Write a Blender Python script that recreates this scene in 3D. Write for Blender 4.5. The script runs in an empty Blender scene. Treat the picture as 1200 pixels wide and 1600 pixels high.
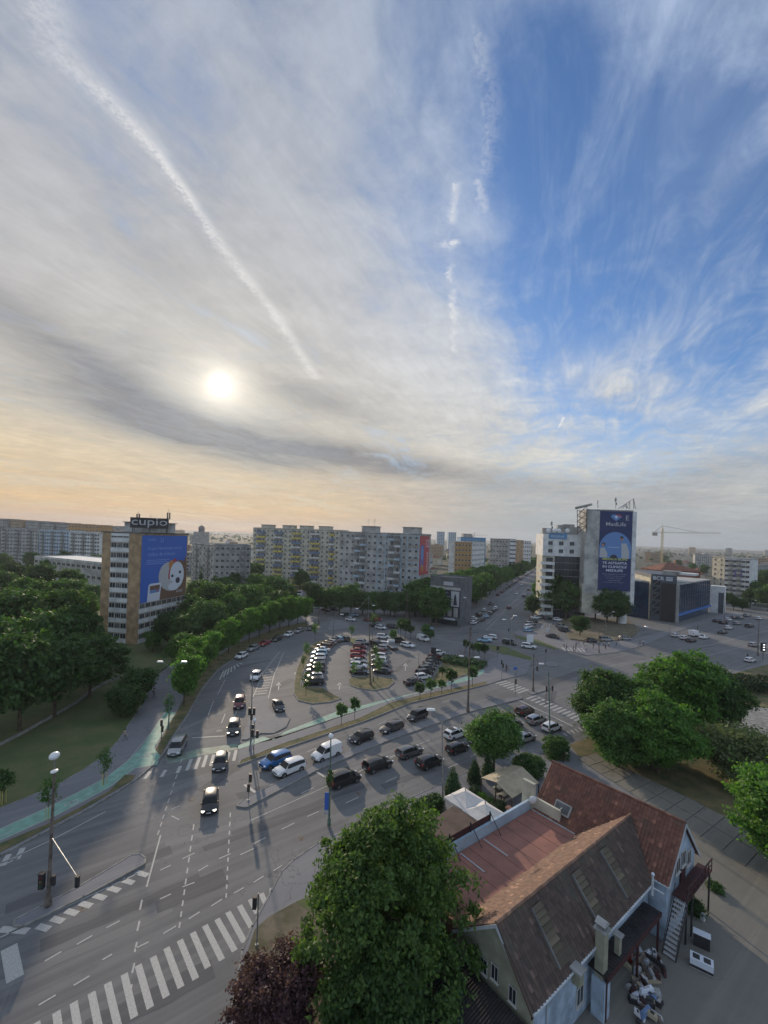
import bpy, bmesh, math, random
import numpy as np
from mathutils import Vector, Matrix
random.seed(7); RNG = np.random.default_rng(7)
S = bpy.context.scene; COL = S.collection
R = math.radians
# ------------------------------------------------------------------ camera
F, HC, ROLL, PY0 = 690.0, 33.0, R(2.0), 838.0          # photo pixels (1200x1600), metres
cam = bpy.data.objects.new('camera', bpy.data.cameras.new('camera')); COL.objects.link(cam)
cam.matrix_world = Matrix.Translation((0, 0, HC)) @ Matrix.Rotation(R(90), 4, 'X') @ Matrix.Rotation(ROLL, 4, 'Z')
cam.data.sensor_width = 36; cam.data.sensor_fit = 'AUTO'; cam.data.lens = 36*F/1600
cam.data.shift_y = (PY0-800)/1600; cam.data.clip_start = 0.5; cam.data.clip_end = 30000
S.camera = cam
S.render.resolution_x, S.render.resolution_y = 768, 1024
def uv(px, py):
    dx, dy = px-600, py-PY0; c, s = math.cos(ROLL), math.sin(ROLL)
    return dx*c+dy*s, -dx*s+dy*c
def G(px, py, z=0.0):                                   # photo pixel -> point on the level z
    u, v = uv(px, py); Y = (HC-z)*F/v
    return (u/F*Y, Y, z)
def at(px, py, Y):                                      # photo pixel -> point at distance Y
    u, v = uv(px, py)
    return (u/F*Y, Y, HC-v/F*Y)
def azel(px, py):
    u, v = uv(px, py); return math.atan2(u, F), math.atan2(-v, math.hypot(F, u))
# ------------------------------------------------------------------ sky
SUN_AZ, SUN_EL = azel(343, 600)
S.view_settings.view_transform = 'Standard'; S.view_settings.look = 'None'
S.view_settings.exposure = 0.04; S.view_settings.gamma = 1.0
W = bpy.data.worlds.new("World"); S.world = W; W.use_nodes = True
nt = W.node_tree; nt.nodes.clear()
class E:                                                # tiny expression builder for node maths
    t = None
    def __init__(s, x): s.x = x
    @staticmethod
    def op(o, *a, clamp=False):
        n = E.t.nodes.new('ShaderNodeMath'); n.operation = o; n.use_clamp = clamp
        for i, v in enumerate(a):
            if isinstance(v, E): E.t.links.new(v.x, n.inputs[i])
            else: n.inputs[i].default_value = v
        return E(n.outputs[0])
    def __add__(s, o): return E.op('ADD', s, o)
    __radd__ = __add__
    def __sub__(s, o): return E.op('SUBTRACT', s, o)
    def __rsub__(s, o): return E.op('SUBTRACT', o, s)
    def __mul__(s, o): return E.op('MULTIPLY', s, o)
    __rmul__ = __mul__
    def __truediv__(s, o): return E.op('DIVIDE', s, o)
    def clamp(s): return E.op('ADD', s, 0.0, clamp=True)
def gauss(x, c, w):
    d = (x-c)/w; return E.op('EXPONENT', d*d*-1.0)
def sstep(x, a, b):
    n = E.t.nodes.new('ShaderNodeMapRange'); n.interpolation_type = 'SMOOTHSTEP'
    E.t.links.new(x.x, n.inputs[0]); n.inputs[1].default_value = a; n.inputs[2].default_value = b
    return E(n.outputs[0])
def vec(x, y, z=0.0):
    n = E.t.nodes.new('ShaderNodeCombineXYZ')
    for i, v in enumerate((x, y, z)):
        if isinstance(v, E): E.t.links.new(v.x, n.inputs[i])
        else: n.inputs[i].default_value = v
    return n.outputs[0]
def noise(v, sc, det=5, rough=.55, dist=0.0):
    n = E.t.nodes.new('ShaderNodeTexNoise'); E.t.links.new(v, n.inputs['Vector'])
    n.inputs['Scale'].default_value = sc; n.inputs['Detail'].default_value = det
    n.inputs['Roughness'].default_value = rough; n.inputs['Distortion'].default_value = dist
    return E(n.outputs[0])
def mix(f, a, b):
    n = E.t.nodes.new('ShaderNodeMix'); n.data_type = 'RGBA'
    for i, v in ((0, f), (6, a), (7, b)):
        if isinstance(v, E): E.t.links.new(v.x, n.inputs[i])
        elif hasattr(v, 'node'): E.t.links.new(v, n.inputs[i])
        elif i == 0: n.inputs[i].default_value = v
        else: n.inputs[i].default_value = (*v, 1)
    return n.outputs[2]
E.t = nt
sky = nt.nodes.new('ShaderNodeTexSky'); sky.sky_type = 'NISHITA'; sky.sun_disc = False
sky.sun_elevation = SUN_EL; sky.sun_rotation = SUN_AZ; sky.air_density = 1.0; sky.dust_density = .6; sky.ozone_density = 3.0
skm = nt.nodes.new('ShaderNodeVectorMath'); skm.operation = 'MULTIPLY'
nt.links.new(sky.outputs[0], skm.inputs[0]); skm.inputs[1].default_value = (.080, .107, .138)
tc = nt.nodes.new('ShaderNodeTexCoord'); sp = nt.nodes.new('ShaderNodeSeparateXYZ'); nt.links.new(tc.outputs['Generated'], sp.inputs[0])
X, Y, Z = (E(sp.outputs[i]) for i in range(3))
D = 57.29578
az = E.op('ARCTAN2', X, Y)*D; el = E.op('ARCSINE', Z)*D
zz = E.op('MAXIMUM', Z, 0.0)+.05
PX, PYc = X/zz, Y/zz
sa = R(22)
al = PX*math.sin(sa)+PYc*math.cos(sa); ac = PX*math.cos(sa)-PYc*math.sin(sa)
n1 = noise(vec(al*.30, ac*.75, 3.1), 1.0, 8, .6, 1.0)     # long cirrus streaks
n2 = noise(vec(al*.9, ac*2.1, 8.0), 1.6, 8, .62, 1.6)     # fine fibres
n3 = noise(vec(PX, PYc, 1.0), 1.5, 8, .62, .5)           # soft patches
n6 = noise(vec(al*.8, ac*4.0, 4.0), 2.6, 7, .66, 2.2)
n4 = noise(vec(az*.035, el*.28, 5.0), 1.0, 6, .55, .8)   # flat bars low in the sky
def blob(px, py, wa, we, tilt=0):
    a0, e0 = (q*D for q in azel(px, py)); c, s = math.cos(R(tilt)), math.sin(R(tilt))
    da, de = az-a0, el-e0
    p, q = (da*c+de*s)/wa, (de*c-da*s)/we
    return E.op('EXPONENT', (p*p+q*q)*-1.0)
hole = blob(960, 380, 12, 19, 0)*.96+blob(840, 150, 9, 15)*.55+blob(1080, 580, 10, 7)*.6+blob(1190, 330, 8, 16)*.45+blob(180, 60, 16, 9)*.35+blob(620, 60, 14, 12)*.3+blob(640, 420, 10, 10)*.22
dens = (1.0-hole)+(n1-.5)*1.1+(n2-.5)*.85+(n3-.5)*1.0+(noise(vec(PX, PYc, 6.0), 4.5, 8, .68, .4)-.5)*.6
dens = sstep(dens, .02, 1.0)
back_fill = sstep(Y, .05, -.45); dens = dens*(1.0-back_fill*.9)  # clouds thinned in the unseen sky behind the camera for bluer fill light
sunside = blob(330, 660, 26, 13); dens = E.op('MAXIMUM', dens, (sunside*1.6).clamp()*.97)
veil = blob(1050, 640, 16, 3.2, -28)*.55+blob(930, 590, 10, 3, 20)*.35+blob(1130, 120, 8, 9)*.3
wisp = sstep(n2*.55+n6*.45+(n1-.5)*.5, .42, .80)*sstep(az, 2, 22)*.40
dens = E.op('MAXIMUM', dens, veil*(n2*1.6)+wisp)
dens = E.op('MAXIMUM', dens, sstep(el+(n2-.5)*14.0, 17, 5)*.93).clamp()
# cloud colour by height above the horizon and distance from the sun
def ramp(x, pts):
    n = E.t.nodes.new('ShaderNodeValToRGB'); cr = n.color_ramp
    while len(cr.elements) > 1: cr.elements.remove(cr.elements[-1])
    for i, (p, c) in enumerate(pts):
        e = cr.elements[0] if i == 0 else cr.elements.new(p)
        e.position = p; e.color = (*c, 1)
    E.t.links.new(x.x, n.inputs[0]); return n.outputs[0]
eln = (el/90.0).clamp()
left = ramp(eln, [(0, (.52,.31,.19)), (.03, (.68,.46,.24)), (.075, (.72,.56,.35)), (.14, (.60,.55,.46)), (.25, (.51,.50,.49)), (.42, (.42,.44,.48)), (.6, (.34,.39,.48))])
right = ramp(eln, [(0, (.28,.33,.38)), (.05, (.43,.44,.44)), (.11, (.60,.59,.55)), (.2, (.58,.60,.62)), (.4, (.42,.50,.64)), (.6, (.33,.42,.58))])
cc = mix(sstep(az, -16, 22), left, right)
sd = blob(343, 600, 15, 11); sd2 = blob(343, 600, 4.6, 4.0); disc = blob(343, 600, 1.75, 1.75)
cc = mix((sd*.5).clamp(), cc, (.60, .565, .495))
# grey bars under the sun
bars = blob(120, 560, 14, 2.6, -22)*.85+blob(330, 685, 17, 2.2, -9)*1.15+blob(560, 715, 14, 1.8, -9)*.9+blob(500, 625, 8, 1.6, -14)*.6+blob(760, 745, 12, 1.5, -7)*.5+blob(1120, 735, 9, 2.0, 18)*.4
bars = (bars*(n4*1.3+n2*.9-.15)).clamp()
cc = mix(bars*.85, cc, (.20, .20, .215))
lowbars = sstep(n4, .42, .62)*sstep(el, 11, 4)
cc = mix(lowbars*.16, cc, (.34, .31, .30))
n5 = noise(vec(PX, PYc, 6.0), 4.5, 8, .68, .4)
tex = (n2-.5)*.30+(n3-.5)*.62+(n5-.5)*.50+(n6-.5)*.28+1.04
cm = E.t.nodes.new('ShaderNodeVectorMath'); cm.operation = 'SCALE'; nt.links.new(cc, cm.inputs[0]); nt.links.new(tex.x, cm.inputs[3])
out = mix((dens*.96+.02).clamp(), skm.outputs[0], cm.outputs[0])
# condensation trails: distance to polylines on the cloud level
nw = (noise(vec(PX, PYc, 2.0), 16, 5, .65)-.5); nw2 = (noise(vec(PX, PYc, 9.0), 75, 5, .75)-.5)
def trail(pix, w0, w1, amp, wob, gap=None):
    global out
    pts = []
    for p in pix:
        a, e = azel(*p); z = math.sin(e); h = math.cos(e); k = max(z, 0)+.05
        pts.append((math.sin(a)*h/k, math.cos(a)*h/k))
    best = None; n = len(pts)-1
    xx, yy = PX+nw*wob+nw2*wob*1.4, PYc+nw*wob*-.7+nw2*wob*1.2
    for i in range(n):
        (x0, y0), (x1, y1) = pts[i], pts[i+1]; dx, dy = x1-x0, y1-y0; L2 = dx*dx+dy*dy
        t = ((xx-x0)*(dx/L2)+(yy-y0)*(dy/L2)).clamp()
        ex, ey = xx-(t*dx+x0), yy-(t*dy+y0)
        wd = (t*(1.0/n)+(i/n))*(w1-w0)+w0
        m = E.op('EXPONENT', (ex*ex+ey*ey)/(wd*wd)*-1.0)
        best = m if best is None else E.op('MAXIMUM', best, m)
    br = (nw2*2.4+nw*1.6+.70).clamp()
    if gap is not None: br = br*sstep(noise(vec(PX, PYc, 4.4), gap, 2), .36, .52)
    out = mix((best*br*amp).clamp(), out, (.90, .88, .86))
trail([(66, -20), (96, 85), (165, 150), (245, 235)], .042, .022, .36, .034)
trail([(165, 150), (245, 235), (300, 315)], .016, .019, .34, .032)
trail([(250, 245), (300, 315), (350, 390), (430, 490), (493, 590)], .013, .030, .60, .034)
trail([(712, 290), (706, 345)], .009, .012, .5, .03)
trail([(700, 378), (704, 440), (710, 490), (708, 550)], .008, .013, .55, .055, 9)
trail([(714, 378), (700, 384)], .01, .02, .8, .03)
trail([(750, 285), (757, 325)], .010, .012, .35, .05)
trail([(755, 60), (772, 180), (764, 265)], .014, .014, .16, .08)
trail([(873, 668), (881, 652)], .007, .007, .9, .0)
bk_ = mix(back_fill*.8, out, (.50, .60, .74)); out = bk_  # pale blue added to the unseen rear sky to fill the scene with light
add = E.t.nodes.new('ShaderNodeMix'); add.data_type = 'RGBA'; add.blend_type = 'ADD'; add.inputs[0].default_value = 1
nt.links.new(out, add.inputs[6])
gl = E.t.nodes.new('ShaderNodeVectorMath'); gl.operation = 'SCALE'; gl.inputs[0].default_value = (1, .90, .72)
g_ = sd2*.27+disc*.16+blob(343, 600, .85, .85)*1.4+blob(350, 606, 2.9, 1.9, 25)*.22; nt.links.new(g_.x, gl.inputs[3]); nt.links.new(gl.outputs[0], add.inputs[7])
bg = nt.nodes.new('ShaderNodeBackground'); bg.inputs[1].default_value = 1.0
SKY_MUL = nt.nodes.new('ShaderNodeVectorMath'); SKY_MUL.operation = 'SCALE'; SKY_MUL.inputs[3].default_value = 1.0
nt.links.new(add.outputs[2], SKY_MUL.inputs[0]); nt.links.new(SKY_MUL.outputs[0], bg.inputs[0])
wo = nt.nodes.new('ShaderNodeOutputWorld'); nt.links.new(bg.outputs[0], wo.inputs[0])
# ------------------------------------------------------------------ sun
sun = bpy.data.objects.new('sun', bpy.data.lights.new('sun', 'SUN')); COL.objects.link(sun)
sun.data.energy = 3.3; sun.data.angle = R(1.0); sun.data.color = (1, .82, .62)
sdv = Vector((math.sin(SUN_AZ)*math.cos(SUN_EL), math.cos(SUN_AZ)*math.cos(SUN_EL), math.sin(SUN_EL)))
sun.rotation_euler = sdv.to_track_quat('Z', 'Y').to_euler(); sun.location = (0, 0, 60)
# ------------------------------------------------------------------ materials
def mat(name, col, rough=.8, var=.15, scale=1.5, metal=0.0, col2=None, kind='noise', bump=0.0, coords='Object', emit=0, spec=.5):
    m = bpy.data.materials.new(name); m.use_nodes = True; t = m.node_tree; E.t = t
    b = t.nodes['Principled BSDF']; b.inputs['Roughness'].default_value = rough; b.inputs['Metallic'].default_value = metal
    b.inputs['Specular IOR Level'].default_value = spec
    m.diffuse_color = (*col, 1)
    if emit: b.inputs['Emission Color'].default_value = (*col, 1); b.inputs['Emission Strength'].default_value = emit
    if var > 0 or col2:
        tcn = t.nodes.new('ShaderNodeTexCoord'); v = tcn.outputs[coords]
        f = noise(v, scale, 6, .6)
        c2 = col2 or tuple(max(0, c*(1-var*2)) for c in col); c1 = col if col2 else tuple(min(1, c*(1+var)) for c in col)
        o = mix(sstep(f, .3, .7), c1, c2)
        t.links.new(o, b.inputs['Base Color'])
        if bump:
            bp = t.nodes.new('ShaderNodeBump'); bp.inputs['Strength'].default_value = bump; bp.inputs['Distance'].default_value = .05
            t.links.new(noise(v, scale*8, 4).x, bp.inputs['Height']); t.links.new(bp.outputs[0], b.inputs['Normal'])
    else: b.inputs['Base Color'].default_value = (*col, 1)
    return m
def node_of(m): return m.node_tree, m.node_tree.nodes['Principled BSDF']
M = {}
def asphalt(name, c1, c2, c3, dirx=None):
    m = bpy.data.materials.new(name); m.use_nodes = True; t = m.node_tree; E.t = t; b = t.nodes['Principled BSDF']
    tcn = t.nodes.new('ShaderNodeTexCoord'); v = tcn.outputs['Object']
    s3 = t.nodes.new('ShaderNodeSeparateXYZ'); t.links.new(v, s3.inputs[0]); x, y = E(s3.outputs[0]), E(s3.outputs[1])
    a = R(37); al_, ac_ = x*math.cos(a)+y*math.sin(a), y*math.cos(a)-x*math.sin(a)
    big = noise(v, .05, 6, .6, .8); mid = noise(v, .6, 6, .65); fine = noise(v, 14, 3, .6)
    st = noise(vec(al_*.03, ac_*1.1, 0.0), 1.0, 5, .6, .4)
    o = mix(sstep(big, .38, .62), c1, c2); o = mix(sstep(st, .42, .66)*.5, o, c3); o = mix(sstep(mid, .55, .75)*.4, o, tuple(q*.7 for q in c1))
    vo = t.nodes.new('ShaderNodeTexVoronoi'); vo.feature = 'DISTANCE_TO_EDGE'; vo.inputs['Scale'].default_value = .16
    dv = t.nodes.new('ShaderNodeVectorMath'); dv.operation = 'ADD'; t.links.new(v, dv.inputs[0])
    sc = t.nodes.new('ShaderNodeVectorMath'); sc.operation = 'SCALE'; sc.inputs[3].default_value = 4.0
    nn = t.nodes.new('ShaderNodeTexNoise'); nn.inputs['Scale'].default_value = .5; nn.inputs['Detail'].default_value = 4; t.links.new(v, nn.inputs['Vector'])
    t.links.new(nn.outputs[1], sc.inputs[0]); t.links.new(sc.outputs[0], dv.inputs[1]); t.links.new(dv.outputs[0], vo.inputs['Vector'])
    crack = sstep(E(vo.outputs[0]), .012, .003)*sstep(big, .45, .6)
    o = mix(crack*.55, o, tuple(q*.45 for q in c1)); o = mix((fine-.5)*.5+.1, o, c3)
    t.links.new(o, b.inputs['Base Color']); b.inputs['Roughness'].default_value = .8; b.inputs['Specular IOR Level'].default_value = .28
    bp = t.nodes.new('ShaderNodeBump'); bp.inputs['Strength'].default_value = .25; bp.inputs['Distance'].default_value = .02
    t.links.new(fine.x, bp.inputs['Height']); t.links.new(bp.outputs[0], b.inputs['Normal'])
    return m
M['asphalt'] = asphalt('asphalt', (.118,.120,.124), (.166,.166,.167), (.218,.216,.210))
M['sidewalk'] = asphalt('sidewalk_asphalt', (.165,.168,.19), (.195,.197,.212), (.24,.238,.235))
M['yard'] = asphalt('yard_concrete', (.16,.155,.14), (.20,.19,.165), (.24,.225,.19))
M['grass'] = mat('grass', (.070,.110,.034), .95, 0, .22, col2=(.135,.135,.058), bump=.6)
M['drygrass'] = mat('dry_grass', (.062,.082,.03), .95, 0, .45, col2=(.19,.145,.07), bump=.6)
M['earth'] = mat('earth', (.20,.165,.12), .95, 0, .5, col2=(.09,.085,.045), bump=.5)
M['kerb'] = mat('kerb_stone', (.26,.255,.235), .85, .2, 1.2)
M['paint'] = mat('road_paint', (.48,.48,.45), .7, 0, 9, col2=(.33,.33,.32)); M['patch'] = asphalt('tar_patch', (.085,.088,.094), (.115,.117,.12), (.14,.14,.14)); M['patch2'] = asphalt('pale_patch', (.17,.17,.168), (.20,.20,.195), (.235,.23,.22))
M['green'] = mat('green_lane', (.22,.43,.34), .7, 0, .9, col2=(.17,.29,.24))
M['greenworn'] = mat('worn_green_lane', (.21,.32,.24), .7, 0, .8, col2=(.15,.165,.15))
M['city'] = mat('city_ground', (.028,.040,.018), .95, 0, .012, col2=(.055,.052,.038))
M['white'] = mat('white_plaster', (.68,.69,.68), .8, .12, .4)
M['cream'] = mat('cream_plaster', (.52,.50,.41), .85, .15, .4)
M['greywall'] = mat('grey_concrete', (.34,.34,.33), .9, .2, .35)
M['greywall2'] = mat('weathered_panel', (.42,.42,.40), .9, .2, .3)
M['bluewall'] = mat('pale_blue_plaster', (.40,.52,.62), .8, .1, .5)
M['bluepanel'] = mat('blue_panel', (.10,.28,.50), .7, .1, .5)
M['yellow'] = mat('yellow_panel', (.58,.49,.11), .7, .1, 1)
M['bluebal'] = mat('blue_balcony', (.14,.22,.38), .7, .1, 1)
M['brick'] = mat('ochre_brick', (.42,.29,.17), .9, .2, .5)
M['orange'] = mat('orange_plaster', (.42,.26,.11), .9, .12, .5)
M['roofred'] = mat('red_roof', (.20,.085,.055), .9, .2, .3)
M['roofgrey'] = mat('grey_roof', (.17,.165,.16), .9, .2, .3)
M['glass'] = mat('dark_glass', (.025,.03,.038), .12, 0)
M['glass2'] = mat('curtained_glass', (.10,.105,.11), .25, .3, .7)
M['frame'] = mat('window_frame', (.5,.5,.48), .6, 0)
M['metal'] = mat('galvanised_metal', (.30,.31,.31), .45, .15, 2, metal=.4)
M['rustpole'] = mat('rusty_pole', (.16,.13,.11), .8, .3, 2)
M['darkmetal'] = mat('dark_metal', (.03,.03,.032), .5, 0)
M['greenpole'] = mat('green_pole', (.10,.17,.14), .6, .2, 2)
M['lamp'] = mat('lamp_glass', (.75,.77,.78), .3, 0)
M['redpaint'] = mat('red_paint', (.45,.03,.03), .5, .1, 2)
M['trunk'] = mat('bark', (.10,.075,.05), .95, .3, 3)
M['tyre'] = mat('tyre_rubber', (.02,.02,.02), .85, 0)
M['rim'] = mat('wheel_rim', (.35,.36,.37), .3, 0, metal=.8)
M['carglass'] = mat('car_glass', (.012,.015,.018), .12, 0, spec=.35)
M['headlight'] = mat('headlight', (.75,.77,.8), .1, 0)
M['headlit'] = mat('lit_headlight', (1,.95,.8), .1, 0, emit=2.5)
M['tail'] = mat('tail_light', (.42,.02,.02), .3, 0)
M['plate'] = mat('number_plate', (.6,.6,.6), .5, 0)
M['plastic'] = mat('black_plastic', (.025,.025,.027), .6, 0)
def paint_mat(name, c, metal=.0):
    m = mat(name, c, .28, 0, metal=metal); b = node_of(m)[1]; b.inputs['Coat Weight'].default_value = .8; b.inputs['Coat Roughness'].default_value = .06; return m
CP = {k: paint_mat('paint_'+k, *v) for k, v in dict(black=((.012,.012,.014),), darkgrey=((.05,.052,.056), .3), grey=((.13,.135,.14), .4), silver=((.36,.37,.38), .5), white=((.72,.73,.74),), red=((.30,.015,.02),), darkred=((.13,.018,.022), .2), blue=((.03,.16,.42), .2), brown=((.09,.045,.035), .3), lime=((.40,.62,.10),), lightblue=((.30,.50,.66), .2), darkgreen=((.03,.055,.045), .2), darkblue=((.02,.035,.09), .2), bluegrey=((.25,.32,.42), .3), yellow=((.6,.4,.03),)).items()}
def leafmat(name, c1, c2, trans=.35):
    m = bpy.data.materials.new(name); m.use_nodes = True; t = m.node_tree; E.t = t; t.nodes.clear()
    g = t.nodes.new('ShaderNodeNewGeometry'); oi = t.nodes.new('ShaderNodeObjectInfo')
    o = mix(E(g.outputs['Random Per Island']), c1, c2)
    hs = t.nodes.new('ShaderNodeHueSaturation'); t.links.new(o, hs.inputs['Color'])
    t.links.new((E(oi.outputs['Random'])*.7+.7).x, hs.inputs['Value'])
    d = t.nodes.new('ShaderNodeBsdfPrincipled'); d.inputs['Roughness'].default_value = .6; d.inputs['Specular IOR Level'].default_value = .3; t.links.new(hs.outputs[0], d.inputs['Base Color'])
    tr = t.nodes.new('ShaderNodeBsdfTranslucent'); sc = t.nodes.new('ShaderNodeVectorMath'); sc.operation = 'MULTIPLY'
    t.links.new(hs.outputs[0], sc.inputs[0]); sc.inputs[1].default_value = (1.5, 1.7, .7); t.links.new(sc.outputs[0], tr.inputs[0])
    mx = t.nodes.new('ShaderNodeMixShader'); mx.inputs[0].default_value = trans
    t.links.new(d.outputs[0], mx.inputs[1]); t.links.new(tr.outputs[0], mx.inputs[2])
    om = t.nodes.new('ShaderNodeOutputMaterial'); t.links.new(mx.outputs[0], om.inputs[0]); return m
M['leaf_dark'] = leafmat('leaf_dark', (.034,.082,.027), (.080,.150,.042))
M['leaf_mid'] = leafmat('leaf_mid', (.036,.092,.024), (.090,.172,.042))
M['leaf_bright'] = leafmat('leaf_bright', (.048,.128,.026), (.115,.225,.045), .45)
M['leaf_big'] = leafmat('leaf_big', (.030,.070,.020), (.105,.170,.042), .4)
M['leaf_pale'] = leafmat('leaf_pale', (.12,.17,.07), (.24,.29,.13))
M['leaf_purple'] = leafmat('leaf_purple', (.06,.030,.038), (.125,.065,.07))
M['leaf_thuja'] = leafmat('leaf_thuja', (.022,.055,.022), (.045,.095,.032), .15)
# ------------------------------------------------------------------ mesh helpers
class MB:
    def __init__(s): s.v, s.f, s.m, s.mats = [], [], [], []
    def mi(s, m):
        m = M[m] if isinstance(m, str) else m
        if m not in s.mats: s.mats.append(m)
        return s.mats.index(m)
    def face(s, pts, m):
        i = len(s.v); s.v += [tuple(p) for p in pts]; s.f.append(tuple(range(i, i+len(pts)))); s.m.append(s.mi(m)); return s
    def hexa(s, b, t, m):                                # bottom and top quads, same order
        i = len(s.v); s.v += [tuple(p) for p in b]+[tuple(p) for p in t]; n = len(b); k = s.mi(m)
        s.f.append(tuple(i+n-1-j for j in range(n))); s.f.append(tuple(i+n+j for j in range(n)))
        for j in range(n): s.f.append((i+j, i+(j+1) % n, i+n+(j+1) % n, i+n+j))
        s.m += [k]*(n+2); return s
    def box(s, c, d, m, rz=0.0):
        x, y, z = d[0]/2, d[1]/2, d[2]/2; cs, sn = math.cos(rz), math.sin(rz)
        q = [(-x, -y), (x, -y), (x, y), (-x, y)]; q = [(c[0]+a*cs-b*sn, c[1]+a*sn+b*cs) for a, b in q]
        return s.hexa([(a, b, c[2]-z) for a, b in q], [(a, b, c[2]+z) for a, b in q], m)
    def prism(s, pts, z0, z1, m):
        if sum(a[0]*b[1]-b[0]*a[1] for a, b in zip(pts, pts[1:]+pts[:1])) < 0: pts = pts[::-1]
        return s.hexa([(p[0], p[1], z0) for p in pts], [(p[0], p[1], z1) for p in pts], m)
    def tube(s, a, b, r0, r1, m, n=8):
        a, b = Vector(a), Vector(b); d = (b-a).normalized(); u = d.orthogonal().normalized(); w = d.cross(u)
        A = [a+(u*math.cos(t)+w*math.sin(t))*r0 for t in (k*2*math.pi/n for k in range(n))]
        B = [b+(u*math.cos(t)+w*math.sin(t))*r1 for t in (k*2*math.pi/n for k in range(n))]
        return s.hexa(A, B, m)
    def ball(s, c, r, m, sx=1, sy=1, sz=1, nu=10, nv=6):
        i = len(s.v); k = s.mi(m)
        for a in range(nv+1):
            for b in range(nu):
                t, p = math.pi*a/nv, 2*math.pi*b/nu
                s.v.append((c[0]+r*sx*math.sin(t)*math.cos(p), c[1]+r*sy*math.sin(t)*math.sin(p), c[2]+r*sz*math.cos(t)))
        for a in range(nv):
            for b in range(nu):
                s.f.append((i+a*nu+b, i+(a+1)*nu+b, i+(a+1)*nu+(b+1) % nu, i+a*nu+(b+1) % nu)); s.m.append(k)
        return s
    def mesh(s, name, off=(0, 0, 0), smooth=None):
        me = bpy.data.meshes.new(name); me.from_pydata([(v[0]-off[0], v[1]-off[1], v[2]-off[2]) for v in s.v], [], s.f)
        for m in s.mats: me.materials.append(m)
        me.polygons.foreach_set('material_index', s.m)
        if smooth is not None:
            bm = bmesh.new(); bm.from_mesh(me); bmesh.ops.remove_doubles(bm, verts=bm.verts, dist=.0005); bmesh.ops.recalc_face_normals(bm, faces=bm.faces); bm.to_mesh(me); bm.free()
            me.polygons.foreach_set('use_smooth', [True]*len(me.polygons)); me.set_sharp_from_angle(angle=R(smooth))
        me.update(); return me
    def build(s, name, parent=None, smooth=None, local=False):
        off = (0, 0, 0)
        if parent is not None and not local: off = ORG.get(parent.name, (0, 0, 0))
        o = bpy.data.objects.new(name, s.mesh(name, off, smooth)); COL.objects.link(o)
        if parent is not None: o.parent = parent; ORG[o.name] = off
        return o
ORG = {}
def tag(o, label=None, cat=None, group=None, kind=None):
    if label: o['label'] = label
    if cat: o['category'] = cat
    if group: o['group'] = group
    if kind: o['kind'] = kind
    return o
def thing(name, label, cat, loc=(0, 0, 0), rz=0, group=None, scale=1):
    o = bpy.data.objects.new(name, None); COL.objects.link(o); o.empty_display_size = .3
    o.location = loc; o.rotation_euler = (0, 0, rz); o.scale = (scale,)*3 if not isinstance(scale, tuple) else scale
    ORG[o.name] = tuple(loc); return tag(o, label, cat, group)
def inst(name, mesh, parent=None, loc=(0, 0, 0), rz=0, cols=None):
    o = bpy.data.objects.new(name, mesh); COL.objects.link(o); o.location = loc; o.rotation_euler = (0, 0, rz)
    if parent is not None: o.parent = parent
    return o
def copy_tree(o, parent=None):
    c = o.copy(); COL.objects.link(c)
    if parent is not None: c.parent = parent
    for ch in o.children: copy_tree(ch, c)
    return c
# ------------------------------------------------------------------ ground, road, pavements
def struct(name, mb, cat=None): o = mb.build(name); o['kind'] = 'structure'; return o
mb = MB(); mb.face([(-9000, -300, -.02), (9000, -300, -.02), (9000, 14000, -.02), (-9000, 14000, -.02)], 'city'); struct('ground', mb)
def gp(L, z=0.0): return [G(x, y, z) for x, y in L]
mb = MB()
mb.face([(-140, 10, .004), (40, 10, .004), G(1330, 1200)[:2]+(.004,), G(1400, 1000)[:2]+(.004,), G(1230, 955)[:2]+(.004,), G(1130, 940)[:2]+(.004,), G(1010, 930)[:2]+(.004,), G(852, 900)[:2]+(.004,), G(851, 868)[:2]+(.004,), G(844, 868)[:2]+(.004,), G(835, 889)[:2]+(.004,), G(700, 955)[:2]+(.004,), G(540, 945)[:2]+(.004,), G(440, 915)[:2]+(.004,), G(420, 925)[:2]+(.004,), G(455, 975)[:2]+(.004,), G(300, 1060)[:2]+(.004,), G(0, 1290)[:2]+(.004,)], 'asphalt')
struct('road', mb)
def slab(name, L, m, z=.12, kerb=True, z0=-.05):
    pts = [G(x, y)[:2] for x, y in L]
    if sum(a[0]*b[1]-b[0]*a[1] for a, b in zip(pts, pts[1:]+pts[:1])) < 0: pts = pts[::-1]
    mb = MB(); mb.prism(pts, z0, z, m); o = struct(name, mb)
    if kerb:
        kb = MB(); n = len(pts)
        for i in range(n):
            a, b = Vector(pts[i]), Vector(pts[(i+1) % n]); d = (b-a); L_ = d.length
            if L_ < .05: continue
            d /= L_; nrm = Vector((d.y, -d.x)); c = (a+b)/2+nrm*.075
            kb.box((c.x, c.y, (z+.03)/2-.02), (L_+.12, .15, z+.07), 'kerb', math.atan2(d.y, d.x))
        struct('kerb', kb)
    return o
KERB_L = [(0,1338),(60,1306),(130,1269),(180,1240),(215,1218)]
slab('pavement', [(-260,1440),(-120,1372)]+[(0,1338),(60,1306),(130,1269),(180,1240),(215,1216),(235,1199),(252,1183),(267,1159),(293,1119),(317,1076),(341,1047),(383,1018),(440,993),(486,979),(492,968),(478,958),(440,970),(380,985),(320,1010),(275,1035),(240,1060),(225,1098),(205,1128),(186,1158),(165,1180),(130,1205),(85,1230),(0,1265),(-260,1360)], 'sidewalk')
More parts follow.
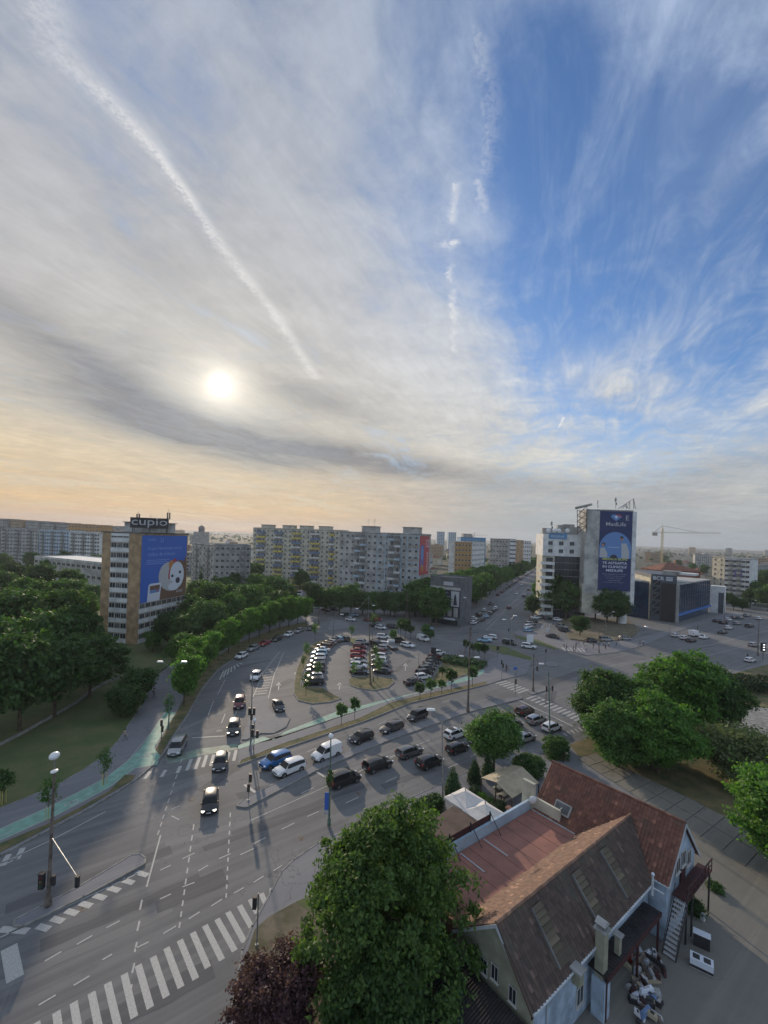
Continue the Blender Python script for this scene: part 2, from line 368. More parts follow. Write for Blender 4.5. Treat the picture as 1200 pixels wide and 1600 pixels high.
slab('lawn', [(-400,1400),(-260,1358),(0,1264),(85,1229),(130,1204),(165,1179),(186,1157),(205,1127),(225,1097),(240,1058),(275,1030),(320,1005),(380,980),(440,966),(470,950),(462,935),(440,930),(380,900),(-400,900)], 'grass', .14, False)
slab('verge', [(0,1334),(60,1303),(130,1266),(180,1237),(205,1222),(212,1213),(195,1212),(170,1238),(127,1262),(82,1286),(0,1320),(-90,1352),(-100,1366)], 'drygrass', .16, False)
slab('verge', [(243,1173),(251,1181),(266,1156),(292,1117),(316,1074),(340,1046),(383,1017),(440,992),(482,979),(478,972),(435,981),(378,1003),(332,1030),(302,1062),(277,1112),(255,1150)], 'drygrass', .16, False)
def flat(name, polys, m, z): 
    mb = MB()
    for p in polys: mb.face([G(x, y)[:2]+(z,) for x, y in p][::-1] if 0 else [G(x, y)[:2]+(z,) for x, y in p], m)
    return struct(name, mb)
flat('bicycle_lane', [[(-100,1331),(0,1297),(82,1260),(165,1217),(200,1190),(220,1170),(237,1145),(260,1110),(275,1115),(252,1150),(241,1170),(250,1183),(246,1196),(210,1202),(170,1232),(85,1277),(0,1315),(-100,1350)]], 'green', .125)
flat('bicycle_lane', [[(410,1152),(427,1157),(448,1143),(528,1112),(658,1081),(733,1057),(756,1046),(756,1052),(733,1064),(680,1076),(600,1098),(500,1132),(440,1152),(400,1163),(372,1172),(372,1166)]], 'green', .125)
flat('bicycle_crossing', [[(258,1184),(312,1170),(371,1162),(371,1171),(312,1181),(262,1194)]], 'greenworn', .010)
slab('pavement', [(373,1169),(392,1160),(410,1152),(427,1156),(448,1143),(528,1112),(658,1081),(690,1066),(728,1057),(756,1044),(765,1030),(790,1024),(832,1033),(822,1054),(787,1062),(762,1070),(640,1100),(573,1127),(440,1172),(372,1197)], 'sidewalk', .12, False)
slab('verge', [(377,1189),(373,1196),(440,1171),(573,1126),(640,1099),(760,1070),(760,1066),(667,1085),(613,1098),(560,1124),(440,1164)], 'drygrass', .14)
slab('traffic_island', [(379,1156),(389,1121),(394,1092),(400,1088),(416,1087),(419,1096),(421,1108),(432,1120),(452,1123),(446,1136),(427,1146),(408,1146),(384,1156)], 'sidewalk', .12)
slab('planted_island', [(460,1085),(460,1068),(464,1047),(475,1020),(493,1004),(520,998),(522,1003),(499,1010),(484,1025),(472,1052),(469,1073),(504,1076),(515,1083),(532,1092),(517,1097),(488,1100),(467,1095)], 'drygrass', .14)
slab('planted_island', [(545,1063),(547,1071),(560,1076),(584,1079),(605,1075),(615,1067),(613,1061),(581,1058),(579,1020),(575,1020),(576,1058),(549,1060)], 'drygrass', .14)
slab('planted_island', [(696,1026),(741,1033),(757,1042),(750,1048),(731,1053),(700,1064),(675,1072),(677,1060),(690,1040)], 'drygrass', .14)
slab('planted_island', [(546,998),(568,999),(574,1003),(549,1006)], 'grass', .14)
slab('planted_island', [(757,1007),(790,1011),(832,1028),(830,1033),(800,1026),(770,1017)], 'grass', .14)
slab('planted_island', [(802,993),(840,1000),(872,1013),(868,1016),(835,1006),(805,997)], 'grass', .14)
slab('median', [(371,1260),(385,1262),(493,1205),(600,1160),(731,1113),(815,1092),(813,1088),(728,1106),(597,1153),(490,1197),(384,1248)], 'sidewalk', .13)
slab('traffic_island', [(23,1447),(25,1439),(120,1390),(206,1338),(218,1337),(226,1343),(225,1351),(130,1402),(36,1448)], 'sidewalk', .13)
slab('traffic_island', [(825,1081),(858,1074),(856,1078),(830,1086)], 'sidewalk', .13)
slab('traffic_island', [(852,1036),(862,1034),(873,1038),(868,1042),(855,1041)], 'sidewalk', .13)
slab('traffic_island', [(520,968),(541,972),(546,981),(512,985)], 'sidewalk', .13)
slab('pavement', [(470,927),(545,952),(620,962),(700,971),(716,969),(742,957),(800,923),(846,890),(843,887),(780,915),(735,940),(690,950),(600,945),(545,935),(490,915)], 'sidewalk', .12)
slab('pavement', [(803,990),(812,984),(835,988),(885,1001),(925,1005),(985,1001),(1050,984),(1110,966),(1150,956),(1160,960),(1110,972),(1060,986),(1000,1010),(960,1020),(917,1024),(880,1016)], 'sidewalk', .12)
slab('embankment', [(890,999),(925,1004),(982,1000),(1000,985),(980,968),(890,965),(872,966),(884,985)], 'earth', .35, False)

slab('pavement', [(888,1163),(930,1147),(1010,1098),(1140,1052),(1300,1008),(1300,1560),(1240,1560),(1100,1700),(700,1800),(330,1800),(360,1600),(375,1520),(380,1487),(395,1450),(425,1395),(440,1365),(460,1345),(497,1320),(560,1290),(620,1258),(677,1232),(735,1205),(800,1180)], 'sidewalk', .12)
slab('lawn', [(890,1165),(932,1149),(1012,1100),(1142,1054),(1300,1012),(1300,1420),(1180,1310),(1090,1255),(1000,1212),(925,1180),(905,1184)], 'drygrass', .15, False)
slab('planting_bed', [(462,1412),(420,1435),(398,1455),(377,1520),(364,1640),(900,1900),(820,1620),(700,1560),(600,1400)], 'earth', .16, False)
slab('lawn', [(462,1412),(480,1404),(520,1360),(560,1330),(640,1280),(640,1330),(600,1420),(560,1480)], 'grass', .17, False)
# concrete lane of slabs beside the farm house
mb = MB(); A0, A1, B0, B1 = G(902, 1187), G(1300, 1445), G(930, 1179), G(1330, 1375)
def lp(a, b, t): return tuple(a[i]+(b[i]-a[i])*t for i in range(3))
for i in range(13):
    t0, t1 = i/13+.002, (i+1)/13-.002
    for w0, w1 in ((0.0, .49), (.51, 1.0)):
        q = [lp(lp(A0, A1, t0), lp(B0, B1, t0), w0), lp(lp(A0, A1, t1), lp(B0, B1, t1), w0), lp(lp(A0, A1, t1), lp(B0, B1, t1), w1), lp(lp(A0, A1, t0), lp(B0, B1, t0), w1)]
        mb.hexa([(p[0], p[1], .02) for p in q], [(p[0], p[1], .21+random.uniform(-.015, .015)) for p in q], 'yard')
struct('concrete_lane', mb)
slab('yard', [(1000,1250),(1130,1330),(1300,1440),(1500,1700),(1100,1900),(880,1900),(850,1560),(1040,1380)], 'yard', .165, False)
slab('parking_pad', [(1068,1112),(1098,1100),(1150,1102),(1300,1120),(1300,1175),(1180,1150),(1090,1128)], 'kerb', .17, False)
# painted markings
Z1 = .012
def bar(mb, p, q, w, z=Z1, m='paint'):
    a, b = Vector(G(*p)[:2]), Vector(G(*q)[:2]); d = (b-a).normalized(); n = Vector((-d.y, d.x))*w/2
    mb.face([(*(a-n), z), (*(b-n), z), (*(b+n), z), (*(a+n), z)], m)
mb = MB()
for p, q in [((421,1386),(424,1397)),((404,1395),(414,1412)),((387,1404),(401,1427)),((370,1414),(392,1449)),((352,1424),(381,1472)),((335,1435),(366,1486)),((316,1445),(346,1500)),((297,1456),(324,1512)),((277,1468),(305,1530)),((256,1480),(282,1543)),((235,1494),(259,1558)),((212,1507),(234,1575)),((190,1521),(209,1590)),((164,1535),(184,1607)),((139,1550),(157,1625)),((111,1565),(127,1645)),((84,1580),(98,1660)),((52,1597),(64,1680)),((17,1615),(27,1700))]:
    bar(mb, (p[0]+4, p[1]+1), (q[0]+1, q[1]), .46)
struct('zebra_crossing', mb)
mb = MB()
for p, q in [((235,1205),(226,1217)),((259,1203),(252,1214)),((282,1197),(277,1208)),((299,1186),(292,1204)),((312,1183),(305,1202)),((323,1180),(317,1199)),((334,1179),(329,1197)),((346,1177),(341,1195)),((358,1175),(353,1192)),((369,1172),(365,1189))]: bar(mb, p, q, .45)
struct('zebra_crossing', mb)
mb = MB()
for i in range(13):
    t = i/12; bar(mb, (823+t*82, 1092+t*37), (837+t*82, 1087+t*36), .5)
for i in range(7):
    t = i/6; bar(mb, (775+t*34, 1068+t*15), (792+t*34, 1064+t*13), .5)
for i in range(7):
    t = i/6; bar(mb, (800+t*26, 1036-t*3), (812+t*28, 1048-t*3), .5) if 0 else bar(mb, (793+t*8, 1035+t*3), (823+t*8, 1030+t*3), .5)
for i in range(6):
    t = i/5; bar(mb, (878+t*30, 1012+t*1), (884+t*30, 1018+t*1), .6, .13)
struct('zebra_crossing', mb)
Z1 = .016; _b0 = bar
def bar(mb, p, q, w, z=.016, m='paint'): _b0(mb, p, q, w, z, m)
mb = MB()
dashes = [((120,1476),(144,1462)),((70,1502),(96,1487)),((166,1450),(187,1439)),((250,1360),(267,1352)),((212,1482),(232,1472)),((255,1459),(275,1447)),((115,1540),(140,1525)),((60,1571),(87,1555)),((250,1405),(267,1397)),((285,1342),(304,1333)),((427,1361),(441,1352)),((396,1379),(412,1369)),((365,1396),(381,1387)),((330,1416),(347,1405)),((295,1436),(312,1425)),((342,1342),(360,1334)),((310,1361),(325,1352)),((285,1386),(304,1379)),((375,1336),(397,1326)),((267,1265),(281,1259)),((268,1275),(280,1281)),((160,1500),(175,1491)),((10,1350),(28,1340)),((395,1319),(415,1309)),((440,1296),(460,1286)),((480,1276),(498,1268)),((540,1255),(560,1246)),((602,1222),(620,1214)),((655,1163),(672,1156)),((700,1200),(716,1193)),((735,1183),(750,1176)),((560,1206),(578,1198)),((610,1183),(626,1176)),((545,1150),(560,1144)),((640,1116),(655,1110)),((690,1098),(705,1093)),((590,1132),(604,1126)),((480,1175),(494,1169)),((700,1145),(716,1139)),((470,1240),(490,1231))]
for p, q in dashes: bar(mb, p, q, .13)
for k in range(10):                                     # two dashed guide lines through the junction
    bar(mb, (360-k*.7, 1270+k*14), (359.5-k*.7, 1277+k*14), .13)
    bar(mb, (303-k*2.4, 1288+k*17), (301.5-k*2.4, 1297+k*17), .13)
    bar(mb, (285-k*4, 1185+k*12.5), (282-k*4, 1192+k*12.5), .11)
bar(mb, (251,1305), (229,1386), .14)
for k in range(5): bar(mb, (222-k*4, 1406+k*33), (218.5-k*4, 1422+k*33), .14)
bar(mb, (300,1153), (352,1150), .3); bar(mb, (354,1150), (371,1148), .3); bar(mb, (382,1226), (403,1241), .4)
bar(mb, (807,1092), (895,1135), .35); bar(mb, (493,1205), (520,1222), .3)
bar(mb, (352,1150), (380,1090), .12); bar(mb, (346,1130), (352,1115), .12); bar(mb, (325,1118), (334,1095), .12); bar(mb, (340,1085), (352,1062), .12)
bar(mb, (0,1465), (215,1365), .12); bar(mb, (0,1350), (82,1312), .12); bar(mb, (82,1312), (165,1268), .12)
bar(mb, (392,1282), (418,1270), .14); bar(mb, (418,1270), (620,1180), .1)
for k in range(8): bar(mb, (205-k*22+8, 1363+k*12), (205-k*22+26, 1368+k*12), .55)
bar(mb, (14,1480), (24,1530), 1.0); bar(mb, (0,1452), (44,1455), .6)
for k in range(10):                                     # hatched wedge between the left road and the slip road
    t = k/9; xl, xr = 398+t*18, 420+t*10; y = 1085-t*38
    bar(mb, (xl, y), (xr-3+t*3, y-2), .28)
bar(mb, (395,1090), (412,1050), .14); bar(mb, (412,1050), (437,1018), .14); bar(mb, (419,1092), (428,1055), .14); bar(mb, (428,1055), (443,1020), .14)
for k in range(7): bar(mb, (350-k*2+k*6, 1048-k*2), (343+k*6, 1062-k*4), .3)
for k in range(9): bar(mb, (20+k*22-170, 1353-k*10+70), (30+k*22-170, 1335-k*10+70), .5)
for (x, y) in ((435,1078),(463,1060),(530,1078),(552,1056),(633,1048),(665,1058)):     # direction arrows
    bar(mb, (x, y), (x+1, y-9), .2); mb.face([(*G(x-4, y-7)[:2], Z1), (*G(x+4, y-7)[:2], Z1), (*G(x+1, y-12)[:2], Z1)], 'paint')
for x0, y0, x1, y1 in ((738,1003,742,1014),(745,1014,800,1029),(690,1000,735,1008),(640,990,690,998),(870,905,800,950),(850,905,760,975),(1000,1035,1200,985),(1040,1042,1200,1000),(760,985,830,912)): bar(mb, (x0, y0), (x1, y1), .14)
for k in range(7): bar(mb, (880+k*2+k*4, 1145-k*2), (886+k*6, 1150-k*2), .3)
struct('lane_markings', mb)
mb = MB()
for (a, b) in (((0,1309),(20,1299)),((45,1294),(62,1285)),((85,1271),(97,1265)),((110,1262),(122,1255)),((133,1246),(146,1238)),((178,1220),(186,1213)),((196,1205),(206,1196)),((212,1192),(218,1186)),((231,1172),(236,1165)),((243,1150),(247,1143)),((252,1135),(256,1128)),((450,1146),(470,1138)),((510,1126),(525,1120)),((560,1108),(575,1103)),((610,1092),(622,1088)),((655,1084),(668,1080)),((700,1071),(712,1067))): bar(mb, a, b, .1, .130)
for a, b in (((0,1297),(82,1260)),((82,1260),(165,1217)),((165,1217),(200,1190)),((200,1190),(237,1145)),((0,1315),(85,1277)),((85,1277),(170,1232)),((170,1232),(210,1202)),((210,1202),(246,1196)),((237,1145),(260,1110)),((410,1153),(448,1144)),((448,1144),(528,1113)),((528,1113),(658,1082)),((440,1151),(600,1097)),((600,1097),(733,1063)),((222,1181),(240,1186)),((226,1188),(238,1178)),((228,1177),(233,1184))): bar(mb, a, b, .09, .130)
for (x, y) in ((228,1181),(112,1256),(400,1161),(655,1086)):   # bicycle symbols
    for sx in (-5, 5):
        c = G(x+sx, y-sx*.4); n = 10
        for k in range(n):
            t0, t1 = 2*math.pi*k/n, 2*math.pi*(k+1)/n
            mb.face([(c[0]+.42*math.cos(t0), c[1]+.42*math.sin(t0), .130), (c[0]+.42*math.cos(t1), c[1]+.42*math.sin(t1), .130), (c[0]+.3*math.cos(t1), c[1]+.3*math.sin(t1), .130), (c[0]+.3*math.cos(t0), c[1]+.3*math.sin(t0), .130)], 'paint')
struct('bicycle_lane_markings', mb)
# manhole covers and tar patches
rp = random.Random(21)
for i, (x, y, L_, w, a) in enumerate(((330,1300,9,1.1,.5),(420,1290,14,1.0,.62),(200,1420,12,1.2,.66),(90,1500,16,.9,.66),(300,1390,6,2.2,.6),(480,1260,18,.8,.62),(620,1180,20,.9,.6),(560,1170,12,1.2,.6),(700,1120,16,1.0,.6),(770,1150,10,1.4,.6),(640,1215,9,1.1,.6),(345,1215,7,1.6,1.2),(330,1120,16,1.0,1.1),(385,1040,14,1.2,.9),(440,1070,9,2.0,1.2),(520,1075,12,1.4,.3),(630,1040,12,1.2,1.2),(700,990,24,1.2,.3),(780,1000,26,1.0,.2),(880,1060,18,2.5,.7),(860,1090,10,2.0,1.1),(960,1040,26,1.4,.5),(1080,1015,26,1.4,.5),(150,1370,13,1.4,.64),(260,1240,10,1.3,.9),(240,1560,8,1.8,.6),(420,1230,8,1.4,.6),(810,930,40,1.6,1.0))):
    c = G(x, y); cs, sn = math.cos(a), math.sin(a); P = []
    for t in range(9): P.append((L_/2*(t/4-1), -w/2+rp.uniform(-.12, .12)))
    for t in range(9): P.append((L_/2*(1-t/4), w/2+rp.uniform(-.12, .12)))
    mb = MB(); mb.face([(c[0]+u*cs-v*sn, c[1]+u*sn+v*cs, .0075+i*.0001) for u, v in P], 'patch' if i % 3 else 'patch2'); struct('asphalt_patch', mb)
mb = MB()
for (x, y, r) in ((343,1142,.55),(560,1240,.4),(300,1250,.4),(470,1310,.4),(760,1160,.4),(850,1060,.5),(520,1050,.4),(130,1420,.4)):
    c = G(x, y); mb.face([(c[0]+r*math.cos(2*math.pi*k/12), c[1]+r*math.sin(2*math.pi*k/12), .010) for k in range(12)], 'kerb' if r > .5 else 'rustpole')
struct('manhole_covers', mb)
# ------------------------------------------------------------------ vegetation
def crown_mesh(name, lobes, n, leaf, m, clump=40, spread=.45, up=.25, shell=.55):
    """leafy crown: lobes = (x, y, z, rx, rz); n leaf faces gathered in clumps near the lobes' surface"""
    L = np.array(lobes, float); w = (L[:, 3]**2*L[:, 4]); w /= w.sum()
    nc = max(6, n//clump); li = RNG.choice(len(L), nc, p=w)
    d = RNG.normal(size=(nc, 3)); d[:, 2] += up; d /= np.linalg.norm(d, axis=1)[:, None]
    r = RNG.uniform(shell, 1.06, nc)**.7
    cc = np.stack([L[li, 0]+d[:, 0]*r*L[li, 3], L[li, 1]+d[:, 1]*r*L[li, 3], L[li, 2]+d[:, 2]*r*L[li, 4]], 1)
    ci = RNG.integers(0, nc, n); cs = RNG.uniform(.5, 1.3, nc)*spread
    off = RNG.normal(size=(n, 3))*cs[ci][:, None]; off[:, 2] *= .6
    P = cc[ci]+off
    nr = d[ci]*.8+RNG.normal(size=(n, 3))*.75; nr[:, 2] += .5; nr /= np.linalg.norm(nr, axis=1)[:, None]
    t = np.cross(nr, RNG.normal(size=(n, 3))); t /= np.linalg.norm(t, axis=1)[:, None]; b = np.cross(nr, t)
    s = (leaf*RNG.uniform(.6, 1.35, n))[:, None]
    V = np.stack([P-t*s, P-b*s*.55+nr*s*.12, P+t*s, P+b*s*.55+nr*s*.12], 1).reshape(-1, 3)
    me = bpy.data.meshes.new(name); me.vertices.add(len(V)); me.vertices.foreach_set('co', V.ravel())
    me.loops.add(4*n); me.loops.foreach_set('vertex_index', np.arange(4*n)); me.polygons.add(n)
    me.polygons.foreach_set('loop_start', np.arange(n)*4); me.update(calc_edges=True)
    me.materials.append(M[m]); return me
def rnd_lobes(R0, H, h0, n, seed, flat=.8):
    r = random.Random(seed); L = [(0, 0, h0+(H-h0)*.5, R0*.72, (H-h0)*.46)]
    for k in range(n):
        a = k*2.399+r.random(); q = R0*r.uniform(.35, .68); z = h0+(H-h0)*r.uniform(.22, .82); rr = R0*r.uniform(.3, .5)
        L.append((q*math.cos(a), q*math.sin(a), z, rr, rr*flat))
    if n >= 8:
        for k in range(int(n*1.6)):
            a = r.uniform(0, 6.28); e = r.uniform(-.35, 1.2); q = R0*.86*math.cos(e); rr = R0*r.uniform(.14, .27)
            L.append((q*math.cos(a), q*math.sin(a), h0+(H-h0)*(.48+.46*math.sin(e)), rr, rr*.85))
    return L
def trunk_mesh(name, H, r, lobes, seed=0):
    mb = MB(); rr = random.Random(seed); zf = H*.38
    mb.tube((0, 0, -.2), (.05*r, 0, zf), r, r*.7, 'trunk', 9); mb.tube((.05*r, 0, zf), (0, .1, H*.78), r*.68, r*.15, 'trunk', 8)
    for (x, y, z, a, b) in lobes[1:7]:
        z0 = zf*rr.uniform(.75, 1.15); m = (x*.45, y*.45, z0+(z-z0)*.6)
        mb.tube((0, 0, z0), m, r*.42, r*.26, 'trunk', 6); mb.tube(m, (x, y, z), r*.26, r*.06, 'trunk', 6)
    return mb.mesh(name, smooth=50)
TM = {}
def tree_kind(key, R0, H, h0, nl, n, leaf, m, tr, seed, **kw):
    L = rnd_lobes(R0, H, h0, nl, seed); TM[key] = (trunk_mesh('trunk_'+key, H, tr, L, seed), crown_mesh('crown_'+key, L, n, leaf, m, **kw))
for k in range(4): tree_kind('dark%d' % k, 4.6+.5*k, 12, 2.6, 9, 9000, .34, 'leaf_dark', .28, 10+k, clump=45, spread=.6)
for k in range(2): tree_kind('mid%d' % k, 4.3+.5*k, 11, 2.4, 9, 9000, .32, 'leaf_mid', .26, 20+k, clump=45, spread=.55)
for k in range(2): tree_kind('row%d' % k, 2.5, 7.6, 1.8, 6, 6000, .22, 'leaf_bright', .14, 30+k, clump=35, spread=.4)
for k in range(2): tree_kind('street%d' % k, 4.2, 10.5, 2.6, 8, 5000, .42, 'leaf_mid', .22, 40+k, clump=30, spread=.6)
BL = [(0,0,8,4.6,4.8)]+[(4.6*math.cos(a), 4.6*math.sin(a), 4.6+.9*math.sin(a*3), 3.1, 2.7) for a in (.1,.9,1.7,2.5,3.3,4.1,4.9,5.6)]+[(3.2*math.cos(a), 3.2*math.sin(a), 8.2+.7*math.cos(a*2), 2.7, 2.3) for a in (.5,1.6,2.7,3.8,4.9,5.9)]+[(-2.2,-.4,11.2,2.5,2.1),(1.3,.5,10.8,2.6,2.1),(-.6,.2,12.2,2.3,1.7),(-3.6,0,10.6,2.1,1.7),(3.0,.2,10.4,2.2,1.7),(-4.6,-.5,8.3,2.3,1.9),(-1.5,-1.5,9.5,2.6,2),(2.2,-1.5,9.3,2.2,1.8)]+[(6.3*math.cos(a), 6.3*math.sin(a), 5+2.2*math.sin(a*5+1), 1.35, 1.2) for a in [k*.45 for k in range(14)]]+[(4.9*math.cos(a), 4.9*math.sin(a), 9+1.2*math.sin(a*4), 1.2, 1.0) for a in [k*.6 for k in range(10)]]
TM['big'] = (trunk_mesh('trunk_big', 13.6, .5, BL, 51), crown_mesh('crown_big', BL, 66000, .175, 'leaf_big', clump=105, spread=.42, shell=.72))
tree_kind('purple', 3.9, 6.4, .7, 9, 26000, .14, 'leaf_purple', .2, 52, clump=60, spread=.3)
tree_kind('right0', 6.0, 13.0, 1.2, 13, 42000, .24, 'leaf_bright', .4, 53, clump=65, spread=.5)
tree_kind('right1', 5.2, 12.0, 1.0, 12, 36000, .23, 'leaf_mid', .4, 54, clump=60, spread=.5)
tree_kind('pale', 4.3, 6.5, .7, 10, 22000, .16, 'leaf_pale', .2, 55, clump=40, spread=.5)
tree_kind('median', 3.7, 8.6, 2.2, 9, 22000, .18, 'leaf_mid', .22, 56, clump=50, spread=.45)
tree_kind('sapling', 1.15, 3.6, 1.7, 4, 1100, .17, 'leaf_dark', .06, 57, clump=25, spread=.22)
tree_kind('sparse', 1.0, 4.6, 1.6, 4, 420, .16, 'leaf_mid', .05, 58, clump=12, spread=.3)
tree_kind('shrub', 2.9, 5.2, .3, 8, 9000, .2, 'leaf_dark', .12, 59, clump=40, spread=.4)
def tree(key, loc, label, cat='tree', group=None, s=1.0, name=None, sz=None):
    t = thing(name or {'row': 'young_tree', 'sapling': 'young_tree', 'sparse': 'young_tree', 'shrub': 'shrub'}.get(key.rstrip('0123456789'), 'broadleaf_tree'), label, cat, (loc[0], loc[1], loc[2] if len(loc) > 2 else 0), random.uniform(0, 6.28), group, (s, s, (sz or s)))
    inst('trunk', TM[key][0], t); inst('crown', TM[key][1], t); return t
def gtree(key, px, py, label, s=1.0, **kw):
    if key in ('sapling', 'sparse'): kw['sz'] = s*random.uniform(.85, 1.25); s *= random.uniform(.85, 1.15)
    if key[:3] in ('dar', 'mid'): kw['sz'] = s*random.uniform(.88, 1.18)
    return tree(key, G(px, py), label, s=s, **kw)
# the big trees by the camera
tree('big', (1.25, 31.6, 0), 'huge round green tree in the foreground at the bottom centre', s=.86, sz=1.0)
tree('right1', (.9, 27.4, 0), 'lower green tree standing in front of the huge round one at the bottom edge', s=.66)
tree('purple', (-5.9, 28.4, 0), 'dark purple leaved tree at the bottom edge by the zebra crossing', name='purple_leaf_tree', s=.82)
# clump to the right of the junction
for key, X_, Y_, s, lab in (('right1', *at(946, 1060, 74)[:2], 0.99, 'tall narrow dark green tree on the left flank of the corner clump'),
    ('right0', *at(1062, 1060, 76)[:2], 1.14, 'broad bright green tree at the back of the corner clump'),
    ('right1', *at(1118, 1060, 78)[:2], 1.02, 'rounded green tree on the right end of the corner clump near the hedge'),
    ('right1', *at(962, 1150, 66)[:2], 0.82, 'lower green tree at the front left of the corner clump above dry grass'),
    ('right0', *at(1030, 1150, 64)[:2], 0.87, 'brightest green tree in the front middle of the corner clump'),
    ('right1', *at(1000, 1100, 70)[:2], 0.97, 'dense green tree hemmed in at the centre of the corner clump')):
    tree(key, (X_, Y_, 0), lab, s=s)
tree('pale', (*at(1150, 1180, 63)[:2], 0), 'pale wispy tree beside the light parking pad', s=1.2)
tree('pale', (*at(1196, 1160, 60)[:2], 0), 'pale loose shrub tree cut by the right edge above the parking pad', s=.9)
tree('right0', (*at(1228, 1290, 45)[:2], 0), 'bright green tree cut by the right edge over the concrete lane', s=.84)
# front of the farm house, roadside
tree('median', G(771, 1208), 'leafy street tree standing between the queue of cars and the beer garden', s=1.02)
def thuja(px, py, h, r, label, leaf='leaf_thuja'):
    key = 'thuja%.1f_%.1f' % (h, r)
    if key not in TM:
        L = [(0, 0, h*(.12+.8*k/7), r*(1-.85*(k/7)**1.5), h*.1) for k in range(8)]
        mb = MB(); mb.tube((0, 0, -.1), (0, 0, h*.85), .07, .02, 'trunk', 6); TM[key] = (mb.mesh('trunk_thuja'), crown_mesh('crown_thuja', L, int(2600*h*r), .085, leaf, clump=20, spread=.13, up=.5, shell=.8))
    t = thing('thuja', label, 'conifer', G(px, py), random.random()*6, 'thujas along the beer garden'); inst('trunk', TM[key][0], t); inst('crown', TM[key][1], t)
thuja(707, 1243, 3.6, 1.0, 'broad thuja just behind the grey lamp post by the tents')
thuja(741, 1226, 3.6, .85, 'pointed thuja in the middle between the lamp post and the street tree')
thuja(762, 1216, 3.3, .8, 'pointed thuja beside the beige pitched canopy')
def bush(px, py, rx, h, label, m='leaf_mid', n=6000, leaf=.11, name='bush', sq=False, rz=0, ry=None):
    c = G(px, py); ry = ry or rx
    if sq: L = [(rx*(i-1.5)*.5, ry*(j-.5)*.9, h*(.3+.38*k), rx*.42, h*.33) for i in range(4) for j in range(2) for k in range(2)]
    else: L = [(0, 0, h*.45, rx*.8, h*.5)]+[(rx*.45*math.cos(a), ry*.45*math.sin(a), h*.5, rx*.55, h*.42) for a in (0, 1.5, 3.1, 4.6)]
    t = thing(name, label, 'hedge' if 'hedge' in name else 'bush', c, rz)
    mb = MB()
    for k in range(5): a = k*1.3; mb.tube((0, 0, -.05), (rx*.5*math.cos(a), ry*.4*math.sin(a), h*.6), .05, .02, 'trunk', 5)
    mb.build('stem', t, local=True); inst('crown', crown_mesh('crown_bush', L, n, leaf, m, clump=16, spread=.16, shell=.8), t)
bush(826, 1213, 2.3, 3.0, 'large rounded dark bush beside the beige canopy', 'leaf_dark', 12000)
bush(868, 1184, 1.5, 3.0, 'clipped square green bush at the pavement corner by the lamp post', 'leaf_mid', 11000, sq=True)
bush(672, 1272, 1.4, 1.9, 'long clipped hedge along the pavement left of the tents', 'leaf_dark', 9000, name='hedge', sq=True, rz=R(32), ry=.8)
bush(666, 1292, .5, .8, 'small yellow green ball bush at the end of the hedge', 'leaf_bright', 1500)
for (x, y, r, lab, m) in ((742,1245,.75,'dark clipped ball bush nearest the pavement by the canopy','leaf_thuja'),(753,1252,.62,'bright clipped ball bush second in the row by the canopy','leaf_bright'),(766,1262,.68,'light green clipped ball bush third in the row by the canopy','leaf_mid'),(780,1272,.95,'large dark clipped ball bush at the corner of the striped tent','leaf_thuja')):
    bush(x, y, r, r*1.7, lab, m, int(3500*r), .07)
bush(1178, 1078, 9, 3.2, 'tall dark hedge wall beyond the parking pad', 'leaf_thuja', 26000, .16, 'hedge', True, R(-8), 1.2)
bush(755, 1044, 0.1, .1, 'tiny tuft of weeds on the tip of the car park island', 'leaf_mid', 60)
bush(724, 1037, 5.0, 1.3, 'low dark hedge filling the point of the car park island', 'leaf_thuja', 12000, .17, 'hedge', True, R(-28), 2.4)
# saplings by the bicycle lane and in the car park
for i, (x, y, s, lab) in enumerate(((533,1133,1.0,'small round headed tree, first from the left on the bicycle lane verge'),(554,1124,.95,'small round headed tree, second from the left on the bicycle lane verge'),(656,1095,1.1,'clipped small tree in front of the dark car at the car park mouth'),(673,1090,1.2,'full headed small tree right of the car park mouth'),(690,1084,.9,'thin small tree between two fuller ones beside the dry verge'),(705,1080,1.1,'small tree on the dry verge nearest the tall lamp post'),(738,1072,1.3,'small dark tree right beside the tall lamp post base'),(691,1060,.8,'small bush headed tree on the dry car park island'))):
    gtree('sapling', x, y, lab, s, cat='young tree')
for i, (x, y, s) in enumerate(((728,1020,1.0),(739,1024,1.05),(748,1029,1.0),(757,1031,1.0),(626,996,1.6),(633,999,1.4),(641,998,1.3),(664,1003,1.3),(672,1006,1.2),(613,1008,1.0))):
    gtree('sapling', x, y, ['small round tree, first from the left of four by the lime green car','small round tree, second of four by the lime green car','small round tree, third of four by the lime green car','small round tree, last of four by the lime green car','largest round tree on the strip behind the car park','round tree second from the left behind the car park','round tree just left of the white van behind the car park','wide bush headed tree right of the white van','wide bush headed tree at the end of the strip behind the white van','small tree beside the parked tow truck'][i], s, cat='young tree')
for i, (x, y, s) in enumerate(((492,1000,1.0),(478,1030,.9),(474,1045,.8),(497,1062,.8),(590,1062,1.0),(553,1062,.9),(549,998,1.0),(478,1088,.9),(584,985,1.2),(585,1035,.9))):
    gtree('sparse', x, y, ['thin sapling with upright twigs at the top of the left parking island','thin sapling on the grass of the left parking island','wispy sapling halfway down the left parking island','young sapling beside the nearest black car of the left parking row','wispy sapling by the right black car at the tip of the middle island','wispy sapling by the left black car at the tip of the middle island','thin sapling on the small far grass island','wispy sapling at the low end of the left parking island','thin bright sapling on the refuge beyond the car park','slim sapling between the two middle parking rows'][i], s, cat='sapling')
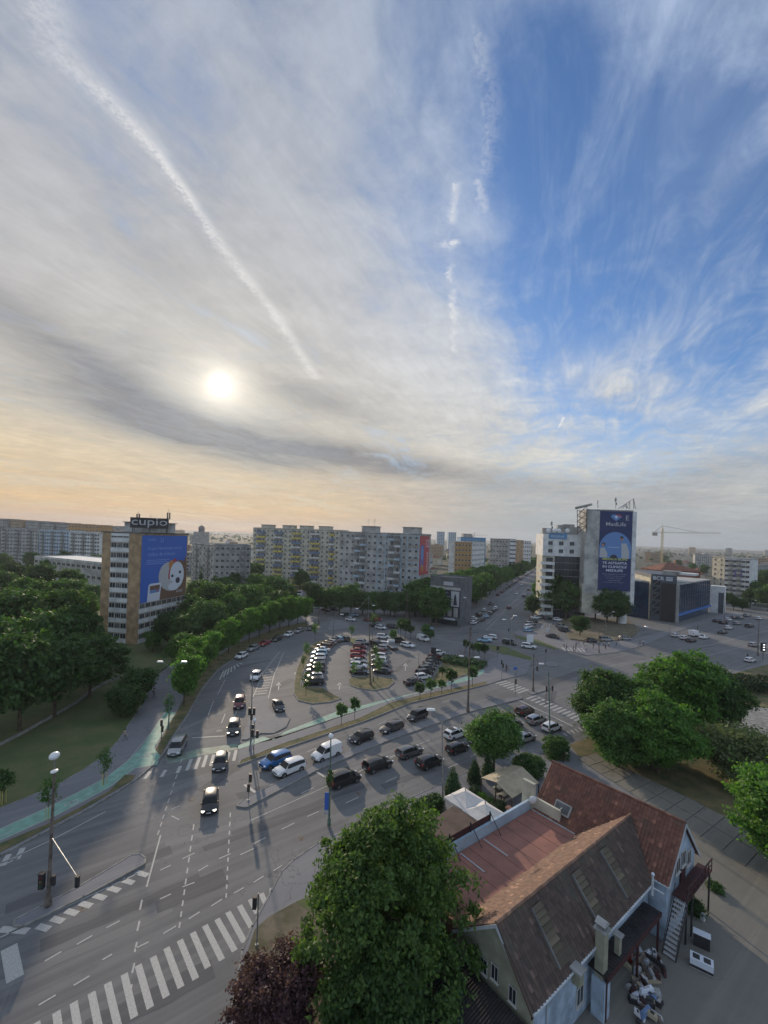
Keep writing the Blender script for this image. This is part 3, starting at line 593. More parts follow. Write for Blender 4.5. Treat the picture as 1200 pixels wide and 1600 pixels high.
for i, (x, y, lab) in enumerate(((75,1283,'staked young tree behind the tall rusty lamp post'),(162,1228,'staked young tree halfway along the green bicycle lane'),(264,1132,'staked young tree by the bend of the bicycle lane'),(4,1258,'dark young conifer at the left edge of the lawn'))):
    t = gtree('sparse' if i < 3 else 'sapling', x, y, lab, .9, cat='sapling')
    mb = MB()
    for a in (0, 2.1, 4.2): mb.tube((.35*math.cos(a), .35*math.sin(a), 0), (.3*math.cos(a), .3*math.sin(a), 1.6), .03, .03, 'yellow', 5)
    mb.build('stakes', t, local=True)
# row of bright young trees along the left road
rowpx = [(296,1105,1.05),(303,1088,1.12),(312,1070,1.1),(322,1058,1.0),(336,1044,.95),(350,1033,1.0),(366,1023,1.05),(382,1013,1.1),(398,1004,1.1),(414,998,1.15),(430,991,1.15),(446,985,1.2),(460,981,1.2),(474,976,1.15),(487,973,1.0)]
nth = ['nearest','second','third','fourth','fifth','sixth','seventh','eighth','ninth','tenth','eleventh','twelfth','thirteenth','fourteenth','farthest']
for i, (x, y, s) in enumerate(rowpx): gtree('row%d' % (i % 2), x-9, y, nth[i]+' bright young tree in the row along the left road', s, cat='young tree', group='young trees along the left road', sz=s*1.2)
for x, y, s, lab in ((196,1120,1.05,'rounded shrub on the lawn nearest the path bend'),(215,1092,1.1,'rounded shrub on the lawn behind the first one')): gtree('shrub', x, y, lab, s, cat='shrub')
# woodland on the left: individually placed trees
wood = [(30,1150,1.15,'dark1'),(85,1128,1.2,'dark0'),(140,1098,1.05,'dark2'),(10,1095,1.3,'mid0'),(60,1075,1.25,'dark3'),(110,1060,1.1,'dark1'),(150,1075,.62,'dark0'),(30,1035,1.3,'dark2'),(95,1020,1.25,'mid1'),(132,1030,.8,'dark3'),(-40,1060,1.3,'dark0'),(-10,1000,1.3,'dark1'),(50,985,1.3,'mid0'),(100,975,1.25,'dark2'),(130,985,.95,'dark0'),(5,960,1.25,'dark3'),(60,945,1.25,'dark1'),(110,940,1.2,'mid1'),(138,952,.85,'dark2'),(20,925,1.2,'dark0'),(75,915,1.2,'mid0'),(125,915,1.1,'dark1'),(-30,935,1.3,'dark2'),(0,900,1.1,'dark3'),(50,893,1.1,'dark1'),(100,890,1.05,'dark0'),(150,900,1.05,'dark2'),(-90,1110,1.3,'dark1'),(-60,1180,1.2,'dark2')]
for i, (x, y, s, k) in enumerate(wood):
    s *= 1.0; y -= 7 if y > 1050 else 0
    row = 'nearest the lawn' if y > 1090 else 'one row behind the lawn' if y > 1045 else 'halfway back' if y > 980 else 'farther back' if y > 930 else 'before the low hall'
    side = 'left edge of the wood' if x < 15 else 'left of its middle' if x < 70 else 'right of its middle' if x < 122 else 'close to the brick tower'
    tone = {'mid': 'mid green', 'dar': 'dark green'}[k[:3]]
    lab = '%s park tree %s, %s' % (tone, row, side)
    if i == 3: lab = 'tall bright topped tree rising at the left edge above the lawn'
    if i == 8: lab = 'large rounded lighter green tree at the middle of the left wood'
    if i == 2: lab = 'dark broad tree standing next to the foot of the brick tower'
    if i == 1: lab = 'dark low crowned tree at the top of the lawn beside a bare patch'
    gtree(k, x, y, lab, s, cat='tree', group='trees of the wood left of the tower')
mid = [(238,1012,.55,'mid0'),(262,1005,.85,'dark1'),(290,1012,.9,'dark2'),(282,1040,.7,'mid1'),(318,1003,.95,'dark3'),(300,985,1.0,'dark0'),(340,990,1.0,'dark1'),(365,982,1.0,'mid0'),(330,968,1.1,'dark2'),(355,962,1.1,'dark0'),(385,970,1.05,'dark3'),(405,975,.95,'mid1'),(310,952,1.15,'dark1'),(345,945,1.2,'dark0'),(380,950,1.15,'dark2'),(410,955,1.1,'mid0'),(435,960,.95,'dark1'),(400,935,1.15,'mid1'),(430,942,1.0,'dark3'),(450,948,.85,'dark0'),(365,930,1.2,'dark1'),(330,925,1.2,'dark2'),(420,925,1.0,'dark0'),(395,912,1.1,'dark3'),(350,905,1.2,'dark1')]
for x, y, s, k in mid: gtree(k, x, y+8, '%s belt tree %s, %s' % ({'mid': 'lighter', 'dar': 'dark'}[k[:3]], 'beside the brick tower' if x < 275 else 'right of the tower' if x < 335 else 'at mid belt' if x < 390 else 'near the far junction', 'front line by the young trees' if y > 980 else 'middle line' if y > 945 else 'rear line'), s, group='tree belt between the tower and the left road')
back = [(470,925,.95,'dark0'),(488,930,1.05,'mid0'),(508,932,.95,'dark1'),(478,912,1.2,'dark2'),(455,910,1.1,'dark3'),(430,902,1.2,'dark1'),(500,915,1.1,'dark0'),(410,897,1.2,'dark2'),(530,938,1.0,'dark3'),(548,940,.95,'dark0'),(566,943,.9,'dark1'),(584,944,.9,'dark2'),(600,947,.95,'dark0'),(617,950,.9,'dark3'),(634,951,.9,'dark1'),(650,953,.8,'dark2'),(664,952,.7,'dark0'),(575,936,.9,'mid1'),(610,940,.9,'dark0'),(662,940,.95,'dark1'),(640,943,.85,'dark3')]
for x, y, s, k in back:
    where = 'before the yellow balconied block, %s' % ('left end' if x < 440 else 'its middle' if x < 482 else 'right end') if x < 525 else 'before the grey twelve storey block, %s' % ('left corner' if x < 560 else 'left of its middle' if x < 595 else 'right of its middle' if x < 630 else 'right corner')
    gtree(k, x, (y if y < 926 else 962+(x-580)*.04), {'mid': 'lighter green tree ', 'dar': 'dark tree '}[k[:3]]+where, s, group='dark trees before the apartment blocks')
# avenue trees on both sides of the far street
n = 22
for i in range(n):
    t = i/(n-1); Yd = 165+(1/(1-t*.78)-1)*110
    a = G(742, 950); b = G(846, 888); q = (Yd-a[1])/(b[1]-a[1]); X_ = a[0]+(b[0]-a[0])*q-4.5
    tree('street%d' % (i % 2), (X_, Yd, 0), '%s tree of the avenue line left of the far street' % (['nearest','second','third','fourth','fifth','sixth','seventh','eighth','ninth','tenth','eleventh','twelfth','thirteenth','fourteenth','fifteenth','sixteenth','seventeenth','eighteenth','nineteenth','twentieth','second last','farthest'][i]), s=1.35, group='avenue trees left of the far street')
    if i > 2: tree('street%d' % ((i+1) % 2), (X_-11, Yd+6, 0), '%s tree of the second line behind the avenue trees' % (['nearest','second','third','fourth','fifth','sixth','seventh','eighth','ninth','tenth','eleventh','twelfth','thirteenth','fourteenth','fifteenth','sixteenth','seventeenth','eighteenth','nineteenth','twentieth','second last','farthest'][i]), s=1.4, group='second line of trees left of the far street')
for i, (x, y, s, k, lab) in enumerate(((857,955,1.25,'street0','tall pale green tree right of the far street before the white office wing'),(868,963,1.3,'street1','tall green tree beside the first car park trees below the office wing'),(884,966,1.1,'dark0','dark tree under the black glazed facade'),(906,992,.72,'mid0','round olive green tree at the edge of the crowd corner'),(912,962,1.05,'dark1','dark tree before the middle of the office tower base'),(930,966,1.0,'dark2','dark tree left of the white round column'),(948,972,.95,'dark3','dark tree close by the white round column'),(832,962,.7,'dark1','small dark tree at the car park left corner by the far street'),(850,935,1.0,'street0','pale green tree farther up the right side of the far street'),(852,915,1.0,'street1','avenue tree on the right side of the far street behind the others'),(964,974,.8,'dark0','low dark tree right next to the white column'))):
    gtree(k, x, y+2, lab, s*(1.35 if i not in (3, 7) else 1.05))
for i, (x, y, s, k) in enumerate(((1180,945,1.2,'dark0'),(1196,930,1.3,'dark1'),(1200,955,1.1,'dark2'),(1186,915,1.2,'dark3'),(1172,950,.8,'dark1'),(1100,900,1.1,'mid0'),(1082,893,1.1,'dark0'),(1060,888,1.1,'mid1'),(1040,880,1.1,'dark2'),(1130,950,.7,'dark3'),(1146,953,.6,'dark0'),(1160,955,.6,'dark1'),(1212,940,1.2,'dark0'))):
    gtree(k, x, y, 'dark tree in the group behind and beside the white apartment block', s, group='trees about the white apartment block')
for x, y, s, lab in ((733,950,1.15,'green tree just right of the corner shop building'),(744,944,1.2,'green tree at the head of the avenue beside the parked queue'),(728,938,1.25,'tree rising behind the corner shop roof on its right')): gtree('street0', x, y, lab, s)
# distant woods between the houses: nobody could count them
L = []
for k in range(1100):
    Yd = 330*(13**random.random()); X_ = random.uniform(-.95, .95)*Yd
    L.append((X_, Yd, 3.5, random.uniform(5, 10)*(1+Yd/2500), random.uniform(4.5, 7)))
for k in range(900):
    Yd = random.uniform(1100, 5200); L.append((random.uniform(-.95, .95)*Yd, Yd, 4, random.uniform(14, 34), random.uniform(6, 9)))
L = [l for l in L if not (abs(l[0]-l[1]*.345) < 14+l[1]*.012 and l[1] < 900) and not (-.8 < l[0]/l[1] < -.2 and l[1] < 460)]
me = crown_mesh('distant_woods', L, 170000, 1.7, 'leaf_dark', clump=60, spread=1.8, up=.6)
tag(inst('distant_woods', me), 'far dark green treetops scattered between the houses of the town', 'woods', kind='stuff')
# ------------------------------------------------------------------ buildings
_tc = {}
def text_polys(s, bold=0.0):
    k = (s, bold)
    if k in _tc: return _tc[k]
    c = bpy.data.curves.new('t', 'FONT'); c.body = s; c.align_x = 'LEFT'; c.offset = bold; c.resolution_u = 3
    o = bpy.data.objects.new('t', c); COL.objects.link(o); dg = bpy.context.evaluated_depsgraph_get()
    me = bpy.data.meshes.new_from_object(o.evaluated_get(dg)); v = [(p.co.x, p.co.y) for p in me.vertices]; f = [tuple(p.vertices) for p in me.polygons]
    bpy.data.objects.remove(o); bpy.data.curves.remove(c); bpy.data.meshes.remove(me)
    x0 = min(p[0] for p in v); x1 = max(p[0] for p in v); y0 = min(p[1] for p in v); y1 = max(p[1] for p in v)
    _tc[k] = ([(x-x0, y-y0) for x, y in v], f, x1-x0, y1-y0); return _tc[k]
class Wall:
    """a vertical face from a to b (left to right as seen from outside)"""
    def __init__(s, a, b, z0=0.0):
        s.a = Vector((a[0], a[1], 0)); d = Vector((b[0]-a[0], b[1]-a[1], 0)); s.L = d.length; s.d = d/s.L
        s.n = Vector((s.d.y, -s.d.x, 0)); s.z0 = z0; s.rz = math.atan2(s.d.y, s.d.x)
    def p(s, u, z, o=0.0): q = s.a+s.d*u+s.n*o; return (q.x, q.y, z)
    def quad(s, mb, u0, u1, z0, z1, o, m): mb.face([s.p(u0, z0, o), s.p(u1, z0, o), s.p(u1, z1, o), s.p(u0, z1, o)], m)
    def slabx(s, mb, u0, u1, z0, z1, o0, o1, m):
        b = [s.p(u0, z0, o1), s.p(u1, z0, o1), s.p(u1, z0, o0), s.p(u0, z0, o0)]; mb.hexa(b, [(x, y, z1) for x, y, z in b], m)
    def poly(s, mb, pts, o, m): mb.face([s.p(u, z, o) for u, z in pts], m)
    def ell(s, mb, u, z, ru, rz, o, m, n=18, a0=0, a1=6.2832, rot=0):
        P = []
        for k in range(n):
            t = a0+(a1-a0)*k/(n if a1-a0 > 6.28 else n-1); x, y = ru*math.cos(t), rz*math.sin(t); P.append((u+x*math.cos(rot)-y*math.sin(rot), z+x*math.sin(rot)+y*math.cos(rot)))
        s.poly(mb, P, o, m)
    def text(s, mb, txt, u, z, h, o, m, w=None, center=False, bold=0.0, vert=False):
        v, f, tw, th = text_polys(txt, bold); k = h/th; kx = (w/tw if w else k); i = len(mb.v)
        u0 = u-(tw*kx/2 if center else 0)
        if vert: mb.v += [s.p(u-y*k, z+x*kx, o) for x, y in v]
        else: mb.v += [s.p(u0+x*kx, z+y*k, o) for x, y in v]
        mb.f += [tuple(i+j for j in q) for q in f]; mb.m += [mb.mi(m)]*len(f)
    def obj(s, name, mesh, parent, u, z, o=0.0):
        q = Vector(s.p(u, z, o))-Vector(ORG[parent.name]); return inst(name, mesh, parent, q, s.rz)
WM = {}
def win_mesh(w, h, glass='glass', frame='frame', mull=1, reveal=True):
    k = (w, h, glass, frame, mull)
    if k in WM: return WM[k]
    mb = MB(); f = min(.09, w*.08)
    mb.box((0, -.02, 0), (w, .05, h), glass)                       # pane
    for x in (-w/2+f/2, w/2-f/2): mb.box((x, -.035, 0), (f, .08, h+.002), frame)
    for z in (-h/2+f/2, h/2-f/2): mb.box((0, -.0345, z), (w-2*f, .075, f), frame)
    for i in range(mull): mb.box((-w/2+w*(i+1)/(mull+1), -.034, 0), (f*.7, .07, h-2*f), frame)
    mb.box((0, -.07, -h/2-.04), (w+.12, .16, .05), frame)
    WM[k] = mb.mesh('window'); return WM[k]
BM_ = {}
def balcony_mesh(w, m, glazed=False):
    k = (w, m, glazed)
    if k not in BM_:
        mb = MB(); mb.box((0, -.55, -.08), (w, 1.1, .14), 'greywall'); mb.box((0, -1.07, .5), (w, .06, 1.0), m)
        for x in (-w/2+.03, w/2-.03): mb.box((x, -.52, .5), (.06, 1.03, .998), m)
        if glazed:
            mb.box((0, -1.05, 1.7), (w-.06, .05, 1.38), 'glass2')
            for i in range(5): mb.box((-w/2+.05+(w-.1)*i/4, -1.06, 1.7), (.07, .08, 1.4), 'frame')
        BM_[k] = mb.mesh('balcony')
    return BM_[k]
def solid(name, pts, z0, z1, m, parent): mb = MB(); mb.prism([tuple(p[:2]) for p in pts], z0, z1, m); return mb.build(name, parent)
class Many:
    """keeps the first n repeats as parts of their own and merges the rest"""
    def __init__(s, name, parent, n=96): s.name, s.parent, s.n, s.L = name, parent, n, []
    def add(s, wall, mesh, u, z, o=0.0): s.L.append((wall, mesh, u, z, o))
    def done(s):
        s.L.sort(key=lambda t: Vector(t[0].p(t[2], t[3])).length)
        for w, me, u, z, o in s.L[:s.n]: w.obj(s.name, me, s.parent, u, z, o)
        if len(s.L) > s.n:
            mb = MB(); mats = []
            for w, me, u, z, o in s.L[s.n:]:
                X_ = Matrix.Translation(w.p(u, z, o)) @ Matrix.Rotation(w.rz, 4, 'Z'); i = len(mb.v)
                mb.v += [tuple(X_ @ v.co) for v in me.vertices]
                for p in me.polygons: mb.f.append(tuple(i+j for j in p.vertices)); mb.m.append(mb.mi(me.materials[p.material_index]))
            tag(mb.build(s.name, s.parent), kind='stuff')
def roofbox(t, c, d, z, m='greywall', rz=0, name='roof_housing'):
    mb = MB(); mb.box((c[0], c[1], z+d[2]/2), d, m, rz); mb.box((c[0], c[1], z+d[2]+.13), (d[0]+.9, d[1]+.9, .2), 'roofgrey', rz); return mb.build(name, t)
# ---- brick tower with the big blue advert
C = G(214, 1008); dR = Vector((3.9, 21.0)).normalized(); dL = Vector((-dR.y, dR.x))
c0 = Vector(C[:2]); cR = c0+dR*21.4; cL = c0+dL*12.4; cB = cL+dR*21.4; H = 31.4
T = thing('brick_tower_block', 'ochre brick tower block with a huge blue banner on its right side', 'building', (c0.x, c0.y, 0))
solid('wall', [cL, c0, cR, cB], 0, H, 'brick', T); solid('roof', [cL+(dL-dR)*.3, c0-(dL+dR)*.3, cR+(dR-dL)*.3, cB+(dR+dL)*.3], H, H+.35, 'roofgrey', T)
wl, wr = Wall(cL, c0), Wall(c0, cR); win = Many('window', T, 98); sh = H/11
sp_ = MB()
for k in range(11):
    z = k*sh+.25
    wl.slabx(sp_, 2.9, 8.8, z, z+1.15, 0, .12, 'white')
    for j in range(3): win.add(wl, win_mesh(1.85, 1.45, 'glass' if (k*3+j) % 4 else 'glass2', 'frame', 1+(j % 2)), 3.9+j*1.95, z+1.95, .03)
    if k < 4:
        wr.slabx(sp_, .15, 21.2, z, z+1.15, 0, .12, 'white')
        for j in range(9): win.add(wr, win_mesh(2.0, 1.45, 'glass' if (k+j) % 3 else 'glass2', 'frame', 2), 1.4+j*2.32, z+1.95, .03)
wl.slabx(sp_, 2.9, 8.8, H-.9, H-.1, 0, .12, 'white')
sp_.build('spandrels', T); win.done()
for nm, c in dict(adblue=(.04,.13,.50), adblue2=(.03,.05,.22), adsky=(.12,.25,.52), adwhite=(.62,.66,.74), adbrown=(.16,.09,.06), adskin=(.42,.24,.16), adyellow=(.55,.60,.12), adred=(.40,.06,.07), adtext=(.22,.36,.68), adink=(.03,.03,.05), adorange=(.45,.2,.07), navy=(.013,.030,.115), adpurple=(.16,.12,.32), adfur=(.45,.46,.48)).items(): M[nm] = mat(nm, c, .6, 0)
mb = MB(); zb, zt = 11.6, 30.9; wr.slabx(mb, .5, 20.9, zb, zt, 0, .10, 'adblue'); o = .12
def Q(u, z): return (.5+20.4*u, zb+(zt-zb)*z)
wr.text(mb, 'CUPIO', *Q(.12, .915), .75, o, 'adtext'); wr.text(mb, 'U', *Q(.38, .895), 1.4, o, 'adtext')
wr.text(mb, 'Cupio Handmade merita', *Q(.12, .77), 1.1, o, 'adtext', w=15.5); wr.text(mb, 'cadou de tribune', *Q(.12, .69), 1.05, o, 'adtext', w=12)
for k in range(3): wr.quad(mb, .12*20.4, (.62-.06*k)*20.4, zb+19.3*(.62-.028*k), zb+19.3*(.628-.028*k), o, 'adtext')
wr.poly(mb, [Q(*q) for q in ((.36,0),(1,0),(1,.56),(.86,.60),(.62,.58),(.5,.52),(.42,.40),(.36,.25))], o, 'adbrown')
wr.ell(mb, *Q(.58,.36), 4.6, 4.3, o+.02, 'adfur'); wr.ell(mb, *Q(.66,.46), 1.4, 3.6, o+.04, 'adred', rot=-.4); wr.ell(mb, *Q(.63,.53), 1.2, 1.5, o+.05, 'adorange')
wr.ell(mb, *Q(.77,.36), 3.5, 4.2, o+.06, 'adwhite'); wr.ell(mb, *Q(.58,.21), 3.0, 1.7, o+.08, 'adfur', rot=-.3); wr.ell(mb, *Q(.70,.18), 2.6, 1.3, o+.09, 'adwhite')
wr.ell(mb, *Q(.79,.27), 1.1, .95, o+.10, 'adink'); wr.ell(mb, *Q(.66,.35), .6, .45, o+.10, 'adink'); wr.ell(mb, *Q(.84,.40), .6, .5, o+.10, 'adink'); wr.ell(mb, *Q(.97,.4), .7, 5, o+.08, 'adbrown')
wr.text(mb, 'ACASA', *Q(.76,.07), .8, o+.1, 'adwhite', w=3.2)
wr.poly(mb, [Q(*q) for q in ((.13,.0),(.39,.0),(.42,.25),(.39,.27),(.18,.27),(.15,.24))], o+.03, 'adwhite'); wr.poly(mb, [Q(*q) for q in ((.18,.12),(.38,.13),(.39,.24),(.18,.235))], o+.05, 'adbrown'); wr.poly(mb, [Q(*q) for q in ((.18,.12),(.38,.13),(.38,.17),(.18,.17))], o+.07, 'adsky'); wr.quad(mb, *[Q(.31,0)[0], Q(.36,0)[0]], Q(0,.14)[1], Q(0,.16)[1], o+.09, 'adred')
mb.build('advert_banner', T)
mb = MB(); mb.box((0, 0, 1.4), (12, 7, 2.8), 'greywall2'); mb.box((0, 0, 2.9), (12.8, 7.8, .2), 'roofgrey')
o_ = mb.build('roof_housing', T, local=True); o_.location = (*( (dL*5+dR*10)), H+.35); o_.rotation_euler = (0, 0, wl.rz)
# roof sign: stands on the tower
sa_, sb_ = at(203, 827, 128), at(263, 830, 131)
ws = Wall(sa_, sb_); ST = thing('roof_sign', 'black rooftop sign board with large pale letters reading cupio', 'sign', (sa_[0], sa_[1], H))
mb = MB(); ws.slabx(mb, 0, ws.L, 33.0, 36.0, -.4, 0, 'plastic'); mb.build('board', ST)
mb = MB(); ws.text(mb, 'cupio', .35, 33.15, 2.75, .03, 'adfur', w=ws.L-.7, bold=.0); mb.build('letters', ST)
mb = MB()
for u in (.6, ws.L*.5, ws.L-.6): mb.tube(ws.p(u, H+.3, -.5), ws.p(u, 33.4, -.5), .1, .1, 'darkmetal', 6); mb.tube(ws.p(u, H+.3, -3), ws.p(u, 35.5, -.5), .07, .07, 'darkmetal', 6)
mb.build('support_frame', ST)
for (u, h, lab) in ((1.7, 3.2, 'antenna panel mast rising behind the left end of the cupio sign'), (ws.L-.3, 4.4, 'antenna panel mast rising behind the right end of the cupio sign'), (ws.L*.5, 2.6, 'thin aerial rising behind the middle of the cupio sign')):
    b = ws.p(u, 34, -1.5); A_ = thing('antenna_mast', lab, 'antenna', (b[0], b[1], H)); mb = MB(); mb.tube((b[0], b[1], H+.3), (b[0], b[1], 34.6+h), .08, .05, 'metal', 6); mb.build('mast', A_)
    if h > 3:
        for q in (-.35, .35): mb = MB(); mb.box((b[0]+q, b[1], 34.2+h*.6), (.3, .2, 2.0), 'darkmetal'); mb.build('antenna_panel', A_)
_m = MB(); _m.box((0, -.18, 0), (.85, .34, .6), 'frame'); _m.box((0, -.36, 0), (.5, .02, .45), 'darkmetal'); ACM = _m.mesh('air_conditioner')
# ---- generic slab block
def block(name, label, a, b, depth, H, wall, rows, cols, side='right', wm=None, roofm='roofgrey', cat='building', group=None, w=1.5, h=1.35, skipz=0, sidewall=None, balc=None, wn=96, mull=1, sidecols=0, parapet=.5):
    a, b = Vector(a[:2]), Vector(b[:2]); W_ = Wall(a, b); d = -Vector((W_.n.x, W_.n.y))*depth
    t = thing(name, label, cat, (a.x, a.y, 0), 0, group)
    solid('wall', [a, b, b+d, a+d], 0, H, wall, t); e = Vector((W_.d.x, W_.d.y))*.12; f = Vector((W_.n.x, W_.n.y))*.12
    mb = MB(); mb.prism([tuple(a-e+f), tuple(b+e+f), tuple(b+e+d-f), tuple(a-e+d-f)], H, H+.25, roofm)
    for p_, q_ in ((a, b), (b, b+d), (a+d, a), (b+d, a+d)):
        w_ = Wall(p_, q_); w_.slabx(mb, 0, w_.L, H+.25, H+.25+parapet, -.25, 0, wall)
    mb.build('roof', t)
    win = Many('window', t, wn); sh = (H-skipz)/rows; bl = Many('balcony', t, 96)
    for r in range(rows):
        for c in range(cols):
            z = skipz+r*sh+sh*.55; u = (c+.5)*W_.L/cols
            bk = balc(r, c) if balc else None
            if bk: bl.add(W_, balcony_mesh(round(W_.L/cols*.96, 2), *bk), u, skipz+r*sh+.1); win.add(W_, win_mesh(w*1.1, sh*.66, 'glass', 'frame', 2), u, z-.1, .03); continue
            win.add(W_, win_mesh(w, h, 'glass' if random.random() < .6 else 'glass2', 'frame', mull), u, z, .03)
        if sidecols:
            s_ = Wall(b, b+d) if side == 'right' else Wall(a+d, a)
            for c in range(sidecols): win.add(s_, win_mesh(1.2, h), (c+.5)*s_.L/sidecols, skipz+r*sh+sh*.55, .03)
    if b.length < 320:
        ac = Many('air_conditioner', t, 40)
        for r in range(1, rows):
            for c in range(cols):
                if random.random() < .13: ac.add(W_, ACM, (c+.82)*W_.L/cols, skipz+r*sh+sh*.35, .03)
        ac.done()
    win.done(); bl.done(); return t, W_, a, b, d
# grey twelve storey block in the middle
b4b = at(656, 836, 205); th = R(-25); b4a = (b4b[0]-43*math.cos(th), b4b[1]-43*math.sin(th))
def bal4(r, c): return (['greywall', 'white', 'greywall2', 'bluewall'][(r*3+c) % 4], (r+c) % 3 != 0) if c in (3, 4, 9, 10) and r > 0 else None
t, W_, a, b, d = block('apartment_block', 'grey twelve storey apartment block with pale blue framed right half and red side banner', b4a, b4b, 16, 34.1, 'greywall2', 11, 14, wm=None, balc=bal4, w=1.35, h=1.3, wn=97)
mb = MB()
for u in (W_.L*.5, W_.L*.60, W_.L*.645, W_.L*.79, W_.L*.86, W_.L*.995): W_.slabx(mb, u-.16, u+.16, 0, 34.2, 0, .22, 'bluewall')
for k in range(11): W_.slabx(mb, W_.L*.5+.17, W_.L*.60-.17, k*3.1+2.3, k*3.1+2.55, 0, .18, 'bluewall'); W_.slabx(mb, W_.L*.86+.17, W_.L*.995-.17, k*3.1+2.3, k*3.1+2.55, 0, .18, 'bluewall')
mb.build('facade_frame', t)
for q in (.34, .86): c = Vector(W_.p(W_.L*q, 0, -6)); roofbox(t, (c.x-ORG[t.name][0]+ORG[t.name][0], c.y), (7.5, 6, 3.2), 34.4, 'greywall2', W_.rz)
wsd = Wall(b, b+d); mb = MB(); wsd.slabx(mb, .3, 13.4, 15.4, 33.8, 0, .1, 'adred'); wsd.quad(mb, 1.2, 6.2, 19, 29.5, .12, 'adpurple'); wsd.ell(mb, 3.8, 25.5, 1.5, 3.6, .14, 'adsky'); wsd.ell(mb, 4.0, 18.6, 2.0, 1.6, .15, 'adorange')
wsd.text(mb, '12', 8.6, 28.5, 3.6, .13, 'adwhite', w=4); wsd.text(mb, 'DESCHIS', 12.2, 17, 2.2, .13, 'adwhite', w=9, vert=True); mb.build('advert_banner', t)
for q, lab in ((.30, 'thin roof aerial on the left housing of the grey block'), (.38, 'second roof aerial with crossbars on the grey block')):
    c = W_.p(W_.L*q, 0, -6); A_ = thing('roof_aerial', lab, 'antenna', (c[0], c[1], 37.8)); mb = MB(); mb.tube((c[0], c[1], 37.7), (c[0], c[1], 41.5), .06, .04, 'metal', 6)
    for k in range(3): mb.box((c[0], c[1], 40+k*.6), (1.6, .06, .08), 'metal')
    mb.build('aerial', A_)
# yellow and blue balconied block
b3a, b3b = at(396, 822, 290), at(531, 830, 268)
def bal3(r, c):
    if c in (1, 2, 5, 6, 9, 10, 13, 14, 17): return (['yellow', 'bluebal', 'white', 'bluebal', 'yellow'][(r+c//4*2) % 5], (r+c) % 2 == 0)
t, W_, a, b, d = block('apartment_block', 'long cream block with yellow and blue balconies behind the trees', b3a, b3b, 13, 35.2, 'cream', 12, 19, balc=bal3, w=1.3, h=1.3, wn=96, side='left')
for q in (.12, .38, .58, .80): c = W_.p(W_.L*q, 0, -6); roofbox(t, c, (7, 6, 2.4), 35.4, 'cream', W_.rz)
w_ = Wall(a+d, a); mb = MB(); w_.slabx(mb, -.1, w_.L-.1, 2, 35.2, 0, .12, 'bluepanel'); mb.build('blue_end_panel', t)
# lower grey block left of it
b2a, b2m, b2b = at(300, 849, 225), at(336, 852, 205), at(392, 854, 212)
block('apartment_block', 'weathered grey panel block behind the tree belt right of the tower', b2m, b2b, 13, 26, 'greywall', 9, 7, w=1.4, h=1.4, balc=lambda r, c: ('greywall', True) if c == 5 else None)
block('apartment_block', 'shorter grey panel wing directly right of the brick tower', b2a, at(335.3, 852, 206), 12, 25.6, 'greywall2', 9, 6, w=1.4, h=1.3, balc=lambda r, c: ('greywall', False) if c in (1, 4) else None)
# white skyline blocks far left
for i, (xa, xb, y0, Yd, m, lab) in enumerate(((2,60,826,360,'greywall2','pale grey long block at the far left edge of the skyline'),(62,108,829,350,'bluewall','bluish long block second from the left in the skyline'),(110,156,832,335,'white','whitish block in the skyline just left of the brick tower'),(-60,0,822,370,'greywall','grey block cut by the left edge of the skyline'))):
    block('apartment_block', lab, at(xa, y0-3, Yd), at(xb, y0, Yd-6), 14, at(xa, y0, Yd)[2], m, 10, 12, w=1.6, h=1.4, wn=60, balc=lambda r, c: ('greywall2', True) if c % 4 == 1 else None)
for i in range(8):
    xa = -8+i*24; block('skyline_block', 'brownish tower block in the back row of the far left skyline', at(xa, 811+i*.6, 470), at(xa+19, 811.5+i*.6, 468), 16, at(xa, 811+i*1.6, 470)[2], ['greywall', 'brick', 'greywall2', 'greywall'][i % 4], 12, 6, group='back row of the far left skyline', w=1.6, h=1.4, wn=40)
block('ochre_block', 'ochre block with a broad flat top behind the pale blocks at the left', at(106, 820, 400), at(155, 821, 398), 18, at(110, 820, 400)[2], 'orange', 10, 9, w=1.6, wn=60)
block('flat_roofed_hall', 'long low hall with flat white edged roof behind the left wood', at(54, 864, 245), at(160, 878, 215), 22, 14.8, 'greywall2', 3, 14, w=3.2, h=1.6, roofm='white')
# small corner shop building with posters
M['slategrey'] = mat('dark_render', (.13,.14,.15), .85, .15, .5)
b5a, b5b = at(673, 898, 172), at(721, 899, 165)
a_, b_ = G(677, 962), G(720, 962)
t, W_, a, b, d = block('corner_shop_building', 'small grey corner building with dark poster walls at the mouth of the far street', (b5a[0], b5a[1]), (b5b[0], b5b[1]), 11, 17.6, 'slategrey', 1, 1, w=.6, h=.6, wn=4, roofm='roofgrey')
mb = MB(); L_ = W_.L; W_.slabx(mb, .15, L_-.15, 3.4, 14.2, 0, .1, 'adink')
W_.slabx(mb, .1, L_-.1, 13.6, 14.6, .1, .3, 'greywall2'); W_.quad(mb, L_*.70, L_*.96, 7.5, 13.2, .14, 'adfur'); W_.poly(mb, [(L_*.78, 8), (L_*.90, 8), (L_*.86, 11.5), (L_*.83, 12.4), (L_*.80, 11.2)], .16, 'adink'); W_.quad(mb, .3, L_*.16, 4.5, 13.4, .14, 'adfur')
for k, s_ in enumerate(('PENTRU O', 'VIATA MAI BUNA', 'IN FIECARE ZI', 'MAGAZIN')): W_.text(mb, s_, L_*.2, 12.0-k*1.3, .7, .15, 'adfur', w=(5.2, 6.0, 5.4, 3.2)[k])
for k in range(4): W_.slabx(mb, L_*(.2+.2*k), L_*(.33+.2*k), 3.6, 7.0, .1, .2, 'greywall2')
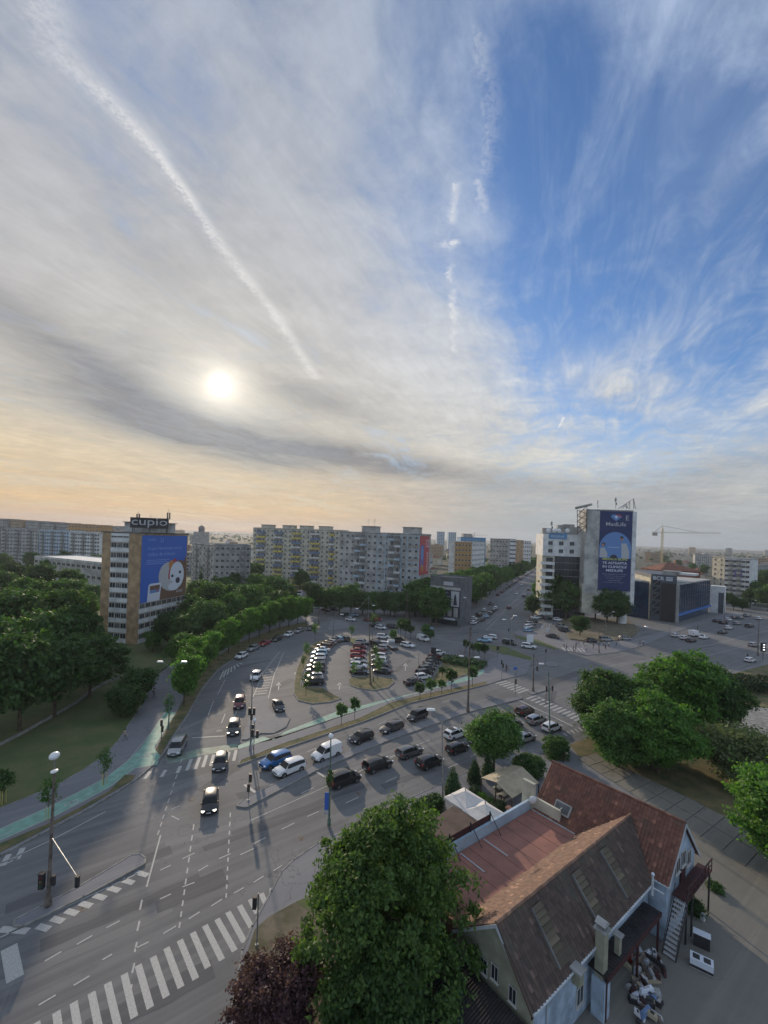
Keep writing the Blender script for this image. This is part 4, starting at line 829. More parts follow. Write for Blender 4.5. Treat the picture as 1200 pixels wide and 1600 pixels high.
W_.slabx(mb, L_*.5, L_*.85, 2.3, 2.9, 0, .4, 'adwhite'); W_.slabx(mb, 1, L_-1, .3, 2.2, 0, .06, 'glass'); W_.slabx(mb, L_*.45, L_*.75, 15.2, 16.6, 0, .25, 'adfur')
mb.build('poster_facade', t)
# orange and white block and the ones behind
pm_ = at(737, 848, 300); pl_ = at(711, 847, 285); pr_ = at(757, 848, 322)
block('apartment_block', 'orange apartment block behind the avenue trees', at(711, 848, 300), at(737, 849, 296), 24, at(711, 848, 300)[2], 'orange', 9, 5, w=1.3, wn=45, mull=0)
block('apartment_block', 'white gridded apartment wing joined to the orange block', at(738, 848.6, 297), at(757.5, 848.6, 330), 16, at(757, 848.5, 330)[2], 'white', 9, 9, w=1.6, wn=81)
block('flat_roofed_hall', 'blue topped office block behind the orange apartment block', at(720, 841, 380), at(759, 844, 380), 20, at(740, 841, 380)[2], 'bluepanel', 6, 8, w=1.6, wn=40)
block('apartment_block', 'grey green apartment block over the avenue trees', at(766, 846, 350), at(794, 846, 345), 14, at(780, 843, 350)[2], 'greywall', 9, 6, w=1.3, wn=54)
block('apartment_block', 'white striped apartment block right of the grey green one', at(785, 846, 400), at(806, 846, 400), 14, at(795, 843, 400)[2], 'white', 9, 5, w=3, wn=45)
block('apartment_block', 'tan blank ended block at the far end of the avenue', at(805, 847, 430), at(818, 847, 430), 14, at(812, 845, 430)[2], 'brick', 8, 2, w=1.2, wn=16)
block('apartment_block', 'slim white block last before the office wing', at(816, 847, 470), at(830, 848, 470), 14, at(823, 846, 470)[2], 'white', 8, 4, w=1.5, wn=32)
for x0, x1, y0, y1, Yd, lab in ((683,695,831,846,900,'left one of two slim distant grey towers'),(701,713,832,847,900,'right one of two slim distant grey towers')):
    block('distant_tower', lab, at(x0, y0, Yd), at(x1, y0+.5, Yd), 18, at(x0, y0, Yd)[2], 'bluewall', 16, 4, w=2.4, wn=64)
block('distant_tower', 'dark distant block with a roof box left of the far crane', at(724, 834, 800), at(738, 835, 800), 18, at(730, 834.5, 800)[2], 'greywall', 12, 4, w=2.4, wn=48)
# ---- white office wing, tower with clinic advert and round column
Yw = 192.0
ta, tb = at(916, 797, 184), at(989.5, 797, 182); wa_, wb_ = at(849, 834, 192), at(917, 838, 189)
T = thing('office_tower', 'white and grey office building with a blue clinic banner on its tall tower', 'building', (wa_[0], wa_[1], 0))
wing = Wall(wa_, wb_); dw = -Vector((wing.n.x, wing.n.y))*18; A = Vector(wa_[:2]); B = Vector(wb_[:2])
zt = at(849, 834, 192)[2]; zb = at(849, 868, 192)[2]
solid('white_upper_storeys', [A, B, B+dw, A+dw], zb, zt, 'white', T)
gl_a = A+Vector((wing.d.x, wing.d.y))*5.2+dw*.03
solid('glazed_facade', [gl_a, B+dw*.03, B+dw*.95, gl_a+dw*.9], 0, zb, 'glass', T)
mb = MB(); wg = Wall(gl_a, B+dw*.03)
for k in range(1, 9): wg.slabx(mb, 0, wg.L, zb-k*2.9, zb-k*2.9+.14, 0, .12, 'metal')
for k in range(0, 10): wg.slabx(mb, k*wg.L/9-.05, k*wg.L/9+.05, .1, zb-.1, .0, .08, 'darkmetal')
mb.build('glazing_bars', T)
stw = Wall(A, A+Vector((wing.d.x, wing.d.y))*5.1); solid('stair_tower', [A+dw*.03, gl_a, gl_a+dw*.8, A+dw*.8], 0, zb, 'cream', T)
mb = MB()
for k in range(8): z = zb-1.2-k*3.1; stw.slabx(mb, -.9, 5.0, z-2.6, z-1.5, -.3, .7, 'white'); stw.slabx(mb, 1.6, 4.4, z-1.3, z+.4, -.5, -.45, 'glass')
mb.build('balcony_bands', T)
win = Many('window', T)
for r in range(2):
    for c in range(5): win.add(wing, win_mesh(1.9, 1.7, 'glass', 'frame', 1), 3.1+c*4.4, zb+1.9+r*3.35+.3, .03) if c < 4 else None
win.done()
mb = MB(); wing.slabx(mb, 2.3, 9.7, zt-2.0, zt+.4, 0, .25, 'bluepanel'); wing.text(mb, 'REGINA', 3.2, zt-1.4, 1.0, .28, 'adwhite', w=5.4); mb.build('blue_sign', T)
mb = MB(); wing.text(mb, 'Pizza', 17.2, zb+3.2, 1.6, .06, 'adpurple', w=4.2); wing.quad(mb, 17.2, 21.6, zb+2.2, zb+2.9, .06, 'adpurple'); wing.quad(mb, 17.0, 21.9, zb+1.2, zb+1.7, .06, 'adred'); mb.build('wall_sign', T)
mb = MB()
for (u, dd, w, h) in ((2.2, 4, 4, 2.6), (8, 5, 3, 4.2), (11.5, 6, 4.6, 4.6), (15, 5, 2.4, 3.4), (17, 7, 5, 2.4), (5.6, 6, 4, 2)): c = wing.p(u, 0, -dd); mb.box((c[0], c[1], zt+h/2), (w, 3, h), 'greywall', wing.rz)
mb.build('roof_plant', T)
A2, B2 = Vector(ta[:2]), Vector(tb[:2]); wt = Wall(A2, B2); dt = -Vector((wt.n.x, wt.n.y))*9; zt2 = at(916, 797, 184)[2]
solid('tower_wall', [A2, B2, B2+dt, A2+dt], 12.2, zt2, 'greywall2', T); solid('tower_roof', [A2-dt*.03, B2-dt*.03, B2+dt, A2+dt], zt2, zt2+.4, 'greywall', T)
e1 = B2+Vector((wt.d.x, wt.d.y))*1.7; solid('corner_fin', [B2+dt*.02, e1+dt*.05, e1+dt*.5, B2+dt*.5], 8, zt2-.1, 'white', T)
mb = MB(); wt.slabx(mb, -.4, 6.5, 4, 16, -4, -.3, 'cream'); wt.slabx(mb, 6.6, 14, 6, 12, -4, -3, 'adink'); mb.build('lower_wall', T)
mb = MB(); c = wt.p(wt.L-2.2, 0, -2.0); mb.tube((c[0], c[1], 0), (c[0], c[1], 13.5), 1.75, 1.75, 'white', 20); mb.build('round_column', T, smooth=40)
mb = MB(); zA, zB = at(938, 922, 184)[2], zt2-.2; u0, u1 = wt.L*.30, wt.L-.25; wt.slabx(mb, u0, u1, zA, zB, 0, .15, 'navy'); Wd, Hh = u1-u0, zB-zA
def q(u, z): return (u0+Wd*u, zA+Hh*z)
wt.ell(mb, *q(.5,.52), Wd*.5, Hh*.22, .17, 'adsky', a0=0, a1=3.1416); wt.quad(mb, *[q(0.01,0)[0], q(.99,0)[0]], q(0,.41)[1], q(0,.52)[1], .17, 'adsky')
for (cx_, cz_, m_) in ((.44,.935,'adsky'),(.57,.935,'adred')): wt.ell(mb, *q(cx_, cz_), Wd*.10, Hh*.026, .18, m_)
wt.poly(mb, [q(.335,.93), q(.5,.877), q(.675,.93), q(.5,.945)], .185, 'adsky'); wt.poly(mb, [q(.5,.905), q(.56,.935), q(.5,.95), q(.44,.935)], .195, 'adwhite')
wt.text(mb, 'MedLife', *q(.5,.815), 1.6, .19, 'adfur', w=Wd*.62, center=True, bold=.01); wt.text(mb, 'E', *q(.80,.89), 2.0, .18, 'adfur'); 
wt.ell(mb, *q(.69,.655), .62, .85, .22, 'adskin'); wt.ell(mb, *q(.69,.675), .68, .5, .23, 'adink'); wt.poly(mb, [q(.60,.41),(q(.58,.5)),q(.62,.61),q(.76,.61),q(.92,.55),q(.95,.41)], .21, 'adsky'); wt.poly(mb, [q(.70,.41), q(.68,.60), q(.84,.60), q(.93,.5), q(.93,.41)], .22, 'adfur')
wt.ell(mb, *q(.13,.58), .8, .8, .22, 'adink'); wt.ell(mb, *q(.12,.575), .5, .6, .23, 'adskin'); wt.poly(mb, [q(.02,.42), q(.04,.53), q(.16,.545), q(.26,.47), q(.26,.42)], .22, 'adfur'); wt.ell(mb, *q(.46,.41), 1.5, 1.5, .24, 'adink', a0=0, a1=3.1416); wt.quad(mb, q(.28,0)[0], q(.62,0)[0], q(0,.545)[1], q(0,.55)[1], .22, 'adwhite')
wt.text(mb, 'MEDICII BUNI', *q(.5,.385), .95, .19, 'adyellow', w=Wd*.76, center=True, bold=.02)
for k, (s_, w_) in enumerate((('TE ASTEAPTA', .76), ('IN CLINICILE', .74), ('MEDLIFE', .52))): wt.text(mb, s_, *q(.5,.335-.047*k), .98, .19, 'adwhite', w=Wd*w_, center=True, bold=.02)
for k, (s_, w_) in enumerate((('Pentru sanatatea ta si a familiei', .74), ('consultatii de specialitate', .64), ('investigatii medicale', .5), ('analize de laborator', .4), ('programari la receptie', .6))): wt.text(mb, s_, *q(.5,.205-.026*k), .38, .19, 'adfur', w=Wd*w_, center=True)
mb.build('clinic_banner', T)
# rooftop structures on the tower
def frame_thing(name, label, cat, pts, bars_, m, r=.12):
    t = thing(name, label, cat, pts[0]); mb = MB()
    for a, b in bars_: mb.tube(pts[a], pts[b], r, r, m, 6)
    mb.build('frame', t); return t
P = [at(902, 833, 186), at(902, 797, 186), at(917, 833, 183), at(917, 790, 183), at(902, 815, 186), at(917, 812, 183), at(902, 806, 186), at(917, 803, 183), at(902, 824, 186), at(917, 822, 183)]
t = frame_thing('billboard_frame', 'rusty lattice billboard frame seen edge on left of the tower top', 'frame', P, ((0,1),(2,3),(1,7),(4,7),(4,9),(8,9),(8,5),(6,5),(0,9),(6,3)), 'rustpole', .14)
mb = MB(); a, b = at(899, 794, 187), at(925, 788, 183); mb.tube(a, b, .55, .45, 'greywall', 6); mb.build('top_beam', t)
P = [at(966, 795, 183), at(990, 779, 186), at(972, 795, 183), at(984, 795, 184), at(979, 787, 184), at(990, 795, 187), at(984, 783, 185), at(993, 795, 187), at(975, 790, 184), at(979, 795, 185)]
frame_thing('lattice_frame', 'pale steel lattice frame sloping up on the right of the tower roof', 'frame', P, ((0,1),(1,5),(4,9),(6,3),(2,4),(8,3),(1,7),(0,8),(9,6)), 'metal', .12)
for x, y0, y1, lab, r in ((962,796,776,'dark aerial cluster on the middle of the tower roof',.16),(934,796,780,'thin white aerial on the left of the tower roof',.08),(862,826,813,'small panel aerial on the wing roof left end',.16)):
    a, b = at(x, y0, 184), at(x, y1, 184); t = thing('roof_aerial', lab, 'antenna', a); mb = MB(); mb.tube(a, b, r*.5, r*.35, 'metal', 6); mb.box((b[0], b[1], b[2]-1.4), (r*5, .2, 1.5), 'metal'); mb.box((b[0]+r*2, b[1], b[2]-3), (r*3, .2, .9), 'darkmetal'); mb.build('aerial', t)
for i, x in enumerate((857, 867, 874, 887)):
    a = at(x, 833, 190); t = thing('satellite_dish', ['leftmost','second','third','rightmost'][i]+' white satellite dish on the roof edge of the office wing', 'dish', a); mb = MB(); mb.ball((a[0], a[1]+.3, a[2]+1.0), 1.0, 'lamp', 1, .35, 1, 12, 8); mb.build('bowl', t, smooth=60); mb = MB(); mb.tube(a, (a[0], a[1]+.5, a[2]+.8), .08, .08, 'metal', 6); mb.build('bracket', t)
# ---- dark bank building
p0, p1, p2 = at(1018, 895, 197), at(1058, 899, 190), at(1109, 908, 226); p00 = at(992, 886, 232)
T = thing('bank_building', 'dark grey bank office with white BCR letters and a blue glass wing', 'building', (p1[0], p1[1], 0)); w1 = Wall(p0, p1); 
M['slate'] = mat('slate_cladding', (.085,.10,.125), .6, .15, .4); M['blueglass'] = mat('blue_glass', (.02,.05,.11), .15, .2, .5); M['blueneon'] = mat('blue_fascia', (.03,.16,.5), .4, 0)
back = (p0[0]+24, p0[1]+40)
solid('wall', [p0, p1, (p1[0]+14, p1[1]+30), (p0[0]+10, p0[1]+34)], 0, 20.4, 'slate', T)
solid('light_side_wall', [(p00[0], p00[1]), (p0[0]-.05, p0[1]+.3), (p0[0]+9, p0[1]+33), (p00[0]+9, p00[1]+20)], 0, 18.6, 'cream', T)
wl2 = Wall((p00[0], p00[1]), (p0[0]-.05, p0[1]+.3)); mb = MB(); wl2.slabx(mb, .5, wl2.L-3, 1, 13.2, 0, .2, 'slate')
for k in range(4): wl2.slabx(mb, 1, wl2.L-4, 3+k*3, 3.4+k*3, .2, .4, 'cream')
mb.build('dark_bays', T)
mb = MB(); w1.text(mb, 'BCR', .7, 17.9, 1.7, .08, 'adwhite', w=4.4, bold=.03); 
for k in range(3): w1.slabx(mb, 5.7, 8.2, 17.9+k*.62, 18.3+k*.62, 0, .08, 'adwhite')
mb.build('letters', T)
mb = MB()
for k in range(5): z = 3.0+k*3.2; w1.slabx(mb, .8, 3.6, z, z+2.3, 0, .05, 'glass'); mb.tube(w1.p(.9, z, .25), w1.p(3.2, z+2.2, .25), .12, .12, 'metal', 5)
w1.slabx(mb, 3.9, w1.L-.2, .2, 16.8, 0, .04, 'plastic'); w1.slabx(mb, w1.L-.05, w1.L+.9, 0, 16.4, -1, .2, 'greywall'); mb.build('window_bays', T)
w2 = Wall((p1[0]+.9, p1[1]+1), (p2[0], p2[1])); d2 = -Vector((w2.n.x, w2.n.y))*24; a, b = Vector(w2.a[:2]), Vector((p2[0], p2[1]))
solid('glass_wing', [a, b, b+d2, a+d2], 0, 16.3, 'blueglass', T); solid('wing_roof', [a-d2*.01, b-d2*.01, b+d2, a+d2], 16.3, 16.9, 'greywall2', T)
mb = MB()
for k in range(15): w2.slabx(mb, k*w2.L/14-.12, k*w2.L/14+.12, 4.0, 16.2, 0, .25, 'slate')
for k in range(4): w2.slabx(mb, .13, w2.L-.13, 4+k*3.2, 4.25+k*3.2, 0, .12, 'darkmetal')
w2.slabx(mb, 0, w2.L, 3.0, 3.9, 0, 1.0, 'blueneon'); mb.build('fins', T)
mb = MB(); mb.box((w1.p(6, 0, -8)[0], w1.p(6, 0, -8)[1], 21.2), (6, 6, 1.6), 'greywall', w1.rz); mb.box((w1.p(11, 0, -12)[0], w1.p(11, 0, -12)[1], 20.9), (7, 8, .9), 'white', w1.rz); mb.build('roof_housing', T)
pa, pb = at(1110, 912, 226), at(1133, 917, 222); wp = Wall(pa, pb); T = thing('portal_building', 'white rectangular portal wall with a dark shutter right of the bank', 'building', (pa[0], pa[1], 0)); mb = MB()
wp.slabx(mb, 0, 3.4, 0, 13.6, -6, 0, 'white'); wp.slabx(mb, 3.45, wp.L, 10.4, 13.6, -6, 0, 'white'); wp.slabx(mb, 3.45, wp.L-.5, 0, 10.35, -6, -.5, 'slate'); wp.slabx(mb, wp.L-.45, wp.L, 0, 10.35, -6, 0, 'white'); mb.build('wall', T)
# red hipped house and grey roofs behind the tower
def hiphouse(name, label, c, w, d, h, rh, wm_, rm, rz=0, group=None, cat='house', chim=True, nw=4):
    t = thing(name, label, cat, (c[0], c[1], 0), rz, group); mb = MB(); mb.box((0, 0, h/2), (w, d, h), wm_); mb.build('wall', t, local=True)
    mb = MB(); e = .5; x, y = w/2+e, d/2+e; r_ = max(w/2-d/2, .3)
    b = [(-x, -y, h+.01), (x, -y, h+.01), (x, y, h+.01), (-x, y, h+.01)]; q1, q2 = (-r_, 0, h+rh), (r_, 0, h+rh)
    mb.face([b[0], b[1], q2, q1], rm); mb.face([b[2], b[3], q1, q2], rm); mb.face([b[1], b[2], q2], rm); mb.face([b[3], b[0], q1], rm); mb.face([b[3], b[2], b[1], b[0]], rm); ro = mb.build('roof', t, local=True)
    if chim: mb = MB(); mb.box((w*.2, d*.12, h+rh*.8), (1.0, 1.0, rh), 'brick'); mb.build('chimney', ro, local=True)
    k = win_mesh(1.2, 1.4)
    for i in range(nw): inst('window', k, t, (-w/2+(i+.5)*w/nw, -d/2, h*.55), 0)
    return t
c = at(1006, 880, 330); hiphouse('red_hipped_house', 'large dark red hipped roof house between the clinic tower and the bank', (c[0], 300), 26, 22, 17, 5, 'roofred', 'roofred')
block('apartment_block', 'white eight storey block with a blue square in its facade right of the bank', at(1133, 872.5, 272), at(1172, 876, 262), 15, 26.6, 'white', 9, 6, w=1.9, h=1.4, balc=lambda r, c: ('cream', True) if c in (1, 3) else None)
t, W_, a, b, d = block('apartment_block', 'cream stair end wall block joined left of the white eight storey block', at(1113.5, 869.5, 282), at(1132.6, 872.3, 273), 13, 26.9, 'cream', 9, 2, w=1.2, wn=20)
w_ = Wall(at(1133, 872.5, 271.6), at(1172, 876, 261.6)); bb = thing('blue_wall_sign', 'blue square sign fixed on the white eight storey block', 'sign', w_.p(8, 17, .3)); mb = MB(); w_.slabx(mb, 5, 8.6, 15.8, 20.4, -.1, .1, 'adpurple'); mb.build('board', bb)
# ---- the far town: individually built houses and blocks
def clear(x, y):
    a = x/y
    if .30 < a < .385 and y < 1000: return False
    if -1 < a < -.02 and y < 330: return False
    if -.02 < a < .60 and y < 330: return False
    if -.95 < a < -.62 and y < 520: return False
    return True
cnt = 0; rr = random.Random(5); seen_ = {}
while cnt < 190:
    y = 260*(12**rr.random()); x = y*rr.uniform(-.86, .9)
    if not clear(x, y): continue
    cnt += 1; big = rr.random() < (.12 if y < 600 else .22)
    zone = ['left of the grey block', 'beyond the middle blocks', 'beyond the bank'][0 if x/y < -.05 else (1 if x/y < .4 else 2)]
    zone += ', ' + ('rather near' if y < 420 else 'middle distance' if y < 800 else 'far back' if y < 1500 else 'near the horizon')
    if big:
        h = rr.uniform(12, 22) if y < 1100 else rr.uniform(22, 34); w = rr.uniform(18, 46); m_ = rr.choice(['white', 'greywall', 'greywall2', 'cream', 'orange', 'brick'])
        t = thing('distant_block', '%s distant apartment block %s' % ({'white':'white','greywall':'grey','greywall2':'pale grey','cream':'cream','orange':'orange','brick':'ochre'}[m_], zone), 'building', (x, y, 0), rr.uniform(-.5, .5), 'distant blocks '+zone.split(',')[0])
        mb = MB(); mb.box((0, 0, h/2), (w, 12, h), m_); mb.build('wall', t, local=True); mb = MB(); mb.box((0, 0, h+.3), (w+.6, 12.6, .6), 'roofgrey'); mb.box((w*.2, 0, h+1.6), (6, 5, 2), m_); mb.build('roof', t, local=True)
        mb = MB(); nf = int(h/2.9)
        for f in range(nf):
            for k in range(int(w/3)): mb.box((-w/2+1.5+k*3, -6.02, 1.7+f*2.9), (1.5, .08, 1.4), 'glass')
        mb.build('windows', t, local=True)
    else:
        w1_, w2_ = rr.choice(['white', 'cream', 'greywall', 'cream', 'brick']), rr.choice(['roofred', 'roofred', 'roofgrey'])
        hiphouse('distant_house', 'small %s walled house with %s roof %s' % ({'white':'white','cream':'cream','greywall':'grey','brick':'ochre'}[w1_], {'roofred':'red','roofgrey':'grey'}[w2_], zone), (x, y), rr.uniform(10, 20), rr.uniform(9, 13), rr.uniform(4, 10), rr.uniform(2.5, 5), w1_, w2_, rr.uniform(-.8, .8), 'distant houses '+zone.split(',')[0], nw=3, chim=rr.random() < .4)
# church dome far left and tower crane on the right
c = at(315, 826, 700); t = thing('church', 'dark domed church far off right of the brick tower', 'church', (c[0], c[1], 0)); mb = MB(); mb.box((0, 0, 15), (16, 22, 30), 'greywall'); mb.build('wall', t, local=True); mb = MB(); mb.tube((0, 0, 30), (0, 0, 35), 4.5, 4.5, 'roofgrey', 12); mb.ball((0, 0, 35), 4.8, 'roofgrey', 1, 1, 1.1, 12, 8); mb.tube((0, 0, 39), (0, 0, 43), .3, .1, 'darkmetal', 6); mb.build('dome', t, local=True)
M['craneyellow'] = mat('crane_paint', (.42,.36,.22), .6, 0)
def lattice(mb, a, b, w, m, n):
    a, b = Vector(a), Vector(b); d = (b-a); u = Vector((0, 1, 0)) if abs(d.normalized().z) > .5 else Vector((0, 0, 1)); s = d.normalized().cross(u).normalized(); u = s.cross(d.normalized())
    C_ = [(s+u)*w, (s-u)*w, (-s-u)*w, (-s+u)*w]
    for c in C_: mb.tube(a+c, b+c, w*.2, w*.2, m, 4)
    for k in range(n):
        p, q = a+d*(k/n), a+d*((k+1)/n)
        for j in range(4): mb.tube(p+C_[j], q+C_[(j+1) % 4], w*.13, w*.13, m, 4)
def crane(x, yb, yt, xl, xr, Yd, lab):
    b, tp = at(x, yb, Yd), at(x, yt, Yd); t = thing('tower_crane', lab, 'crane', (b[0], b[1], 0)); mb = MB(); lattice(mb, (b[0], b[1], 0), tp, .7, 'craneyellow', 14); mb.build('mast', t)
    jl, jr = at(xl, yt+3, Yd), at(xr, yt+.5+(xr-x)*.0, Yd); z = tp[2]-1.5; mb = MB(); lattice(mb, (jl[0], jl[1], z), (jr[0], jr[1], z+1.5), .5, 'craneyellow', 26); mb.build('jib', t)
    mb = MB(); mb.tube(tp, (tp[0], tp[1], tp[2]+5.5), 1.0, .2, 'craneyellow', 4); mb.tube((tp[0], tp[1], tp[2]+5.3), (jr[0]*.6+tp[0]*.4, jr[1], z+1.5), .15, .15, 'darkmetal', 4); mb.tube((tp[0], tp[1], tp[2]+5.3), (jl[0]+1, jl[1], z), .15, .15, 'darkmetal', 4); mb.build('apex', t)
    mb = MB(); mb.box((jl[0]+2, jl[1], z-1.5), (4, 2, 3.2), 'greywall'); mb.build('counterweight', t)
crane(1035, 856, 830, 1020, 1126, 430, 'tower crane with a long level jib over the right horizon')
crane(741, 848, 836, 736, 762, 900, 'tiny distant crane above the blue topped office block')
# ------------------------------------------------------------------ farm house in the right foreground
def tilemat(name, c1, c2, c3):
    m = bpy.data.materials.new(name); m.use_nodes = True; t = m.node_tree; E.t = t; b = t.nodes['Principled BSDF']
    g = t.nodes.new('ShaderNodeNewGeometry'); tcn = t.nodes.new('ShaderNodeTexCoord')
    n = noise(tcn.outputs['Object'], .7, 6, .65); r = E(g.outputs['Random Per Island'])
    o = mix(r, c1, c2); o = mix(sstep(n, .5, .72)*.7, o, c3); o = mix(sstep(r, .96, .98)*.4, o, tuple(min(1, q*2.2) for q in c2))
    t.links.new(o, b.inputs['Base Color']); b.inputs['Roughness'].default_value = .85; return m
M['tile_red'] = tilemat('red_roof_tile', (.13,.058,.042), (.21,.098,.068), (.095,.066,.052))
M['tile_dark'] = tilemat('dark_roof_tile', (.062,.046,.04), (.115,.078,.062), (.085,.088,.068))
M['tile_tan'] = tilemat('tan_roof_tile', (.165,.095,.068), (.275,.165,.112), (.13,.10,.075))
M['tile_moss'] = tilemat('mossy_roof_tile', (.075,.062,.045), (.13,.11,.075), (.05,.045,.032))
M['terrace'] = mat('red_terrace', (.34,.15,.115), .8, 0, .5, col2=(.24,.115,.09)); M['felt'] = mat('brown_roof_felt', (.11,.075,.06), .9, .15, .6)
M['maroon'] = mat('maroon_wood', (.055,.016,.016), .7, .1, 1); M['palewall'] = mat('pale_blue_lime_wall', (.37,.46,.56), .8, .2, .6); M['creamwall'] = mat('cream_lime_wall', (.30,.30,.22), .85, .15, .6)
M['canvas'] = mat('white_canvas', (.62,.60,.58), .8, .06, 1); M['canvas2'] = mat('beige_canvas', (.40,.34,.24), .85, .1, .8); M['corrugated'] = mat('corrugated_sheet', (.03,.028,.03), .5, .2, 1); M['zinc'] = mat('zinc_gutter', (.50,.54,.57), .4, .1, 1)
uh = Vector((.789, .615)); nh = Vector((-.615, .789)); OH = Vector((8.19, 28.82)); RH = math.atan2(.615, .789)
def toL(p): d = Vector(p[:2])-OH; return (d.dot(uh), d.dot(nh), p[2])
def toW(p): q = OH+uh*p[0]+nh*p[1]; return (q.x, q.y, p[2])
Hs = thing('tiled_farmhouse', 'old tiled house with pale blue walls and two crossing roofs in the right foreground', 'house', (OH.x, OH.y, 0), RH)
def tiles(mb, p0, ux, dn, lu, ld, m, tw=.30, th=.40, clip=None, lift=.085):
    """courses of tiles on a slope: p0 the ridge end, ux along the ridge, dn down the slope"""
    p0, ux, dn = Vector(p0), Vector(ux).normalized(), Vector(dn).normalized(); nn = ux.cross(dn)
    if nn.z < 0: nn = -nn
    for j in range(int(math.ceil(ld/th))):
        d0, d1 = j*th-.03, min((j+1)*th+.05, ld+.05)
        for i in range(int(math.ceil(lu/tw))):
            u0, u1 = i*tw, min((i+1)*tw-.012, lu); um = (u0+u1)/2
            if clip and not clip(um, (d0+d1)/2): continue
            jt = random.uniform(-.008, .008); A = []
            for d, l in ((d0, .012), (d1, lift)):
                for u, e in ((u0, 0), (um, .045), (u1, 0)): A.append(p0+ux*u+dn*(d+jt)+nn*(l+e+jt))
            k = len(mb.v); mb.v += [tuple(a) for a in A]; mi = mb.mi(m)
            mb.f += [(k, k+1, k+4, k+3), (k+1, k+2, k+5, k+4)]; mb.m += [mi, mi]
def obox(mb, x0, x1, y0, y1, z0, z1, m): mb.box(((x0+x1)/2, (y0+y1)/2, (z0+z1)/2), (x1-x0, y1-y0, z1-z0), m); return mb
LB, ZB, EB, RB = 19.9, 8.0, 4.75, 2.95     # wing B: ridge length, ridge, eave, run
ZT = 4.95                                    # terrace level
XA, ZA, EA, RA, NA0, NA1 = 20.8, 9.0, 5.05, 3.5, -4.1, 8.6
# walls
mb = MB(); mb.hexa([(0.25,-2.55,0),(17.4,-2.55,0),(17.4,3.2,0),(.25,3.2,0)], [(0.25,-2.55,EB+.25),(17.4,-2.55,EB+.25),(17.4,3.2,EB),(.25,3.2,EB)], 'palewall'); mb.build('wing_wall', Hs, local=True)
mb = MB(); mb.hexa([(.22,-2.6,0),(.22,3.45,0),(.22,3.45,ZT+.1),(.22,0,ZB-.35),(.22,-2.6,EB+.1)], [(.5,-2.6,0),(.5,3.45,0),(.5,3.45,ZT+.1),(.5,0,ZB-.35),(.5,-2.6,EB+.1)], 'creamwall'); mb.build('gable_wall', Hs, local=True)
mb = MB(); g = [(XA-3.2, EA+.1), (XA, ZA-.3), (XA+3.2, EA+.1)]
obox(mb, XA-3.2, XA+3.2, NA0+.25, NA1-.25, 0, EA, 'palewall')
for y0, y1 in ((NA0+.2, NA0+.5), (NA1-.5, NA1-.2)): mb.hexa([(XA-3.2,y0,EA-.05),(XA+3.2,y0,EA-.05),(XA+3.2,y1,EA-.05),(XA-3.2,y1,EA-.05)][:0] or [(XA-3.2,y0,EA),(XA+3.2,y0,EA),(XA,y0,ZA-.35)], [(XA-3.2,y1,EA),(XA+3.2,y1,EA),(XA,y1,ZA-.35)], 'palewall')
mb.build('house_wall', Hs, local=True)
# roof planes under the tiles plus the tiles
def slope(name, q, m, th=.12):
    mb = MB(); q = [Vector(p) for p in q]; n = (q[1]-q[0]).cross(q[2]-q[1]).normalized(); n = n if n.z > 0 else -n
    mb.hexa([tuple(p-n*th) for p in q], [tuple(p) for p in q], m); return mb
RBs = math.hypot(RB, ZB-EB)
mb = slope('', [(0,0,ZB),(LB,0,ZB),(17.2,-RB,EB),(-.25,-RB,EB)], 'tile_dark')
tiles(mb, (0,0,ZB), (1,0,0), (0,-RB,EB-ZB), 19.6, RBs, 'tile_dark', clip=lambda u, d: u < 19.7-d*.62)
mb.build('wing_roof', Hs, local=True)
RN = 3.7; mb = slope('', [(0,0,ZB),(LB,0,ZB),(17.6,RN,ZT+.06),(0,RN,ZT+.06)], 'tile_tan'); tiles(mb, (0,0,ZB), (1,0,0), (0,RN,ZT-ZB+.06), 19.7, math.hypot(RN, ZB-ZT), 'tile_tan', clip=lambda u, d: u < 19.7-d*.5); mb.build('terrace_side_roof', Hs, local=True)
RAs = math.hypot(RA, ZA-EA)
mb = slope('', [(XA,NA0,ZA),(XA,NA1,ZA),(XA-RA,NA1,EA),(XA-RA,NA0,EA)], 'tile_red')
def clipA(u, d):                                        # leave out the tiles under the crossing wing roof
    n = NA0+u; z = ZA-d*(ZA-EA)/RAs
    if -RB < n < 0: return z > ZB+n*(ZB-EB)/RB-.05
    if 0 <= n < RN: return z > ZB-n*(ZB-ZT)/RN-.05
    return True
tiles(mb, (XA,NA0,ZA), (0,1,0), (-RA,0,EA-ZA), NA1-NA0, RAs, 'tile_red', clip=clipA); mb.build('main_roof', Hs, local=True)
mb = slope('', [(XA,NA0,ZA-.005),(XA,NA1,ZA-.005),(XA+RA+.4,NA1,EA-.4),(XA+RA+.4,NA0,EA-.4)], 'tile_red'); tiles(mb, (XA,NA0,ZA), (0,1,0), (RA+.4,0,EA-.4-ZA), NA1-NA0, math.hypot(RA+.4, ZA-EA+.4), 'tile_red'); mb.build('rear_roof', Hs, local=True)
mb = MB()
for k in range(34): mb.tube((XA, NA0+k*.375, ZA+.03), (XA, NA0+(k+1)*.375+.03, ZA+.05), .13, .12, 'tile_red', 8)
mb.build('ridge_tiles', Hs, local=True); mb = MB()
for k in range(53): mb.tube((k*.373, 0, ZB+.03), (k*.373+.40, 0, ZB+.05), .13, .12, 'tile_tan', 8)
mb.build('ridge_tiles', Hs, local=True)
